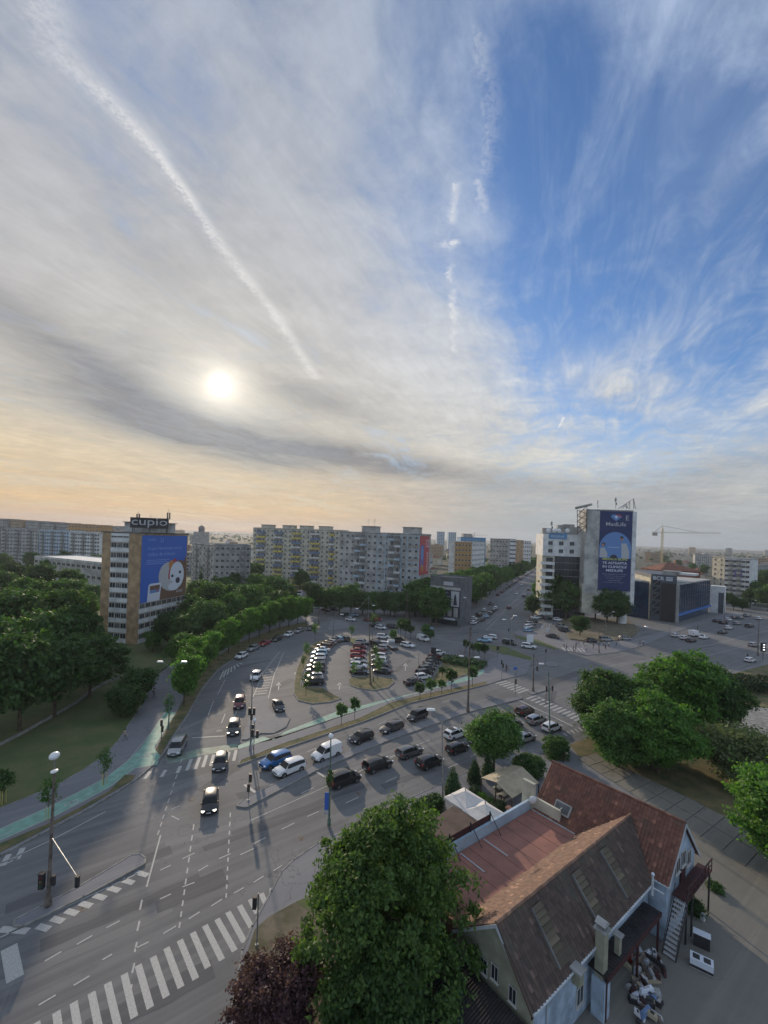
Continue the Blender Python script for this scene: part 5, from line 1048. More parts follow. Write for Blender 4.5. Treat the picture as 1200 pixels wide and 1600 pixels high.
# raised mossy tile strips (roof steps) on the dark slope
for (u0, w) in ((3.3, 1.0), (8.6, 1.0), (13.0, .95)):
    mb = MB(); dn = Vector((0, -RB, EB-ZB)).normalized(); p = Vector((u0, -.35, ZB-.35*(ZB-EB)/RB)); nn = Vector((1, 0, 0)).cross(dn); nn = -nn if nn.z < 0 else nn
    ld = 3.3; a = [p, p+Vector((w, 0, 0)), p+Vector((w, 0, 0))+dn*ld, p+dn*ld]; mb.hexa([tuple(q+nn*.01) for q in a], [tuple(q+nn*(.14 if i < 2 else .24)) for i, q in enumerate(a)], 'tile_moss')
    for j in range(9): q = p+dn*(j*.37); mb.hexa([tuple(x) for x in (q+nn*.15, q+Vector((w, 0, 0))+nn*.15, q+Vector((w, 0, 0))+dn*.3+nn*.17, q+dn*.3+nn*.17)], [tuple(x) for x in (q+nn*.20, q+Vector((w, 0, 0))+nn*.20, q+Vector((w+.03, 0, 0))+dn*.33+nn*.31, q+dn*.33+nn*.31)], 'tile_moss')
    rs = mb.build('dormer_strip', Hs, local=True)
    mb = MB(); b = [a[0]+Vector((-.12,0,0)), a[0]+Vector((-.01,0,0)), a[3]+Vector((-.01,0,0)), a[3]+Vector((-.12,0,0))]; mb.hexa([tuple(q+nn*.02) for q in b], [tuple(q+nn*.28) for q in b], 'roofgrey'); mb.build('flashing', rs, local=True)
# gutters, fascias, trim
mb = MB(); mb.tube((-.2,-RB-.08,EB-.02), (16.6,-RB-.08,EB-.02), .09, .09, 'zinc', 8); mb.tube((16.6,-RB-.08,EB-.02), (16.6,-4.0,EB-.02), .08, .08, 'zinc', 8); mb.tube((XA-RA-.06,.0-4.1,EA-.05), (XA-RA-.06,-3.0,EA-.05), .09, .09, 'zinc', 8); mb.tube((XA-RA-.06,3.9,EA-.05), (XA-RA-.06,NA1,EA-.05), .09, .09, 'zinc', 8); mb.tube((2.0,-2.62,EB-.1), (2.0,-2.62,.2), .05, .05, 'zinc', 6); mb.build('gutter', Hs, local=True)
mb = MB(); obox(mb, -.2, 16.8, -RB+.02, -RB+.08, EB-.38, EB-.1, 'maroon')
for a, b in (((XA-RA,NA0,EA),(XA,NA0,ZA)), ((XA,NA0,ZA),(XA+RA+.4,NA0,EA-.4)), ((0,-RB,EB),(0,0,ZB)), ((0,0,ZB),(0,RN,ZT))):
    A_, B_ = Vector(a), Vector(b); o_ = Vector((0,-.06,0)) if a[1] == b[1] else Vector((-.06,0,0)); mb.hexa([tuple(A_+o_-Vector((0,0,.28))), tuple(B_+o_-Vector((0,0,.28))), tuple(B_-Vector((0,0,.28))), tuple(A_-Vector((0,0,.28)))], [tuple(A_+o_-Vector((0,0,.02))), tuple(B_+o_-Vector((0,0,.02))), tuple(B_-Vector((0,0,.02))), tuple(A_-Vector((0,0,.02)))], 'zinc')
mb.build('verge_board', Hs, local=True)
mb = MB(); obox(mb, 7.2, 16.4, -3.9, -2.6, 3.2, 3.32, 'corrugated'); obox(mb, 7.2, 16.4, -3.98, -3.9, 3.0, 3.36, 'maroon')
for k in range(29): mb.box((7.35+k*.31, -3.25, 3.34), (.07, 1.28, .04), 'corrugated')
for x in (7.4, 12.4, 16.2): obox(mb, x-.07, x+.07, -3.86, -3.72, .1, 3.2, 'maroon')
mb.build('lean_to_roof', Hs, local=True)
# dark corrugated lean-to at the gable end
mb = MB(); a = [(-.1,-3.3,3.6),(-.1,5.4,3.9),(-7.5,5.4,2.5),(-7.5,-3.3,2.3)]; mb.hexa([(x,y,z-.1) for x,y,z in a], a, 'corrugated')
for k in range(46): y = -3.2+k*.187; mb.hexa([(-.12,y,3.61+(k*.0065)),(-.12,y+.07,3.61+k*.0065),(-7.5,y+.07,2.31+k*.0044),(-7.5,y,2.31+k*.0044)], [(-.12,y,3.66+(k*.0065)),(-.12,y+.07,3.66+k*.0065),(-7.5,y+.07,2.36+k*.0044),(-7.5,y,2.36+k*.0044)], 'corrugated')
obox(mb, -7.3, -.2, -3.2, 5.3, .1, 2.25, 'creamwall'); mb.build('lean_to', Hs, local=True)
# windows
WT = win_mesh(.95, 1.3, 'glass', 'frame', 1)
for y, z in ((1.9, 4.3), (1.0, 4.35), (.1, 4.6), (-1.3, 4.3)):
    o_ = inst('window', WT, Hs, (.22, y, z), -math.pi/2); o_.scale = (.62, 1, .8)
for x, z in ((XA-1.1, 5.7), (XA+.2, 5.8), (XA+1.5, 5.3), (XA-1.2, 2.1), (XA+1.6, 2.1), (XA+.2, 2.1)):
    inst('window', WT, Hs, (x, NA0+.2, z), 0)
for x in (6.2, 9.4, 12.4, 15.3): inst('window', WT, Hs, (x, -2.55, 1.7), 0)
mb = MB(); obox(mb, XA-.4, XA+.6, NA0+.1, NA0+.19, 3.0, 5.0, 'maroon'); mb.build('door', Hs, local=True)
# skylight hatch on the red roof
mb = MB(); dn = Vector((-RA, 0, EA-ZA)).normalized(); p = Vector((XA, 4.9, ZA))+dn*3.3; nn = Vector((-dn.z, 0, dn.x)); nn = nn if nn.z > 0 else -nn
q = [p, p+Vector((0,1.7,0)), p+Vector((0,1.7,0))+dn*1.15, p+dn*1.15]; mb.hexa([tuple(x) for x in q], [tuple(x+nn*.28) for x in q], 'greywall'); q2 = [p+Vector((0,.15,0))+dn*.15, p+Vector((0,1.55,0))+dn*.15, p+Vector((0,1.55,0))+dn*1.0, p+Vector((0,.15,0))+dn*1.0]; mb.hexa([tuple(x+nn*.29) for x in q2], [tuple(x+nn*.31) for x in q2], 'glass2'); mb.box(tuple(p+Vector((0,.85,0))+dn*.57+nn*.32), (.9,.06,.05), 'frame'); mb.build('roof_hatch', Hs, local=True)
# chimneys beside the courtyard eave
def chim(px, py, z, w, h0, cap, nm='chimney'):
    c = toL(G(px, py, z)); mb = MB(); obox(mb, c[0]-w/2, c[0]+w/2, c[1]-w/2, c[1]+w/2, h0, z, 'creamwall'); obox(mb, c[0]-w/2-.12, c[0]+w/2+.12, c[1]-w/2-.12, c[1]+w/2+.12, z, z+.14, 'greywall')
    if cap:
        for a, b in ((-.25,-.25),(.25,-.25),(.25,.25),(-.25,.25)): mb.box((c[0]+a*w*1.4, c[1]+b*w*1.4, z+.3), (.09, .09, .34), 'metal')
        mb.hexa([(c[0]-w*.6,c[1]-w*.6,z+.46),(c[0]+w*.6,c[1]-w*.6,z+.46),(c[0]+w*.6,c[1]+w*.6,z+.46),(c[0]-w*.6,c[1]+w*.6,z+.46)], [(c[0]-w*.1,c[1]-w*.6,z+.72),(c[0]+w*.1,c[1]-w*.6,z+.72),(c[0]+w*.1,c[1]+w*.6,z+.72),(c[0]-w*.1,c[1]+w*.6,z+.72)], 'greywall')
    mb.build(nm, Hs, local=True); return c
c = chim(941, 1452, 6.1, .62, 2.9, True)
mb = MB(); obox(mb, c[0]-.42, c[0]+.42, c[1]-.48, c[1]+.42, .1, 2.88, 'palewall'); mb.build('chimney_base', Hs, local=True)
chim(903, 1515, 4.9, .55, 4.0, False); chim(966, 1462, 4.6, .36, 3.0, False, 'vent_stack')
mb = MB(); c = toL(G(1020, 1371, 6.4)); mb.tube((c[0], c[1], 5.0), (c[0], c[1], 6.6), .09, .09, 'zinc', 8); mb.ball((c[0], c[1], 6.65), .14, 'adwhite'); mb.build('flue', Hs, local=True)
# parapet wall and red terrace
mb = MB(); obox(mb, .5, 17.2, RN+.02, 8.75, .1, ZT, 'terrace'); mb.build('terrace', Hs, local=True)
mb = MB()
for k in range(4): obox(mb, [1.6,4.3,6.2,9.4][k]-.06, [1.6,4.3,6.2,9.4][k]+.06, 5.9, 8.6, ZT+.01, ZT+.05, 'adfur')
for k in range(9): obox(mb, 2.1+k*1.75, 2.13+k*1.75, RN+.1, 8.6, ZT+.004, ZT+.012, 'maroon')
mb.build('terrace_battens', Hs, local=True)
mb = MB(); obox(mb, .5, 17.2, 8.8, 9.05, .1, ZT+1.0, 'bluewall'); mb.build('parapet', Hs, local=True)
mb = MB(); obox(mb, 2.2, 11.0, 9.1, 9.2, ZT-.3, ZT+1.5, 'maroon'); obox(mb, 2.2, 11.0, 9.06, 9.1, ZT+1.1, ZT+1.6, 'maroon')
for x in (2.4, 5.2, 8.0, 10.8): obox(mb, x-.05, x+.05, 8.98, 9.08, ZT, ZT+1.9, 'darkmetal'); mb.tube((x, 9.0, ZT+1.8), (x+.3, 7.9, ZT+.05), .035, .035, 'darkmetal', 5)
mb.build('sign_fence', Hs, local=True)
mb = MB(); obox(mb, 17.35, 17.6, 5.6, 9.6, ZT-.2, 6.3, 'cream'); obox(mb, 17.25, 17.65, 8.5, 9.9, .1, 7.6, 'cream'); mb.build('end_pier', Hs, local=True)
dsh = toW((17.0, 8.2, 6.3)); t = thing('satellite_dish', 'white satellite dish fixed where the red terrace meets the tiled house', 'dish', dsh); mb = MB(); mb.ball((dsh[0]-.3, dsh[1]-.25, dsh[2]+.1), .42, 'lamp', .9, .35, 1, 12, 8); mb.build('bowl', t, smooth=60); mb = MB(); mb.tube(dsh, (dsh[0]-.25, dsh[1]-.1, dsh[2]), .03, .03, 'metal', 6); mb.build('bracket', t)
# outside stair and landing at the gable
LZ = 3.85; LX0, LX1, LN = XA-2.2, XA+3.9, NA0-.95
mb = MB(); obox(mb, LX0, LX1, LN, NA0+.15, LZ-.14, LZ, 'maroon'); rl = mb.build('landing', Hs, local=True); mb = MB()
for k in range(8): x = LX0+.05+k*(LX1-LX0-.1)/7; obox(mb, x-.03, x+.03, LN, LN+.06, LZ, LZ+.95, 'maroon')
obox(mb, LX0, LX1, LN-.02, LN+.08, LZ+.95, LZ+1.03, 'maroon'); obox(mb, LX0, LX1, LN+.01, LN+.05, LZ+.45, LZ+.52, 'maroon'); mb.build('railing', rl, local=True)
for x in (LX0+.2, LX0+1.5, LX1-.3): mb = MB(); obox(mb, x-.06, x+.06, LN+.05, LN+.17, .1, LZ-.14, 'darkmetal'); mb.build('landing_post', Hs, local=True)
mb = MB()
for k in range(12): x = LX0-.1-k*.185; z = LZ-.28-k*.295; obox(mb, x-.15, x+.12, LN+.02, NA0-.05, z-.05, z, 'adfur')
for y in (LN-.06, NA0-.05): mb.hexa([(LX0,y,LZ-.5),(LX0,y+.06,LZ-.5),(LX0-2.3,y+.06,.12),(LX0-2.3,y,.12)], [(LX0,y,LZ-.1),(LX0,y+.06,LZ-.1),(LX0-2.3,y+.06,.5),(LX0-2.3,y,.5)], 'darkmetal'); mb.tube((LX0,y,LZ+1.0), (LX0-2.3,y,1.2), .03, .03, 'darkmetal', 5)
mb.build('stair', Hs, local=True)
# beer garden tents, canopies and sheds
def tent(label, c, w, z0, z1, m='canvas'):
    t = thing('pavilion_tent', label, 'tent', toW((c[0], c[1], .12)), RH); a = w/2; mb = MB(); n = [(-a,-a,z0),(a,-a,z0),(a,a,z0),(-a,a,z0)]
    for i in range(4):
        p, q = Vector(n[i]), Vector(n[(i+1) % 4]); top = Vector((0, 0, z1)); mid_ = (p+q)/2+Vector((0,0,-.0)); r1, r2 = p.lerp(top, .5)-Vector((0,0,.09)), q.lerp(top, .5)-Vector((0,0,.09))
        mb.face([p, q, r2, r1], m); mb.face([r1, r2, top], m); mb.face([p-Vector((0,0,.3)), q-Vector((0,0,.3)), q, p], m)
    mb.build('canopy', t, local=True); mb = MB()
    for x, y in ((-a,-a),(a,-a),(a,a),(-a,a)): mb.box((x*.97, y*.97, z0/2), (.07, .07, z0), 'metal')
    mb.tube((0,0,z1), (0,0,z1+.35), .05, .02, 'darkmetal', 6); mb.build('poles', t, local=True)
c1 = toL(G(734, 1257, 3.0)); tent('plain white pavilion tent nearest the lamp post', toL(G(727, 1248, 2.9)), 3.5, 2.7, 3.7); tent('striped white pavilion tent next to the maroon panel', toL(G(758, 1269, 2.9)), 3.5, 2.7, 3.7)
b = [toL(G(x, y, 2.9)) for x, y in ((658,1291),(709,1259),(752,1287),(700,1319))]; t = thing('flat_roof_shed', 'low shed with a brown felt roof beside the white tents', 'shed', toW((b[0][0], b[0][1], .12)), RH); o0 = Vector((b[0][0], b[0][1], .12)); mb = MB(); q = [Vector(p)-o0 for p in b]
mb.hexa([tuple(p-Vector((0,0,.15))) for p in q][::-1], [tuple(p) for p in q][::-1], 'felt'); mb.build('roof', t, local=True); mb = MB(); cen = sum(q, Vector())/4; mb.hexa([tuple(cen+(p-cen)*.92-Vector((0,0,p.z))) for p in q][::-1], [tuple(cen+(p-cen)*.92-Vector((0,0,.2))) for p in q][::-1], 'maroon'); mb.build('wall', t, local=True)
zr, ze = 3.7, 2.7; R1, R2 = toL(G(775,1222,zr)), toL(G(816,1198,zr)); L1_, L2_ = toL(G(752,1215,ze)), toL(G(800,1195,ze)); Q1_, Q2_ = toL(G(842,1223,ze)), toL(G(800,1247,ze))
t = thing('pitched_canopy', 'beige pitched canopy roof over the beer garden tables', 'canopy', toW((R1[0], R1[1], .12)), RH); o0 = Vector((R1[0], R1[1], .12))
for nm, q, m in (('roof_sheet', (R1, L1_, L2_, R2), 'canvas2'), ('roof_sheet', (R1, R2, Q1_, Q2_), 'canvas2')):
    mb = MB(); q = [Vector(p)-o0 for p in q]; mb.hexa([tuple(p-Vector((0,0,.06))) for p in q], [tuple(p) for p in q], m); mb.build(nm, t, local=True)
mb = MB()
for p in (L1_, L2_, Q1_, Q2_, R1, R2): q = Vector(p)-o0; mb.box((q.x, q.y, (q.z-.1)/2), (.12, .12, q.z-.12), 'trunk')
mb.build('posts', t, local=True)
for i, (x, y) in enumerate(((783,1237),(795,1228),(808,1236),(790,1248))):
    p = G(x, y, .12); t = thing('picnic_table', ['pale picnic table showing under the near edge of the canopy','picnic table under the middle of the canopy','picnic table under the right side of the canopy','picnic table beside the dark ball bush'][i], 'table', p, RH); mb = MB(); mb.box((0,0,.74), (1.7,.75,.05), 'cream'); mb.build('tabletop', t, local=True)
    for s_ in (-.7, .7): mb = MB(); mb.box((0, s_, .44), (1.7,.28,.05), 'cream'); mb.build('bench', t, local=True)
    for s_ in (-.6, .6): mb = MB(); mb.box((s_, 0, .36), (.08,1.4,.06), 'trunk'); mb.box((s_, .2, .36), (.08,.08,.7), 'trunk'); mb.box((s_, -.2, .36), (.08,.08,.7), 'trunk'); mb.build('leg', t, local=True)
t = thing('garden_fence', 'low dark fence with brick red posts at the pavement corner', 'fence', G(885, 1168)); mb = MB()
a, b = G(884, 1170), G(880, 1192)
for k in range(6): p = lp(a, b, k/5); mb.box((p[0], p[1], .75), (.12, .12, 1.4), 'maroon')
mb.hexa([(a[0],a[1],.3),(b[0],b[1],.3),(b[0]+.04,b[1],.3),(a[0]+.04,a[1],.3)], [(a[0],a[1],1.2),(b[0],b[1],1.2),(b[0]+.04,b[1],1.2),(a[0]+.04,a[1],1.2)], 'darkmetal'); mb.build('panel', t)
w_ = G(690, 1250, 0); t = thing('boundary_wall', 'pale wall and tiled pier between the tiled house and the canopy', 'wall', toW((17.8, 10, 0)), RH); mb = MB(); mb.box((0, .3, 1.6), (.3, 3.5, 3.2), 'cream'); mb.build('wall', t, local=True); mb = MB(); mb.box((0, .3, 3.3), (.6, 3.7, .16), 'tile_red'); mb.build('coping', t, local=True)
# yard clutter, each piece on its own
rj = random.Random(3); Z0 = .165
def junk(px, py, name, label, cat, build, rz=None, grp=None):
    p = G(px, py, Z0); t = thing(name, label, cat, p, rj.random()*6 if rz is None else rz, grp); build(t)
def bx(*L):
    def f(t):
        for i, (nm, c, d, m) in enumerate(L): mb = MB(); mb.box(c, d, m); mb.build(nm, t, local=True)
    return f
junk(1096, 1512, 'metal_cabinet', 'white cabinet lying down with two dark openings in the yard', 'cabinet', bx(('body',(0,0,.35),(1.5,.8,.7),'adwhite'),('opening',(-.35,0,.71),(.45,.5,.03),'darkmetal'),('opening',(.35,0,.71),(.45,.5,.03),'darkmetal'),('kick_plate',(0,-.41,.15),(1.5,.03,.2),'darkmetal')), R(-35))
junk(1096, 1478, 'metal_locker', 'dark locker with a white top standing in the yard', 'locker', bx(('body',(0,0,.5),(1.1,.6,1.0),'darkmetal'),('lid',(0,0,1.03),(1.2,.65,.06),'adwhite')), R(-35))
for i, (x, y, d, m, lab, nm) in enumerate(((1000,1492,(.9,.5,.3),'adwhite','long white plastic sack at the top of the scrap heap','sack'),(985,1500,(.5,.5,.5),'redpaint','red box against the house at the scrap heap','box'),(1008,1503,(.5,.4,.3),'adwhite','white carton on the right of the long sack','carton'),(1015,1488,(.4,.3,.2),'adwhite','small white carton apart at the top of the heap','carton'),(996,1518,(.6,.4,.35),'adfur','grey white bag below the red box','sack'),(1012,1520,(1.4,.25,.1),'canvas2','long tan plank across the heap','plank'),(1020,1535,(1.3,.2,.1),'canvas2','second tan plank leaning lower on the heap','plank'),(1000,1537,(.5,.5,.2),'yellow','yellow board in the middle of the heap','board'),(1013,1548,(.5,.4,.2),'yellow','lower yellow board of the heap','board'),(1002,1552,(.8,.35,.25),'adwhite','white sheet bundle at the lower middle of the heap','sack'),(1025,1552,(.6,.5,.25),'adfur','grey tub with pale rim at the lower right of the heap','tub'),(1000,1568,(.5,.4,.25),'adwhite','white bag at the bottom of the heap','sack'),(985,1548,(.6,.5,.3),'greywall','grey block on the left of the heap','box'),(990,1565,(.7,.5,.3),'plastic','black crate on the lower left of the heap','crate'),(1030,1570,(.6,.4,.3),'plastic','black crate on the lower right of the heap','crate'),(1035,1440,(.6,.6,.4),'plastic','black crate beside the foot of the outside stair','crate'),(1090,1430,(.5,.4,.5),'plastic','dark bin beside the house corner','bin'),(1098,1438,(.3,.3,.6),'adfur','white pot among dark shrubs at the house corner','pot'))):
    def f(t, d=d, m=m, nm=nm):
        mb = MB(); w, l, h = d
        mb.hexa([(-w/2,-l/2,0),(w/2,-l/2,0),(w/2,l/2,0),(-w/2,l/2,0)], [(-w/2*.85,-l/2*.8,h),(w/2*.9,-l/2*.8,h*1.05),(w/2*.8,l/2*.85,h),(-w/2*.9,l/2*.8,h*.9)], m); mb.build('body', t, local=True)
        mb = MB(); mb.box((0, 0, h+.03), (w*.6, l*.5, .05), m if nm in ('sack', 'plank') else 'greywall'); mb.build('top', t, local=True)
    junk(x, y, nm, lab, nm, f, grp='scrap heaped in the courtyard' if 980 < x < 1032 else None)
cols_ = {'adwhite': 'white', 'plastic': 'black', 'canvas2': 'tan', 'greywall': 'grey', 'adfur': 'pale grey', 'rustpole': 'rusty', 'maroon': 'dark red', 'bluebal': 'blue'}
for i in range(46):
    m = rj.choice(list(cols_)); nm = rj.choice(['box', 'board', 'sack', 'crate', 'pipe']); x, y = rj.gauss(1008, 12), rj.uniform(1490, 1600)
    def f(t, m=m, nm=nm):
        mb = MB(); h = rj.uniform(.1, .45); w, l = (rj.uniform(.3, .8), rj.uniform(.25, .6)) if nm not in ('board', 'pipe') else (rj.uniform(.9, 1.9), rj.uniform(.08, .3))
        z = rj.uniform(0, .35); tl = rj.uniform(-.25, .25); mb.hexa([(-w/2,-l/2,z),(w/2,-l/2,z+tl),(w/2*.9,l/2,z+tl),(-w/2,l/2*.9,z)], [(-w/2*.9,-l/2*.9,z+h),(w/2*.8,-l/2*.9,z+h*.8+tl),(w/2*.8,l/2*.8,z+h+tl),(-w/2*.8,l/2*.85,z+h*.9)], m); mb.build('body', t, local=True)
        mb = MB(); mb.box((0, 0, z+h+tl/2), (w*.35, l*.5, .06), rj.choice(['adfur', 'plastic', m])); mb.build('top', t, local=True)
    junk(x, y, nm, '%s %s lying in the %s of the scrap heap' % (cols_[m], nm if nm != 'pipe' else 'length of pipe', 'upper part' if y < 1525 else 'middle' if y < 1565 else 'lower end'), nm, f, grp='scrap heaped in the courtyard')
bush(1085, 1428, .8, 1.2, 'scruffy dark shrub by the house corner in the yard', 'leaf_dark', 2500, .09)
bush(1118, 1392, .7, .7, 'small weed tuft at the corner of the pale blue gable', 'leaf_mid', 1200, .09)
# ------------------------------------------------------------------ vehicles
# stations: x, z_bottom, half width, belt z, top z, top half width
KIND = {
 'hatch': dict(L=4.1, W=.88, R_=.31, ax=(-1.24, 1.30), st=[(-2.02,.42,.78,.80,.82,.70),(-1.98,.30,.85,.92,.96,.76),(-1.72,.22,.88,.95,1.34,.62),(-1.25,.20,.88,.95,1.45,.62),(.0,.20,.88,.94,1.49,.63),(.42,.20,.88,.93,1.43,.61),(1.12,.20,.87,.92,.97,.74),(1.62,.24,.85,.82,.86,.70),(1.94,.28,.80,.66,.70,.62),(2.05,.38,.70,.52,.56,.55)], g=(2, 5, 6)),
 'suv': dict(L=4.5, W=.93, R_=.36, ax=(-1.36, 1.36), st=[(-2.22,.50,.82,.92,.94,.74),(-2.18,.36,.90,1.04,1.08,.80),(-1.98,.28,.93,1.08,1.52,.66),(-1.4,.26,.93,1.07,1.64,.68),(.0,.26,.93,1.05,1.67,.68),(.45,.26,.93,1.04,1.60,.66),(1.10,.26,.92,1.03,1.08,.80),(1.75,.30,.90,.96,1.0,.76),(2.12,.34,.84,.78,.82,.68),(2.22,.45,.74,.60,.64,.6)], g=(2, 5, 6)),
 'sedan': dict(L=4.6, W=.90, R_=.32, ax=(-1.35, 1.38), st=[(-2.28,.42,.78,.84,.86,.68),(-2.22,.30,.86,.94,.98,.74),(-1.62,.24,.89,.97,1.02,.74),(-.95,.20,.90,.95,1.40,.60),(-.2,.20,.90,.94,1.44,.61),(.35,.20,.90,.93,1.39,.60),(1.10,.20,.89,.91,.95,.74),(1.75,.24,.86,.82,.86,.70),(2.16,.28,.80,.66,.70,.62),(2.28,.40,.70,.54,.58,.55)], g=(3, 5, 6)),
 'wagon': dict(L=4.6, W=.90, R_=.32, ax=(-1.35, 1.38), st=[(-2.26,.42,.78,.84,.86,.70),(-2.22,.30,.86,.96,1.0,.76),(-1.98,.24,.90,.98,1.38,.62),(-1.3,.20,.90,.96,1.48,.63),(-.1,.20,.90,.95,1.50,.64),(.38,.20,.90,.94,1.43,.61),(1.12,.20,.89,.92,.96,.75),(1.75,.24,.86,.84,.88,.71),(2.14,.28,.80,.68,.72,.62),(2.27,.40,.70,.54,.58,.55)], g=(2, 5, 6)),
 'mpv': dict(L=4.6, W=.92, R_=.33, ax=(-1.38, 1.42), st=[(-2.26,.42,.82,.90,.92,.78),(-2.22,.30,.90,1.02,1.06,.82),(-2.10,.24,.92,1.05,1.70,.72),(-1.4,.20,.92,1.04,1.80,.74),(.2,.20,.92,1.03,1.78,.72),(.75,.20,.92,1.02,1.68,.68),(1.45,.22,.91,.98,1.04,.78),(1.85,.25,.89,.88,.93,.74),(2.16,.28,.82,.70,.74,.66),(2.27,.40,.72,.56,.60,.58)], g=(2, 5, 6)),
 'van': dict(L=4.6, W=.93, R_=.33, ax=(-1.38, 1.44), st=[(-2.28,.42,.86,.95,.97,.84),(-2.26,.30,.92,1.10,1.14,.86),(-2.20,.24,.93,1.12,1.84,.80),(-1.3,.22,.93,1.10,1.90,.81),(.05,.22,.93,1.08,1.84,.78),(.62,.22,.93,1.06,1.72,.70),(1.38,.22,.92,1.04,1.09,.80),(1.85,.25,.90,.94,.99,.76),(2.18,.28,.83,.74,.78,.68),(2.29,.40,.72,.58,.62,.58)], g=(2, 5, 6)),
}
def half(s):
    x, zb, w, zl, zt, wt = s
    return [(0, zb), (w*.86, zb), (w, zb+.14), (w*1.0, (zb+zl)/2+.02), (w*.965, zl), (wt, zt-.015), (wt*.55, zt+.03), (0, zt+.04)]
def car_parts(kind):
    K = KIND[kind]; st = K['st']; mb = MB(); n = len(st); rings = []
    for s in st:
        h = half(s); rings.append([(s[0], y, z) for y, z in h]+[(s[0], -y, z) for y, z in h[1:-1]][::-1])
    m = len(rings[0]); k = mb.mi('plastic'); pk = mb.mi(CP['black'])
    for r in rings: mb.v += r
    for i in range(n-1):
        for j in range(m):
            mb.f.append((i*m+j, i*m+(j+1) % m, (i+1)*m+(j+1) % m, (i+1)*m+j)); mb.m.append(k if j in (0, 1, m-1, m-2) else pk)
    mb.f.append(tuple(range(m))); mb.m.append(pk); mb.f.append(tuple((n-1)*m+j for j in reversed(range(m)))); mb.m.append(pk)
    for sx in K['ax']:                                   # dark wheel arches
        for sd in (-1, 1): mb.tube((sx, sd*(K['W']-.30), K['R_']), (sx, sd*(K['W']+.012), K['R_']), K['R_']+.07, K['R_']+.07, 'plastic', 14)
    P = {'body': mb}
    a, f, c = K['g']
    def panel(mb, q, sh=.06, off=.012, vert=False):
        q = [Vector(p) for p in q]; ce = sum(q, Vector())/4
        if vert: q = [p+Vector((0, 0, (ce.z-p.z)*.16)) for p in q]
        nn = (q[1]-q[0]).cross(q[2]-q[1]).normalized()
        if nn.dot(ce-Vector((0, 0, .8))) < 0: nn = -nn
        mb.face([tuple(p+(ce-p)*sh+nn*off) for p in q], 'carglass')
    H_ = [half(s) for s in st]; X_ = [s[0] for s in st]
    ws = MB(); y, z = H_[f][5]; y2, z2 = H_[c][5]; panel(ws, [(X_[f]+.02, -y*1.02, z), (X_[f]+.02, y*1.02, z), (X_[c]-.02, y2*1.08, z2), (X_[c]-.02, -y2*1.08, z2)], .05, .062); P['windscreen'] = ws
    rw = MB(); r0 = a-1; y, z = H_[a][5]; y2, z2 = H_[r0][5]
    if kind != 'van': panel(rw, [(X_[a], -y, z), (X_[a], y, z), (X_[r0], y2*.95, z2), (X_[r0], -y2*.95, z2)], .12, .058); P['rear_window'] = rw
    for sd in (1, -1):
        sw = MB(); seg = []
        for i in range(a, c):
            if kind == 'van' and i < f-1: continue
            y0, z0 = H_[i][4]; y1, z1 = H_[i][5]; y3, z3 = H_[i+1][4]; y4, z4 = H_[i+1][5]
            if i == c-1:
                q = [Vector((X_[i], sd*y0, z0)), Vector((X_[i+1]-.2, sd*y3, z3)), Vector((X_[i]+.12, sd*y1, z1)), Vector((X_[i]+.02, sd*y1, z1))]
            else: q = [Vector((X_[i], sd*y0, z0)), Vector((X_[i+1], sd*y3, z3)), Vector((X_[i+1], sd*y4, z4)), Vector((X_[i], sd*y1, z1))]
            panel(sw, q, 0.0, .014, True)
        P.setdefault('side_window', []).append(sw)
    fr, rr_ = st[-2], st[1]
    P['headlight'] = []; P['taillight'] = []
    for sd in (1, -1):
        q = MB(); q.box((st[-2][0]-.02, sd*st[-2][2]*.78, st[-2][3]-.02), (.30, .30, .13), 'headlight', sd*-.55); P['headlight'].append(q)
        q = MB(); q.box((st[1][0]+.02, sd*st[1][2]*.86, st[1][3]-.06), (.14, .22, .26), 'tail'); P['taillight'].append(q)
    q = MB(); q.box((st[-1][0]+.012, 0, .45), (.03, .52, .11), 'plate'); P['number_plate'] = [q]; q = MB(); q.box((st[0][0]-.012, 0, .62), (.03, .52, .11), 'plate'); P['number_plate'].append(q)
    q = MB(); q.box((st[-1][0]+.004, 0, .66), (.03, .8, .11), 'plastic'); q.box((st[-1][0]-.02, 0, .34), (.1, 1.2, .12), 'plastic'); P['grille'] = q
    P['mirror'] = []
    for sd in (1, -1): q = MB(); q.box((X_[c]-.22, sd*(st[c][2]+.07), st[c][3]+.07), (.12, .2, .13), 'plastic'); P['mirror'].append(q)
    return P
WHEEL = {}
def wheel(r):
    if r not in WHEEL:
        a = MB(); a.tube((0, -.11, 0), (0, .11, 0), r, r, 'tyre', 18); b = MB(); b.tube((0, -.118, 0), (0, .118, 0), r*.62, r*.62, 'rim', 12); b.tube((0, -.125, 0), (0, .125, 0), r*.2, r*.2, 'plastic', 8)
        WHEEL[r] = (a.mesh('wheel', smooth=40), b.mesh('rim'))
    return WHEEL[r]
CM = {}
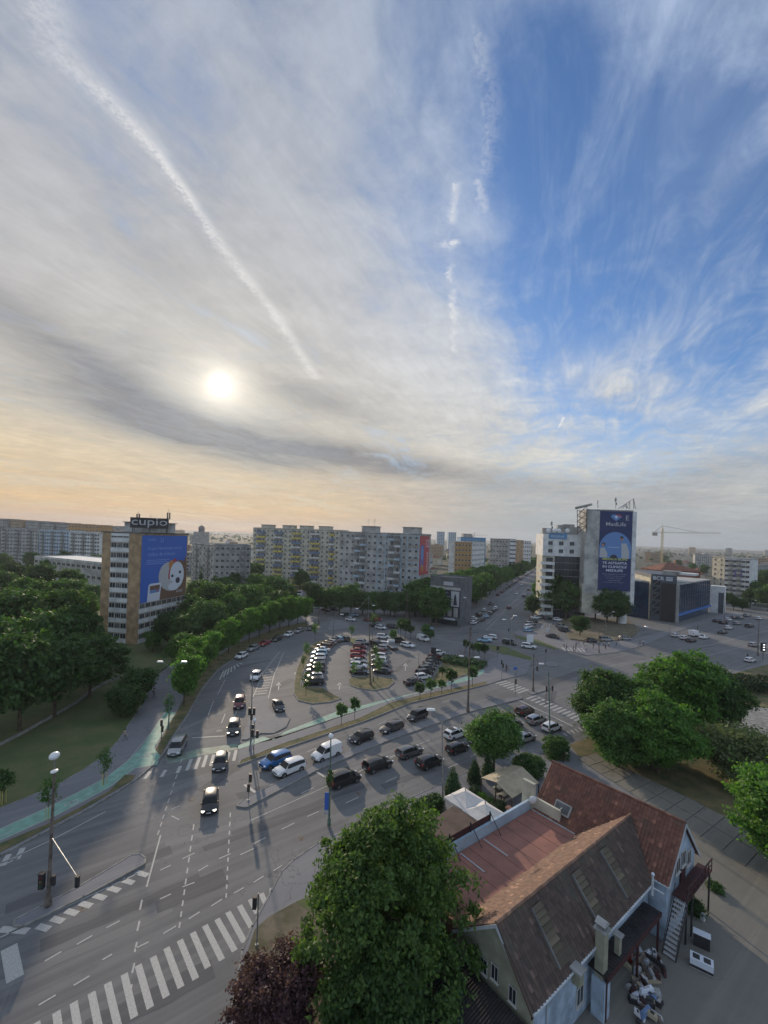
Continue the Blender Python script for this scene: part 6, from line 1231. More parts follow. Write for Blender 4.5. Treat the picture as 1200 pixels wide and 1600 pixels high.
def car_meshes(kind):
    if kind in CM: return CM[kind]
    P = car_parts(kind); out = []
    for nm, v in P.items():
        for q in (v if isinstance(v, list) else [v]): out.append((nm, q.mesh('car_'+nm, smooth=38 if nm == 'body' else None)))
    allm = MB()
    for nm, v in P.items():
        for q in (v if isinstance(v, list) else [v]):
            i = len(allm.v); allm.v += q.v; allm.f += [tuple(i+j for j in f) for f in q.f]; allm.m += [allm.mi(q.mats[k]) for k in q.m]
    K = KIND[kind]
    for sx in K['ax']:
        for sd in (-1, 1): allm.tube((sx, sd*(K['W']-.2), K['R_']), (sx, sd*(K['W']+.03), K['R_']), K['R_'], K['R_'], 'tyre', 12); allm.tube((sx, sd*(K['W']-.1), K['R_']), (sx, sd*(K['W']+.04), K['R_']), K['R_']*.6, K['R_']*.6, 'rim', 8)
    CM[kind] = (out, allm.mesh('car_body', smooth=38)); return CM[kind]
def car(px, py, dx, dy, kind, col, label, group=None, detail=True, name='car', cat='car', roof=None, lit=False, s=1.0):
    p, q = G(px, py), G(px+dx*.1, py+dy*.1); rz = math.atan2(q[1]-p[1], q[0]-p[0]); t = thing(name, label, cat, (p[0], p[1], .006), rz, group, s)
    out, allm = car_meshes(kind); K = KIND[kind]
    def recol(o):
        for sl in o.material_slots:
            if sl.material == CP['black']: sl.link = 'OBJECT'; sl.material = CP[col]
    if not detail: o = inst('body', allm, t); recol(o); return t
    for nm, me in out:
        o = inst(nm, me, t)
        if nm in ('body',): recol(o)
        if nm == 'mirror' and col not in ('black',): o.material_slots[0].link = 'OBJECT'; o.material_slots[0].material = CP[col]
        if nm == 'headlight' and lit: o.material_slots[0].link = 'OBJECT'; o.material_slots[0].material = M['headlit']
    w, r = wheel(K['R_'])
    for sx in K['ax']:
        for sd in (-1, 1): a = inst('wheel', w, t, (sx, sd*(K['W']-.09), K['R_'])); inst('rim', r, a)
    if roof: mb = MB(); i = [s_ for s_ in K['st'] if s_[4] > 1.38]; a, b = i[0], i[-1]; mb.hexa([(a[0]+.1,-a[5]*.8,a[4]+.02),(b[0]-.1,-b[5]*.8,b[4]+.02),(b[0]-.1,b[5]*.8,b[4]+.02),(a[0]+.1,a[5]*.8,a[4]+.02)], [(a[0]+.1,-a[5]*.8,max(a[4],1.5)+.06),(b[0]-.1,-b[5]*.8,b[4]+.06),(b[0]-.1,b[5]*.8,b[4]+.06),(a[0]+.1,a[5]*.8,max(a[4],1.5)+.06)], roof); mb.build('roof_panel', t, local=True)
    return t
D1, D2 = (-30, 12), (30, -11)
for a in ((328,1260,-2,14,'hatch','black','black hatchback facing the camera, nearest car of all on the open junction',dict(lit=True)),
 (344,1197,-3,12,'hatch','darkgrey','dark grey hatchback standing on the zebra crossing of the left road',dict(lit=False)),
 (277,1173,-9,16,'mpv','silver','silver people carrier at the kerb before the left zebra crossing',{}),
 (365,1143,-2,10,'suv','darkgrey','dark car with lit headlights waiting behind the stop line',dict(lit=True)),
 (374,1103,-3,11,'suv','darkred','dark red car third in line on the left road',{}),
 (400,1061,-7,9,'suv','white','white off-roader farthest back on the left road lane',{}),
 (435,1107,4,9,'sedan','darkgrey','dark grey saloon leaving the car park beside the concrete island',{}),
 (430,1195,*D1,'suv','blue','bright blue crossover car beside the white one',{}),
 (452,1207,*D1,'suv','white','white crossover car just in front of the blue one',{}),
 (510,1183,*D1,'van','white','small white delivery van heading left down the avenue',dict(name='delivery_van', cat='van')),
 (565,1157,*D1,'hatch','black','black small car following the white delivery van',{}),
 (612,1142,*D1,'wagon','darkgrey','dark blue grey estate car in the middle of the upper carriageway',{}),
 (652,1123,*D1,'mpv','darkgrey','dark people carrier last of the line on the upper carriageway',dict(s=.95)),
 (538,1224,*D2,'mpv','black','black boxy people carrier beside the lamp post with the blue banner',{}),
 (590,1201,*D2,'suv','black','black off-roader second in the queue from the left on the lower carriageway',{}),
 (640,1180,*D2,'wagon','grey','grey estate car ahead of the black off-roader in the queue',{}),
 (671,1196,*D2,'hatch','black','black compact car next to the kerb lane left of the thin lamp post',dict(s=1.05)),
 (711,1152,*D2,'hatch','white','white car with a black roof in the queue',dict(roof='darkmetal', s=1.06)),
 (714,1174,*D2,'hatch','black','small black car with red tail lights right of the thin lamp post',dict(s=.95)),
 (750,1160,*D2,'suv','darkgrey','dark car half hidden by the street tree, left side',{}),
 (800,1138,*D2,'sedan','black','black saloon half hidden by the right side of the street tree',{}),
 (790,1124,*D2,'hatch','darkred','dark car peeping over the top of the street tree',{}),
 (820,1115,*D2,'hatch','brown','dark brown car first at the stop line',dict(s=1.06)),
 (838,1129,*D2,'wagon','silver','silver grey estate car second lane at the stop line',{}),
 (862,1141,*D2,'hatch','white','white hatchback at the stop line next to the grey lamp post',{}),
 (819,1158,*D2,'sedan','silver','silver saloon behind the white hatchback near the bushes',{}),
 (777,1176,*D2,'sedan','silver','pale car almost hidden under the street tree',{})):
    k = a[7]; car(*a[:7], **k)
# parked along the left road
for i, (x, y, kd, c, lab) in enumerate(((377,1028,'hatch','white','white hatchback parked nearest under the row of young trees'),(395,1016,'wagon','silver','silver estate car parked behind the nearest white one on the left road'),(413,1008,'sedan','red','bright red car parked under the young trees'),(432,1001,'sedan','black','black car parked behind the red one under the young trees'),(451,994,'hatch','white','white car in the middle of the row under the young trees'),(467,988,'wagon','silver','silver estate parked second from the far end of the tree row'),(486,984,'wagon','black','black car parked at the far end of the tree row'))):
    car(x, y, -16, 7.5, kd, c, lab, 'cars parked along the left road')
ordn = ['nearest','second','third','fourth','fifth','sixth','seventh','eighth','ninth','tenth','eleventh','twelfth','thirteenth','last']
def carrow(pts, cols, dirs, rowname, group):
    seen = {}
    for i, ((x, y), c) in enumerate(zip(pts, cols)):
        k, c = (c.split(':')+[None])[:2] if ':' in c else ('hatch', c)
        dx, dy = dirs(i); car(x, y, dx, dy, k, c, '%s car %s in the %s' % ({'lightblue': 'pale blue', 'darkgreen': 'dark green', 'darkblue': 'dark blue', 'darkgrey': 'dark grey', 'bluegrey': 'blue grey', 'darkred': 'dark red'}.get(c, c), ordn[i] if i < len(pts)-1 else 'last', rowname), group)
ptsL = [(490,1070),(491,1061),(492,1052),(493,1044),(495,1037),(497,1030),(499,1024),(503,1018),(507,1013),(512,1009),(517,1006),(523,1003),(529,1001),(538,1001)]
carrow(ptsL, ['suv:black','hatch:white','suv:darkgrey','wagon:black','hatch:silver','hatch:white','suv:lightblue','sedan:white','suv:brown','hatch:brown','hatch:silver','sedan:darkgrey','hatch:lightblue','suv:darkgreen'], lambda i: (-20, 1.0+max(0, i-4)*-1.0), 'left curved row of the car park', 'cars in the left row of the car park')
carrow([(561,1053),(560,1044),(560,1036),(559,1028),(560,1020),(562,1013),(566,1007)], ['sedan:black','suv:white','sedan:silver','hatch:red','sedan:red','hatch:darkred','suv:silver'], lambda i: (20, 1), 'left file of the middle row', 'cars in the left file of the middle row')
carrow([(597,1052),(594,1043),(593,1035),(592,1028),(591,1021),(595,1015),(597,1009)], ['sedan:black','sedan:black','hatch:white','hatch:white','hatch:darkred','hatch:silver','hatch:white'], lambda i: (-20, -2), 'right file of the middle row', 'cars in the right file of the middle row')
carrow([(645,1069),(660,1061),(663,1055),(667,1049),(670,1044),(674,1039),(677,1034),(680,1029),(684,1024)], ['sedan:black','hatch:white','suv:black','suv:darkgrey','sedan:grey','sedan:black','hatch:black','hatch:darkred','suv:white'], lambda i: (20, -3) if i else (20, -5), 'right row of the car park', 'cars in the right row of the car park')
far = [(476,947,20,3,'sedan','black','black car entering the junction far left'),(493,951,20,3,'hatch','white','white car second in the far left junction group'),(498,946,20,3,'hatch','darkgrey','dark grey car behind the white one in the far left group'),(509,955,20,3,'sedan','black','black car in the middle of the far left group'),(522,954,20,3,'suv','darkgrey','dark car at the right of the far left group'),(540,963,20,3,'hatch','darkgreen','dark green car behind the pale one at the far refuge'),(552,963,20,2,'suv','bluegrey','grey blue car beside the pale one at the far refuge'),(548,970,20,3,'hatch','white','pale white car nearest at the far refuge'),(576,971,20,2,'hatch','darkred','dark red small car left of the bright red van'),(588,970,20,2,'mpv','red','bright red van shaped car on the far junction arm'),(587,980,20,3,'sedan','black','black car behind the middle of the car park'),(595,983,20,3,'hatch','white','white car touching the black one behind the car park'),(613,982,20,2,'suv','darkgrey','dark estate right of the black and white pair behind the car park'),(668,984,20,1,'hatch','lightblue','pale blue hatchback alone in the middle of the junction'),(599,998,20,1,'suv','white','white off-roader at the back aisle of the car park'),(588,1011,20,4,'van','black','black box van at the head of the middle row'),(623,1004,20,2,'suv','black','black car behind the tow truck'),(637,1011,20,4,'wagon','white','white estate car right of the tow truck'),(661,1001,16,5,'van','white','white van between the round trees behind the car park'),
 (757,1003,-24,-1,'sedan','lightblue','pale blue white car at the front of the far queue'),(766,998,-24,-3,'wagon','white','white estate behind the pale blue white car'),(747,1013,-24,-6,'suv','lime','lime green car by the four round trees'),(796,1007,24,5,'suv','black','black off-roader beside the green median strip'),(826,1013,24,3,'suv','white','white car with dark windows right of the black off-roader'),
 (837,967,20,-1,'sedan','white','white car at the rear edge of the north car park'),(845,966,20,-1,'hatch','silver','silver car next to the rear white one in the north car park'),(856,968,20,0,'hatch','darkgreen','dark green car in the shade of the north car park'),(871,970,20,0,'hatch','white','white car under the trees of the north car park'),(825,987,20,-2,'hatch','lightblue','bright pale blue car at the front of the north car park'),(826,981,20,-2,'hatch','white','white car behind the pale blue one in the north car park'),(829,977,20,-2,'suv','silver','silver car third from the front of the north car park'),(833,973,20,-2,'suv','darkgrey','dark car last in the front file of the north car park'),(864,997,24,4,'sedan','black','black car parked at the edge of the crowd pavement'),(877,981,20,4,'suv','silver','silver car left of the round olive tree'),(882,987,20,4,'sedan','darkgrey','dark car touching the round olive tree'),(925,1004,24,0,'sedan','black','black car behind the crowd'),(947,1002,24,0,'mpv','silver','car under a silver cover behind the crowd'),(976,1000,24,1,'hatch','silver','pale car at the right end behind the crowd'),
 (726,971,20,-1,'sedan','silver','silver car turning at the mouth of the far street'),(740,975,14,-5,'hatch','white','white car first of the queue at the far street mouth'),(740,968,14,-6,'hatch','white','white car second of the left file at the far street mouth'),(745,972,14,-5,'hatch','silver','silver car squeezed in the far street queue'),(748,963,14,-6,'suv','black','black car in the left file of the far street queue'),(753,970,14,-6,'sedan','darkgrey','dark grey car in the right file of the far street queue'),(760,965,14,-6,'sedan','lightblue','light blue car in the right file of the far street queue'),(757,955,14,-7,'hatch','white','white car at the back of the left file of the far street queue'),(766,960,14,-7,'hatch','grey','grey car fourth in the right file of the far street queue'),(771,956,14,-7,'hatch','darkgreen','dark green car fifth in the right file of the far street queue'),(775,952,14,-7,'hatch','white','white car at the back of the right file of the far street queue'),
 (795,951,10,-8,'hatch','darkred','dark red car driving alone on the far street'),(819,933,8,-8,'suv','black','black car farther up the far street'),(807,929,-8,8,'sedan','white','white car coming down the far street'),(826,923,7,-8,'suv','darkred','dark red car high up the far street'),(815,915,-7,8,'hatch','white','small white car coming down at the top of the far street'),(767,945,-14,7,'sedan','black','black car with bright tail lights at the pavement of the far street'),
 (1121,972,24,-1,'sedan','black','black car first of the right street group'),(1130,975,24,-1,'hatch','darkgrey','dark grey car touching the first black one on the right street'),(1138,970,24,-2,'hatch','white','white car in the rear of the right street group'),(1146,967,24,-3,'sedan','darkgrey','dark car in the middle rear of the right street group'),(1157,967,24,-3,'hatch','silver','silver car in the rear lane on the right street'),(1167,963,24,-3,'wagon','silver','silver estate farthest back on the right street'),(1152,976,24,-3,'wagon','silver','silver grey estate in the middle lane of the right street'),(1171,980,24,-3,'suv','darkgrey','dark off-roader on the right street near the lamp post'),(1138,983,24,-4,'hatch','white','white car in the near lane of the right street'),(1129,990,24,-4,'sedan','black','black car in the near lane left of the white one'),(1057,995,24,-2,'hatch','white','white car peeping over the corner clump of trees on the left'),(1070,999,24,-3,'hatch','white','white car just right of the first one over the clump'),(1080,1003,24,-3,'hatch','darkgrey','dark car over the clump of trees before the white van'),(1100,998,24,-4,'sedan','white','white saloon right of the white van over the clump'),(1177,1010,24,-4,'hatch','silver','silver blue car by the traffic light at the right edge'),(1186,968,24,-4,'hatch','white','white car at the rear right edge of the right street')]
for a in far: car(*a, None, True if G(a[0], a[1])[1] < 190 else False, cat='van' if a[4] == 'van' else 'car', name='van' if a[4] == 'van' else 'car')
car(1086, 994, 24, -3, 'van', 'white', 'large white delivery van over the corner clump of trees', None, True, 'delivery_van', 'van', s=1.25)
car(1172, 1034, 24, -4, 'hatch', 'white', 'white car cut off beside the grass near the right hedge', s=.9)
carcols = ['darkred','darkred','silver','darkgrey','black','darkgrey','grey','darkblue','silver','black','grey','white','darkgrey','black','silver','black','grey','black']
for i, c in enumerate(carcols):
    t = i/(len(carcols)-1); t = t**.8; x, y = 778+(836-778)*t, 931+(891-931)*t
    car(x, y, 12, -8.5, 'hatch', c, {'darkred': 'dark red', 'darkgrey': 'dark grey', 'darkblue': 'dark blue'}.get(c, c)+' parked car, number %s from the near end under the avenue trees' % ['one','two','three','four','five','six','seven','eight','nine','ten','eleven','twelve','thirteen','fourteen','fifteen','sixteen','seventeen','eighteen'][i], 'cars parked up the far street', False)
# tow truck with flat bed
p = G(613, 1013); q = G(617, 1017); t = thing('tow_truck', 'tow truck with a pale cab and open flat bed behind the middle row', 'truck', (p[0], p[1], .006), math.atan2(q[1]-p[1], q[0]-p[0])+math.pi)
mb = MB(); mb.hexa([(1.0,-1,.5),(2.9,-1,.5),(2.9,1,.5),(1.0,1,.5)], [(1.0,-.95,2.3),(2.3,-.95,2.3),(2.3,.95,2.3),(1.0,.95,2.3)], CP['white']); mb.build('cab', t, local=True)
mb = MB(); mb.face([(2.86,-.8,1.3),(2.86,.8,1.3),(2.42,.75,2.2),(2.42,-.75,2.2)], 'carglass'); mb.build('windscreen', t, local=True); mb = MB(); mb.box((-1.0,0,.85), (4.0,2.1,.14), 'metal'); mb.box((-1.0,0,.6), (4.2,.8,.3), 'plastic'); mb.box((.9,0,1.3), (.1,2.0,.9), 'metal'); mb.build('flat_bed', t, local=True)
for x in (-2.0, 2.0):
    for y in (-.9, .9): mb = MB(); mb.tube((x, y-.13, .4), (x, y+.13, .4), .4, .4, 'tyre', 16); a = mb.build('wheel', t, local=True); mb = MB(); mb.tube((x, y-.14, .4), (x, y+.14, .4), .22, .22, 'rim', 10); mb.build('rim', a, local=True)
# ------------------------------------------------------------------ street furniture
def post(px, py, tx, ty, label, heads=(), r=.11, m='metal', name='street_lamp', cat='lamp post', Yh=0):
    b = G(px, py, .1); Yb = b[1]; tp = at(tx, ty, Yb); t = thing(name, label, cat, b)
    mb = MB(); mb.tube(b, (tp[0], tp[1], tp[2]), r, r*.55, m, 10); mb.tube(b, (b[0], b[1], b[2]+.9), r*1.7, r*1.5, m, 10); mb.build('pole', t, smooth=50)
    for hx, hy, s in heads:
        h = at(hx, hy, Yb+Yh); mb = MB(); j = Vector(tp)-Vector((0, 0, .15)); mb.tube(j, h, .05, .04, m, 6); mb.build('arm', t)
        d = (Vector((h[0], h[1], 0))-Vector((tp[0], tp[1], 0))); d = d.normalized() if d.length > .2 else Vector((0, -1, 0)); a = MB(); c = Vector(h)+d*.35*s
        q = [(-.45, -.16), (.45, -.2), (.45, .2), (-.45, .16)]; rz = math.atan2(d.y, d.x); cs, sn = math.cos(rz), math.sin(rz); P = [(c.x+(x*cs-y*sn)*s, c.y+(x*sn+y*cs)*s) for x, y in q]; P2 = [(c.x+(x*cs*.8-y*sn*.7)*s, c.y+(x*sn*.8+y*cs*.7)*s) for x, y in q]
        a.hexa([(x, y, c.z-.06) for x, y in P], [(x, y, c.z+.12*s) for x, y in P2], 'lamp'); a.build('lamp_head', t)
    return t, b, tp
M['lensr'] = mat('lens_red', (.10,.01,.01), .3, 0); M['lensy'] = mat('lens_amber', (.09,.06,.01), .3, 0); M['lensg'] = mat('lens_green', (.01,.05,.03), .3, 0)
def signal(t, p, s=1.0, pole=None, back=False, rz=0.0):
    """three-lamp box; p its centre"""
    mb = MB(); mb.box(p, (.34*s, .26*s, 1.0*s), 'plastic', rz); mb.box((p[0], p[1], p[2]+.55*s), (.40*s, .34*s, .05), 'plastic', rz); h = mb.build('signal_head', t)
    if not back:
        mb = MB()
        for k, m in ((1, 'lensr'), (0, 'lensy'), (-1, 'lensg')): mb.ball((p[0]+math.sin(rz)*.13*s, p[1]-math.cos(rz)*.13*s, p[2]+k*.31*s), .11*s, m, 1, .5, 1, 8, 5)
        mb.build('lens', h)
# lamps on the near traffic island
t, b, tp = post(75, 1416, 85, 1207, 'tall rusty lamp post with two heads and traffic lights on the near left refuge', (), .17, 'rustpole')
for (hx, hy, s) in ((85, 1181, 1.15), (85, 1205, .85)):
    h = at(hx, hy, b[1]-.2); mb = MB(); mb.tube(tp, h, .05, .05, 'metal', 6); mb.build('arm', t); mb = MB(); mb.ball(h, .32*s, 'lamp', 1.0, 1.3, .85 if s > 1 else .4, 12, 8); mb.build('lamp_head', t, smooth=60)
a0 = (b[0]+.12, b[1], 6.0); a1 = G(121, 1371, 5.6); mb = MB(); mb.tube(a0, a1, .05, .04, 'metal', 6); mb.build('signal_arm', t); signal(t, (a1[0], a1[1], a1[2]-.35), .8, back=True); s0 = at(67, 1377, b[1]-.3); signal(t, (s0[0]-.1, s0[1], s0[2]), 1.25); s1 = at(81, 1376, b[1]); signal(t, (s1[0]+.15, s1[1], s1[2]), .8, back=True)
post(263, 1140, 268, 1043, 'slender double armed green lamp post by the bicycle lane bend', ((254, 1034, 1.1), (284, 1034, 1.1)), .11, 'greenpole')
t, b, tp = post(391, 1172, 395, 1046, 'lamp post in the middle island with traffic signs and lights on its stem', (), .12, 'metal')
for (x, y, s, bk) in ((390, 1112, 1.0, True), (397, 1112, 1.0, True), (393, 1120, .9, True)): c = at(x, y, b[1]-.2); signal(t, c, s, back=bk)
t = thing('traffic_light', 'traffic light mast with a round white top lamp at the bicycle crossing', 'traffic light', G(396, 1182)); b = G(396, 1182); mb = MB(); mb.tube(b, (b[0], b[1], 5.2), .07, .06, 'metal', 8); mb.build('pole', t); mb = MB(); mb.ball((b[0], b[1], 5.35), .28, 'lamp'); mb.build('globe', t, smooth=60); signal(t, (b[0]-.25, b[1]-.1, 3.4)); signal(t, (b[0]+.5, b[1]-.1, 3.3))
t, b, tp = post(514, 1290, 517, 1155, 'slender green lamp post carrying the blue banner and flower ball', ((516, 1149, .1),), .12, 'greenpole'); mb = MB(); mb.ball((tp[0], tp[1], tp[2]+.35), .3, 'lamp'); mb.build('globe', t, smooth=60)
c = at(512, 1255, b[1]); bn = thing('street_banner', 'blue vertical banner hanging on the green lamp post', 'banner', (c[0]+.25, c[1], 3)); mb = MB(); mb.box((c[0]-.05, c[1]-.02, c[2]), (.62, .05, 2.4), 'adblue'); mb.box((c[0]-.05, c[1]-.05, c[2]-.95), (.60, .02, .4), 'adfur'); mb.build('cloth', bn); mb = MB(); mb.tube((c[0]-.4, c[1], c[2]+1.25), (c[0]+.35, c[1], c[2]+1.25), .03, .03, 'metal', 5); mb.build('rod', bn)
c = at(515, 1218, b[1]); t = thing('hanging_planter', 'leafy hanging planter on the green lamp post above the banner', 'planter', c); mb = MB(); mb.tube((c[0], c[1], c[2]-.8), (c[0], c[1], c[2]-.1), .2, .35, 'trunk', 8); mb.build('basket', t); inst('foliage', crown_mesh('planter', [(0,0,.3,.4,.7)], 500, .1, 'leaf_mid', clump=20, spread=.15), t)
post(692, 1262, 691, 1129, 'thin grey lamp post right of the tents with one arm to the left', ((679, 1109, 1.2),), .11, 'metal')
post(731, 1112, 735, 978, 'tall rusty lamp post in the median left of the street tree', ((742, 1027, 1.2), (724, 1025, 1.0)), .2, 'rustpole')
post(860, 1172, 857, 1049, 'grey lamp post above the square bush at the corner', (), .12, 'greenpole')
post(579, 1070, 577, 976, 'dark pole standing on the tip of the middle parking island', (), .17, 'rustpole'); post(583, 1064, 582, 987, 'slim dark pole beside the thicker one on the middle parking island', (), .10, 'rustpole')
post(653, 1068, 655, 1012, 'thin lamp post at the nose of the dark car in the right parking row', (), .08, 'metal'); post(520, 1000, 523, 955, 'lamp post at the far end of the left parking row', ((532, 960, 1.2),), .1, 'rustpole')
post(498, 975, 499, 948, 'short rusty post at the far refuge by the paving', (), .18, 'rustpole'); post(575, 978, 576, 932, 'lamp post behind the refuge cars with an arm to the left', ((560, 951, 1.3), (582, 946, 1.2)), .1, 'metal')
post(634, 976, 637, 921, 'thick rusty lamp post before the grey block', (), .17, 'rustpole'); post(681, 977, 683, 925, 'dark pole in front of the corner shop building', (), .13, 'rustpole'); post(622, 990, 623, 940, 'green pole left of the thick rusty one', (), .1, 'greenpole')
post(797, 1019, 798, 967, 'lamp post in the green median with a pale short arm', ((803, 962, 1.2), (790, 968, 1.1)), .14, 'metal'); post(833, 1080, 834, 1022, 'dark rusty mast on the small refuge with signals', ((843, 1037, 1.3),), .17, 'rustpole')
post(734, 985, 735, 945, 'thin post at the mouth of the far street', ((728, 934, 1.1),), .08, 'metal'); post(824, 940, 825, 905, 'lamp post on the right side of the far street', (), .1, 'metal')
post(936, 1020, 936, 984, 'rusty pole standing in the crowd pavement', (), .14, 'rustpole'); post(997, 1014, 997, 980, 'grey lamp mast behind the corner clump with a short arm', ((1008, 979, 1.2),), .12, 'metal'); post(947, 988, 947, 962, 'pale lamp post before the round column trees', ((936, 960, 1.0), (957, 956, 1.0)), .09, 'metal')
post(1047, 1004, 1047, 972, 'grey post in front of the bank', (), .1, 'metal'); post(1133, 990, 1131, 925, 'rusty mast right of the portal building', (), .12, 'rustpole'); post(1175, 968, 1174, 935, 'pale lamp post among the right street cars', ((1180, 938, 1.0),), .09, 'metal')
t, b, tp = post(1184, 1024, 1186, 968, 'tall dark mast at the right edge of the junction with a white head', ((1187, 966, .8),), .16, 'rustpole')
t = thing('traffic_light', 'large traffic light with lit white lenses at the right edge', 'traffic light', G(1192, 1030)); b = G(1192, 1030); mb = MB(); mb.tube(b, (b[0], b[1], 2.4), .09, .09, 'darkmetal', 8); mb.build('pole', t); mb = MB(); mb.box((b[0], b[1], 3.6), (1.3, .5, 2.6), 'plastic'); h = mb.build('signal_head', t); M['whitelens'] = mat('white_signal', (1, 1, 1), .3, 0, emit=1.5)
mb = MB()
for k in range(3): mb.box((b[0], b[1]-.27, 2.9+k*.75), (.5, .05, .3), 'whitelens')
mb.build('lens', h)
def tlight(px, py, H, label, sgn=((0, -.5),), arm=None, r=.06, m='metal'):
    b = G(px, py, .05); t = thing('traffic_light', label, 'traffic light', b); mb = MB(); mb.tube(b, (b[0], b[1], H), r, r, m, 8); mb.tube(b, (b[0], b[1], .25), r*2.6, r*2.2, m, 8); mb.build('pole', t)
    for dx, dz in sgn: signal(t, (b[0]+dx, b[1]-.12, H+dz), .9, back=(dx < 0))
    if arm: e = (b[0]+arm[0], b[1]+arm[1], H+.1); mb = MB(); mb.tube((b[0], b[1], H), e, .05, .05, 'metal', 6); mb.build('arm', t); signal(t, (e[0], e[1], e[2]-.5), .9)
    return t
tlight(388, 1252, 3.5, 'traffic light on the nose of the long median', ((.2, -.55), (0, -1.75)))
tlight(401, 1479, 4.3, 'traffic light by the purple tree at the bottom zebra crossing', ((-.25, -.7),))
tlight(805, 1088, 5.6, 'traffic light with red base and long arm at the end of the median', ((0, -2.4),), (5.5, 3.0)); tlight(784, 1062, 4.6, 'traffic light at the corner of the middle pavement with a sign', ((-.2, -.4), (.15, -1.2))); tlight(853, 1098, 3.2, 'dark signal in the middle of the right zebra crossing', ((0, -.3),)); tlight(862, 1098, 3.4, 'triangular back of a sign in the middle of the right zebra crossing', ((0, -.4),))
tlight(908, 1134, 3.8, 'dark traffic light before the corner clump of trees', ((0, -.4), (.1, -1.3)), m='darkmetal'); tlight(777, 1036, 4.4, 'pair of signal heads behind the cyclist corner', ((.2, -.3), (-.2, -.4))); tlight(852, 1038, 4.0, 'traffic light on the little refuge in the open junction', ((0, -.3),)); tlight(794, 1000, 3.6, 'signal beside the black off-roader', ((0, -.2),)); tlight(735, 996, 3.5, 'small signal at the white line of the open junction', ((0, -.3),)); tlight(604, 960, 3.5, 'small signal before the trees of the grey block', ((0, -.2),)); tlight(252, 1158, 3.2, 'signal with orange base on the strip by the silver people carrier', ((0, -.3), (.15, -1.2)), m='rustpole')
for i, (x, y, w, h, z, m, lab) in enumerate(((828,1008,3,3,2.2,'lamp','white street cabinet or sign board beside the white car on the median strip'),(679,1026,0,0,0,'plastic',''),(677,1030,2,2.2,2.4,'plastic','dark road sign at the head of the right parking row'),(804,1076,1.2,.7,4.6,'adblue','small blue sign on the arm signal at the median end'),(393,1158,.9,1.3,2.2,'darkmetal','grey electric box at the foot of the middle island mast'))):
    if not lab: continue
    b = G(x, y, .1); t = thing('sign_board' if i != 4 else 'electric_box', lab, 'sign' if i != 4 else 'box', b); mb = MB(); mb.box((b[0], b[1], z), (w*.7, .12, h*.8), m); mb.build('board', t); mb = MB(); mb.box((b[0], b[1]+.1, z/2), (.1, .1, z), 'metal'); mb.build('post', t)
rb = random.Random(9)
for i in range(14):
    p = G(846+rb.random()*17, 977+rb.random()*13, .1); t = thing('bollard', 'small white bollard in the group on the north car park paving', 'bollard', p, 0, 'white bollards of the north car park'); mb = MB(); mb.tube((0,0,0), (0,0,1.0), .12, .1, 'adwhite', 8); mb.build('post', t, local=True); mb = MB(); mb.ball((0,0,1.02), .13, 'adwhite', 1, 1, .6, 8, 5); mb.build('cap', t, local=True)
t = thing('litter_bin', 'brown litter bin post on the pavement edge left of the hedge', 'bin', G(641, 1278, .12)); mb = MB(); mb.tube((0,0,0), (0,0,1.05), .26, .3, 'darkmetal', 10); mb.build('bin', t, local=True); mb = MB(); mb.tube((0,0,1.05), (0,0,1.12), .32, .3, 'rustpole', 10); mb.build('lid', t, local=True)
# kiosk and bus far left
c = G(461, 931); t = thing('bus', 'small white and red bus emerging from the trees at the far left arm', 'bus', c, R(20)); mb = MB(); mb.box((0,0,1.6), (7,2.3,2.6), 'adwhite'); mb.box((0,0,3.0), (6.6,2.1,.25), 'redpaint'); mb.build('body', t, local=True); mb = MB(); mb.box((0,-1.16,2.0), (6.2,.05,.9), 'carglass'); mb.build('side_windows', t, local=True)
for x in (-2.2, 2.2): mb = MB(); mb.tube((x,-1.2,.45), (x,1.2,.45), .45, .45, 'tyre', 12); mb.build('wheel', t, local=True)
t = thing('goods_trailer', 'white trailer box parked on the light pad behind the corner clump', 'trailer', G(1084, 1122, .17), R(-20)); mb = MB(); mb.box((0,0,1.1), (3.4,1.9,1.5), 'adwhite'); mb.build('body', t, local=True); mb = MB(); mb.box((0,0,1.88), (3.5,2.0,.08), 'adfur'); mb.build('roof', t, local=True)
for y in (-.9,.9): mb = MB(); mb.tube((0,y-.1,.3), (0,y+.1,.3), .3, .3, 'tyre', 12); mb.build('wheel', t, local=True)
t = thing('retaining_wall', 'thin pale wall line crossing the lawn on the left', 'wall', G(90, 1125)); mb = MB()
L = [G(x, y) for x, y in ((-30,1183),(0,1167),(45,1143),(85,1120),(120,1100),(145,1080),(172,1066),(186,1060))]
for p, q in zip(L, L[1:]): d = Vector(q)-Vector(p); mb.box(((p[0]+q[0])/2, (p[1]+q[1])/2, .32), (d.length, .25, .5), 'kerb', math.atan2(d.y, d.x))
mb.build('coping', t)
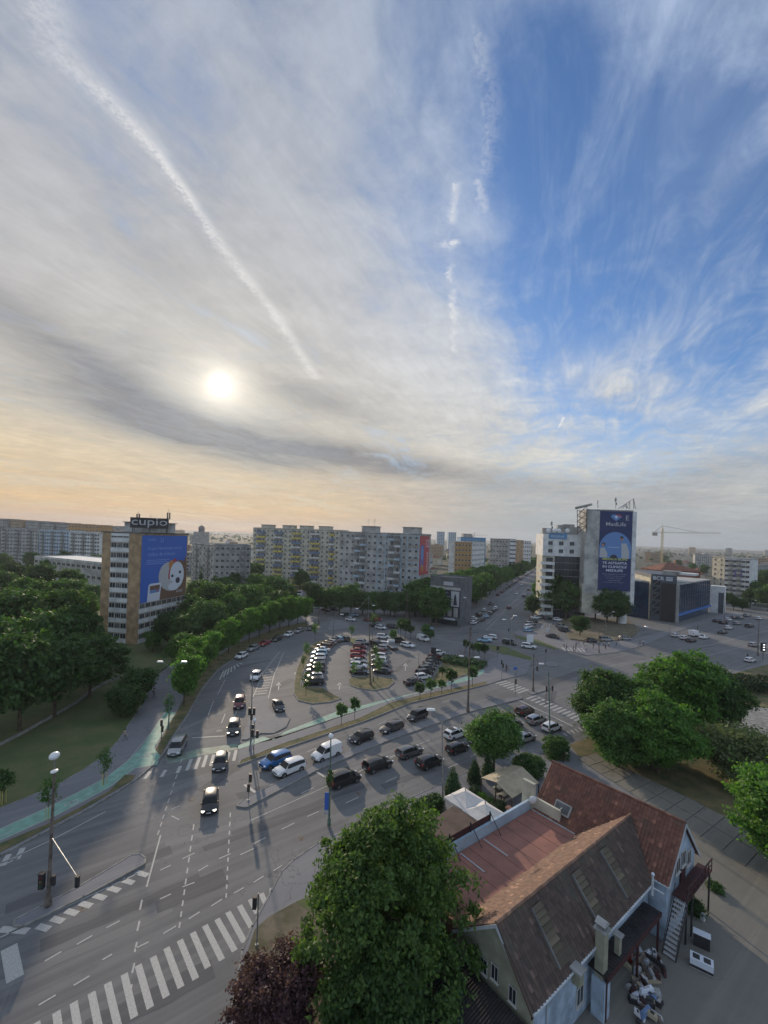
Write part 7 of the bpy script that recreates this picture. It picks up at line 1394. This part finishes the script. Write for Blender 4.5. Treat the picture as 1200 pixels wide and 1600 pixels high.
# ------------------------------------------------------------------ people: one continuous skinned body per pose
M['skin'] = mat('skin', (.45,.28,.20), .6, 0); M['hair'] = mat('dark_hair', (.03,.02,.015), .7, 0)
CL = {k: mat('cloth_'+k, c, .85, 0) for k, c in dict(white=(.6,.6,.6), black=(.02,.02,.025), blue=(.05,.10,.25), red=(.35,.05,.05), grey=(.16,.16,.17), beige=(.40,.33,.24), jeans=(.06,.09,.16), green=(.08,.16,.08)).items()}
def body(pose):
    st, ar = pose; V = []; Ed = []; Rd = []
    def a(p, r, par=None):
        V.append(p); Rd.append(r)
        if par is not None: Ed.append((par, len(V)-1))
        return len(V)-1
    pel = a((0,0,.95), .145); wa = a((0,.01,1.12), .125, pel); ch = a((0,0,1.33), .155, wa); nk = a((0,-.01,1.50), .06, ch); hd0 = a((0,-.03,1.60), .09, nk); hd = a((0,-.03,1.70), .095, hd0); a((0,-.03,1.76), .06, hd)
    for s in (-1, 1):
        hp = a((s*.10,0,.88), .10, pel); kn = a((s*.105,-st*s*.5-.02,.49), .062, hp); an = a((s*.11,-st*s,.10), .042, kn); a((s*.12,-st*s-.15,.04), .038, an)
        sh = a((s*.19,0,1.42), .06, ch); el = a((s*(.25+ar*.1), st*s*.5,1.14), .043, sh); wr = a((s*(.26+ar*.1), st*s*.8-.06-ar*.2,.90+ar*.25), .030, el); hn = a((s*(.26+ar*.1), st*s*.8-.09-ar*.25,.82+ar*.27), .034, wr)
        for f in range(4): a((s*(.235+f*.016+ar*.1), st*s*.8-.11-ar*.28,.745+ar*.27-.008*abs(f-1)), .010, hn)
        a((s*(.22+ar*.1), st*s*.8-.13-ar*.26,.80+ar*.27), .011, hn)
    me = bpy.data.meshes.new('person_body'); me.from_pydata(V, Ed, []); o = bpy.data.objects.new('tmp', me); COL.objects.link(o)
    m = o.modifiers.new('s', 'SKIN'); m.use_smooth_shade = True
    for i, r in enumerate(Rd): me.skin_vertices[0].data[i].radius = (r, r*.85 if i < 3 else r); me.skin_vertices[0].data[i].use_root = (i == 0)
    s = o.modifiers.new('d', 'SUBSURF'); s.levels = 1; s.render_levels = 1
    dg = bpy.context.evaluated_depsgraph_get(); r = bpy.data.meshes.new_from_object(o.evaluated_get(dg)); bpy.data.objects.remove(o)
    r.materials.clear()
    for k in ('white', 'jeans'): r.materials.append(CL[k])
    r.materials.append(M['skin']); r.materials.append(CL['black'])
    for p in r.polygons:
        z = p.center.z; x = abs(p.center.x); p.material_index = 2 if z > 1.49 or (x > .2 and z < 1.12+pose[1]*.2 and z > .6) else (0 if z > .98 else (1 if z > .09 else 3)); p.use_smooth = True
    return r
BODY = [body((.0, 0)), body((.28, 0)), body((.18, .5))]
mb = MB(); mb.ball((0, -.015, 1.715), .115, 'hair', .95, 1.05, .95, 12, 8); HAIR = mb.mesh('hair', smooth=60)
mb = MB(); mb.ball((-.035,-.115,1.685), .012, 'hair'); mb.ball((.035,-.115,1.685), .012, 'hair'); mb.ball((0,-.125,1.655), .016, 'skin', .8, 1.2, 1.3); mb.box((0,-.112,1.62), (.05,.012,.01), 'redpaint'); mb.ball((-.095,-.03,1.67), .022, 'skin', .5, 1, 1.3); mb.ball((.095,-.03,1.67), .022, 'skin', .5, 1, 1.3); FACE = mb.mesh('face')
def person(px, py, top, trou, label, pose=1, rz=0.0, s=1.0, group=None):
    t = thing('person', label, 'person', G(px, py, .12), rz, group, s); o = inst('body', BODY[pose], t)
    for i, k in ((0, top), (1, trou)): o.material_slots[i].link = 'OBJECT'; o.material_slots[i].material = CL[k]
    h = inst('hair', HAIR, o, (0, .02, .012)); inst('face', FACE, o); return t
for i, (x, y, a, b, ps, lab) in enumerate(((881,1011,'white','black',1,'person in a white top, leftmost of the crowd by the kerb'),(885,1016,'grey','jeans',0,'person in grey at the kerb left of the dark pair'),(872,1000,'beige','black',1,'person in beige walking near the black parked car'),(896,1018,'black','black',0,'person in black, left of the dark pair at the kerb'),(899,1018,'black','jeans',2,'person in black top and jeans, right of the dark pair'),(900,1011,'blue','black',1,'person in blue behind the dark pair'),(904,1008,'red','jeans',1,'person in red at the earth edge'),(912,1009,'black','grey',0,'person in black in the middle of the crowd near the embankment'),(911,1015,'white','white',1,'person all in white at the white kerb crossing'),(916,1018,'white','grey',2,'person in white and grey beside the one all in white'),(927,1013,'grey','black',1,'person in grey left of the rusty pole'),(935,1009,'white','jeans',0,'person in white right behind the rusty pole'),(943,1010,'beige','jeans',1,'person in beige right of the rusty pole'),(946,1015,'black','black',1,'person in black right of the rusty pole'),(951,1011,'white','black',2,'person in white and black walking right of the rusty pole'),(963,1011,'blue','jeans',1,'person in blue beyond the silver covered car'),(966,1004,'black','jeans',0,'person in black standing by the silver covered car'),(972,1001,'black','black',1,'tall dark person at the edge of the bank pavement'),(1000,1009,'grey','jeans',1,'person in grey left of the grey mast behind the clump'),(1005,1008,'white','black',0,'person in white at the grey mast behind the clump'),(195,1157,'beige','grey',1,'person walking alone on the wide path by the lawn'),(240,1091,'black','jeans',1,'person in black farther up the shaded path'),(848,975,'white','grey',0,'person in white among the bollards'),(640,972,'black','black',1,'person in black on the pavement of the grey block'),(702,972,'blue','black',1,'person in blue on the pavement of the corner shop'),(1168,1030,'black','grey',1,'person in black by the right edge grass'),(1090,984,'black','black',0,'person in black before the blue glass wing'))):
    person(x, y, a, b, lab, ps, random.uniform(-3, 3))
p = G(791, 1049, .02); bk = thing('bicycle', 'bicycle ridden by the dark cyclist at the zebra crossing', 'bicycle', p, .4); 
for x in (-.5, .5):
    mb = MB()
    for k in range(16): t0, t1 = k*math.pi/8, (k+1)*math.pi/8; mb.tube((x+.33*math.cos(t0), 0, .34+.33*math.sin(t0)), (x+.33*math.cos(t1), 0, .34+.33*math.sin(t1)), .025, .025, 'tyre', 5)
    mb.build('wheel', bk, local=True)
mb = MB()
for a, b in (((-.5,0,.34),(-.15,0,.85)),((-.15,0,.85),(.4,0,.85)),((.4,0,.85),(.5,0,.34)),((-.05,0,.34),(.4,0,.8)),((-.05,0,.34),(-.15,0,.9)),((-.5,0,.34),(-.05,0,.34)),((.38,0,.85),(.36,0,1.0))): mb.tube(a, b, .025, .025, 'redpaint', 6)
mb.build('frame', bk, local=True); mb = MB(); mb.box((-.16,0,.94), (.25,.14,.05), 'plastic'); mb.build('saddle', bk, local=True); mb = MB(); mb.tube((.36,-.28,1.02), (.36,.28,1.02), .02, .02, 'plastic', 6); mb.build('handlebar', bk, local=True)
t = person(791, 1049, 'black', 'black', 'dark clad cyclist astride the bicycle at the zebra crossing', 2, .4-math.pi/2); t.location.z += .05
# ------------------------------------------------------------------ air
HZ = MB(); HZ.box((0, 2600, 58), (6400, 5400, 122), 'white'); hz = HZ.build('haze'); hz['kind'] = 'stuff'
hm = bpy.data.materials.new('haze'); hm.use_nodes = True; ht = hm.node_tree; ht.nodes.clear(); pv = ht.nodes.new('ShaderNodeVolumePrincipled'); pv.inputs['Color'].default_value = (.80, .86, .95, 1); pv.inputs['Density'].default_value = .00013; pv.inputs['Anisotropy'].default_value = .3
ho = ht.nodes.new('ShaderNodeOutputMaterial'); ht.links.new(pv.outputs[0], ho.inputs['Volume']); hz.data.materials.clear(); hz.data.materials.append(hm)
# ------------------------------------------------------------------ labels that would repeat say which one of the look-alikes they mean
_by = {}
for o in list(COL.objects):
    if o.parent is None and 'label' in o and o.get('category') != 'bollard': _by.setdefault(o['label'], []).append(o)
ORD = ['first', 'second', 'third', 'fourth', 'fifth', 'sixth', 'seventh', 'eighth', 'ninth', 'tenth', 'eleventh', 'twelfth']
for lab, L in _by.items():
    if not 1 < len(L) <= 12: continue
    L.sort(key=lambda o: o.location.x/max(o.location.y, 1))
    for i, o in enumerate(L):
        w = ['left one', 'right one'][i] if len(L) == 2 else ['left one', 'middle one', 'right one'][i] if len(L) == 3 else ORD[i]+' from left'
        base = lab.split(); o['label'] = ' '.join(base[:16-len(w.split())])+(',' if not base[-1].endswith(',') else '')+' '+w
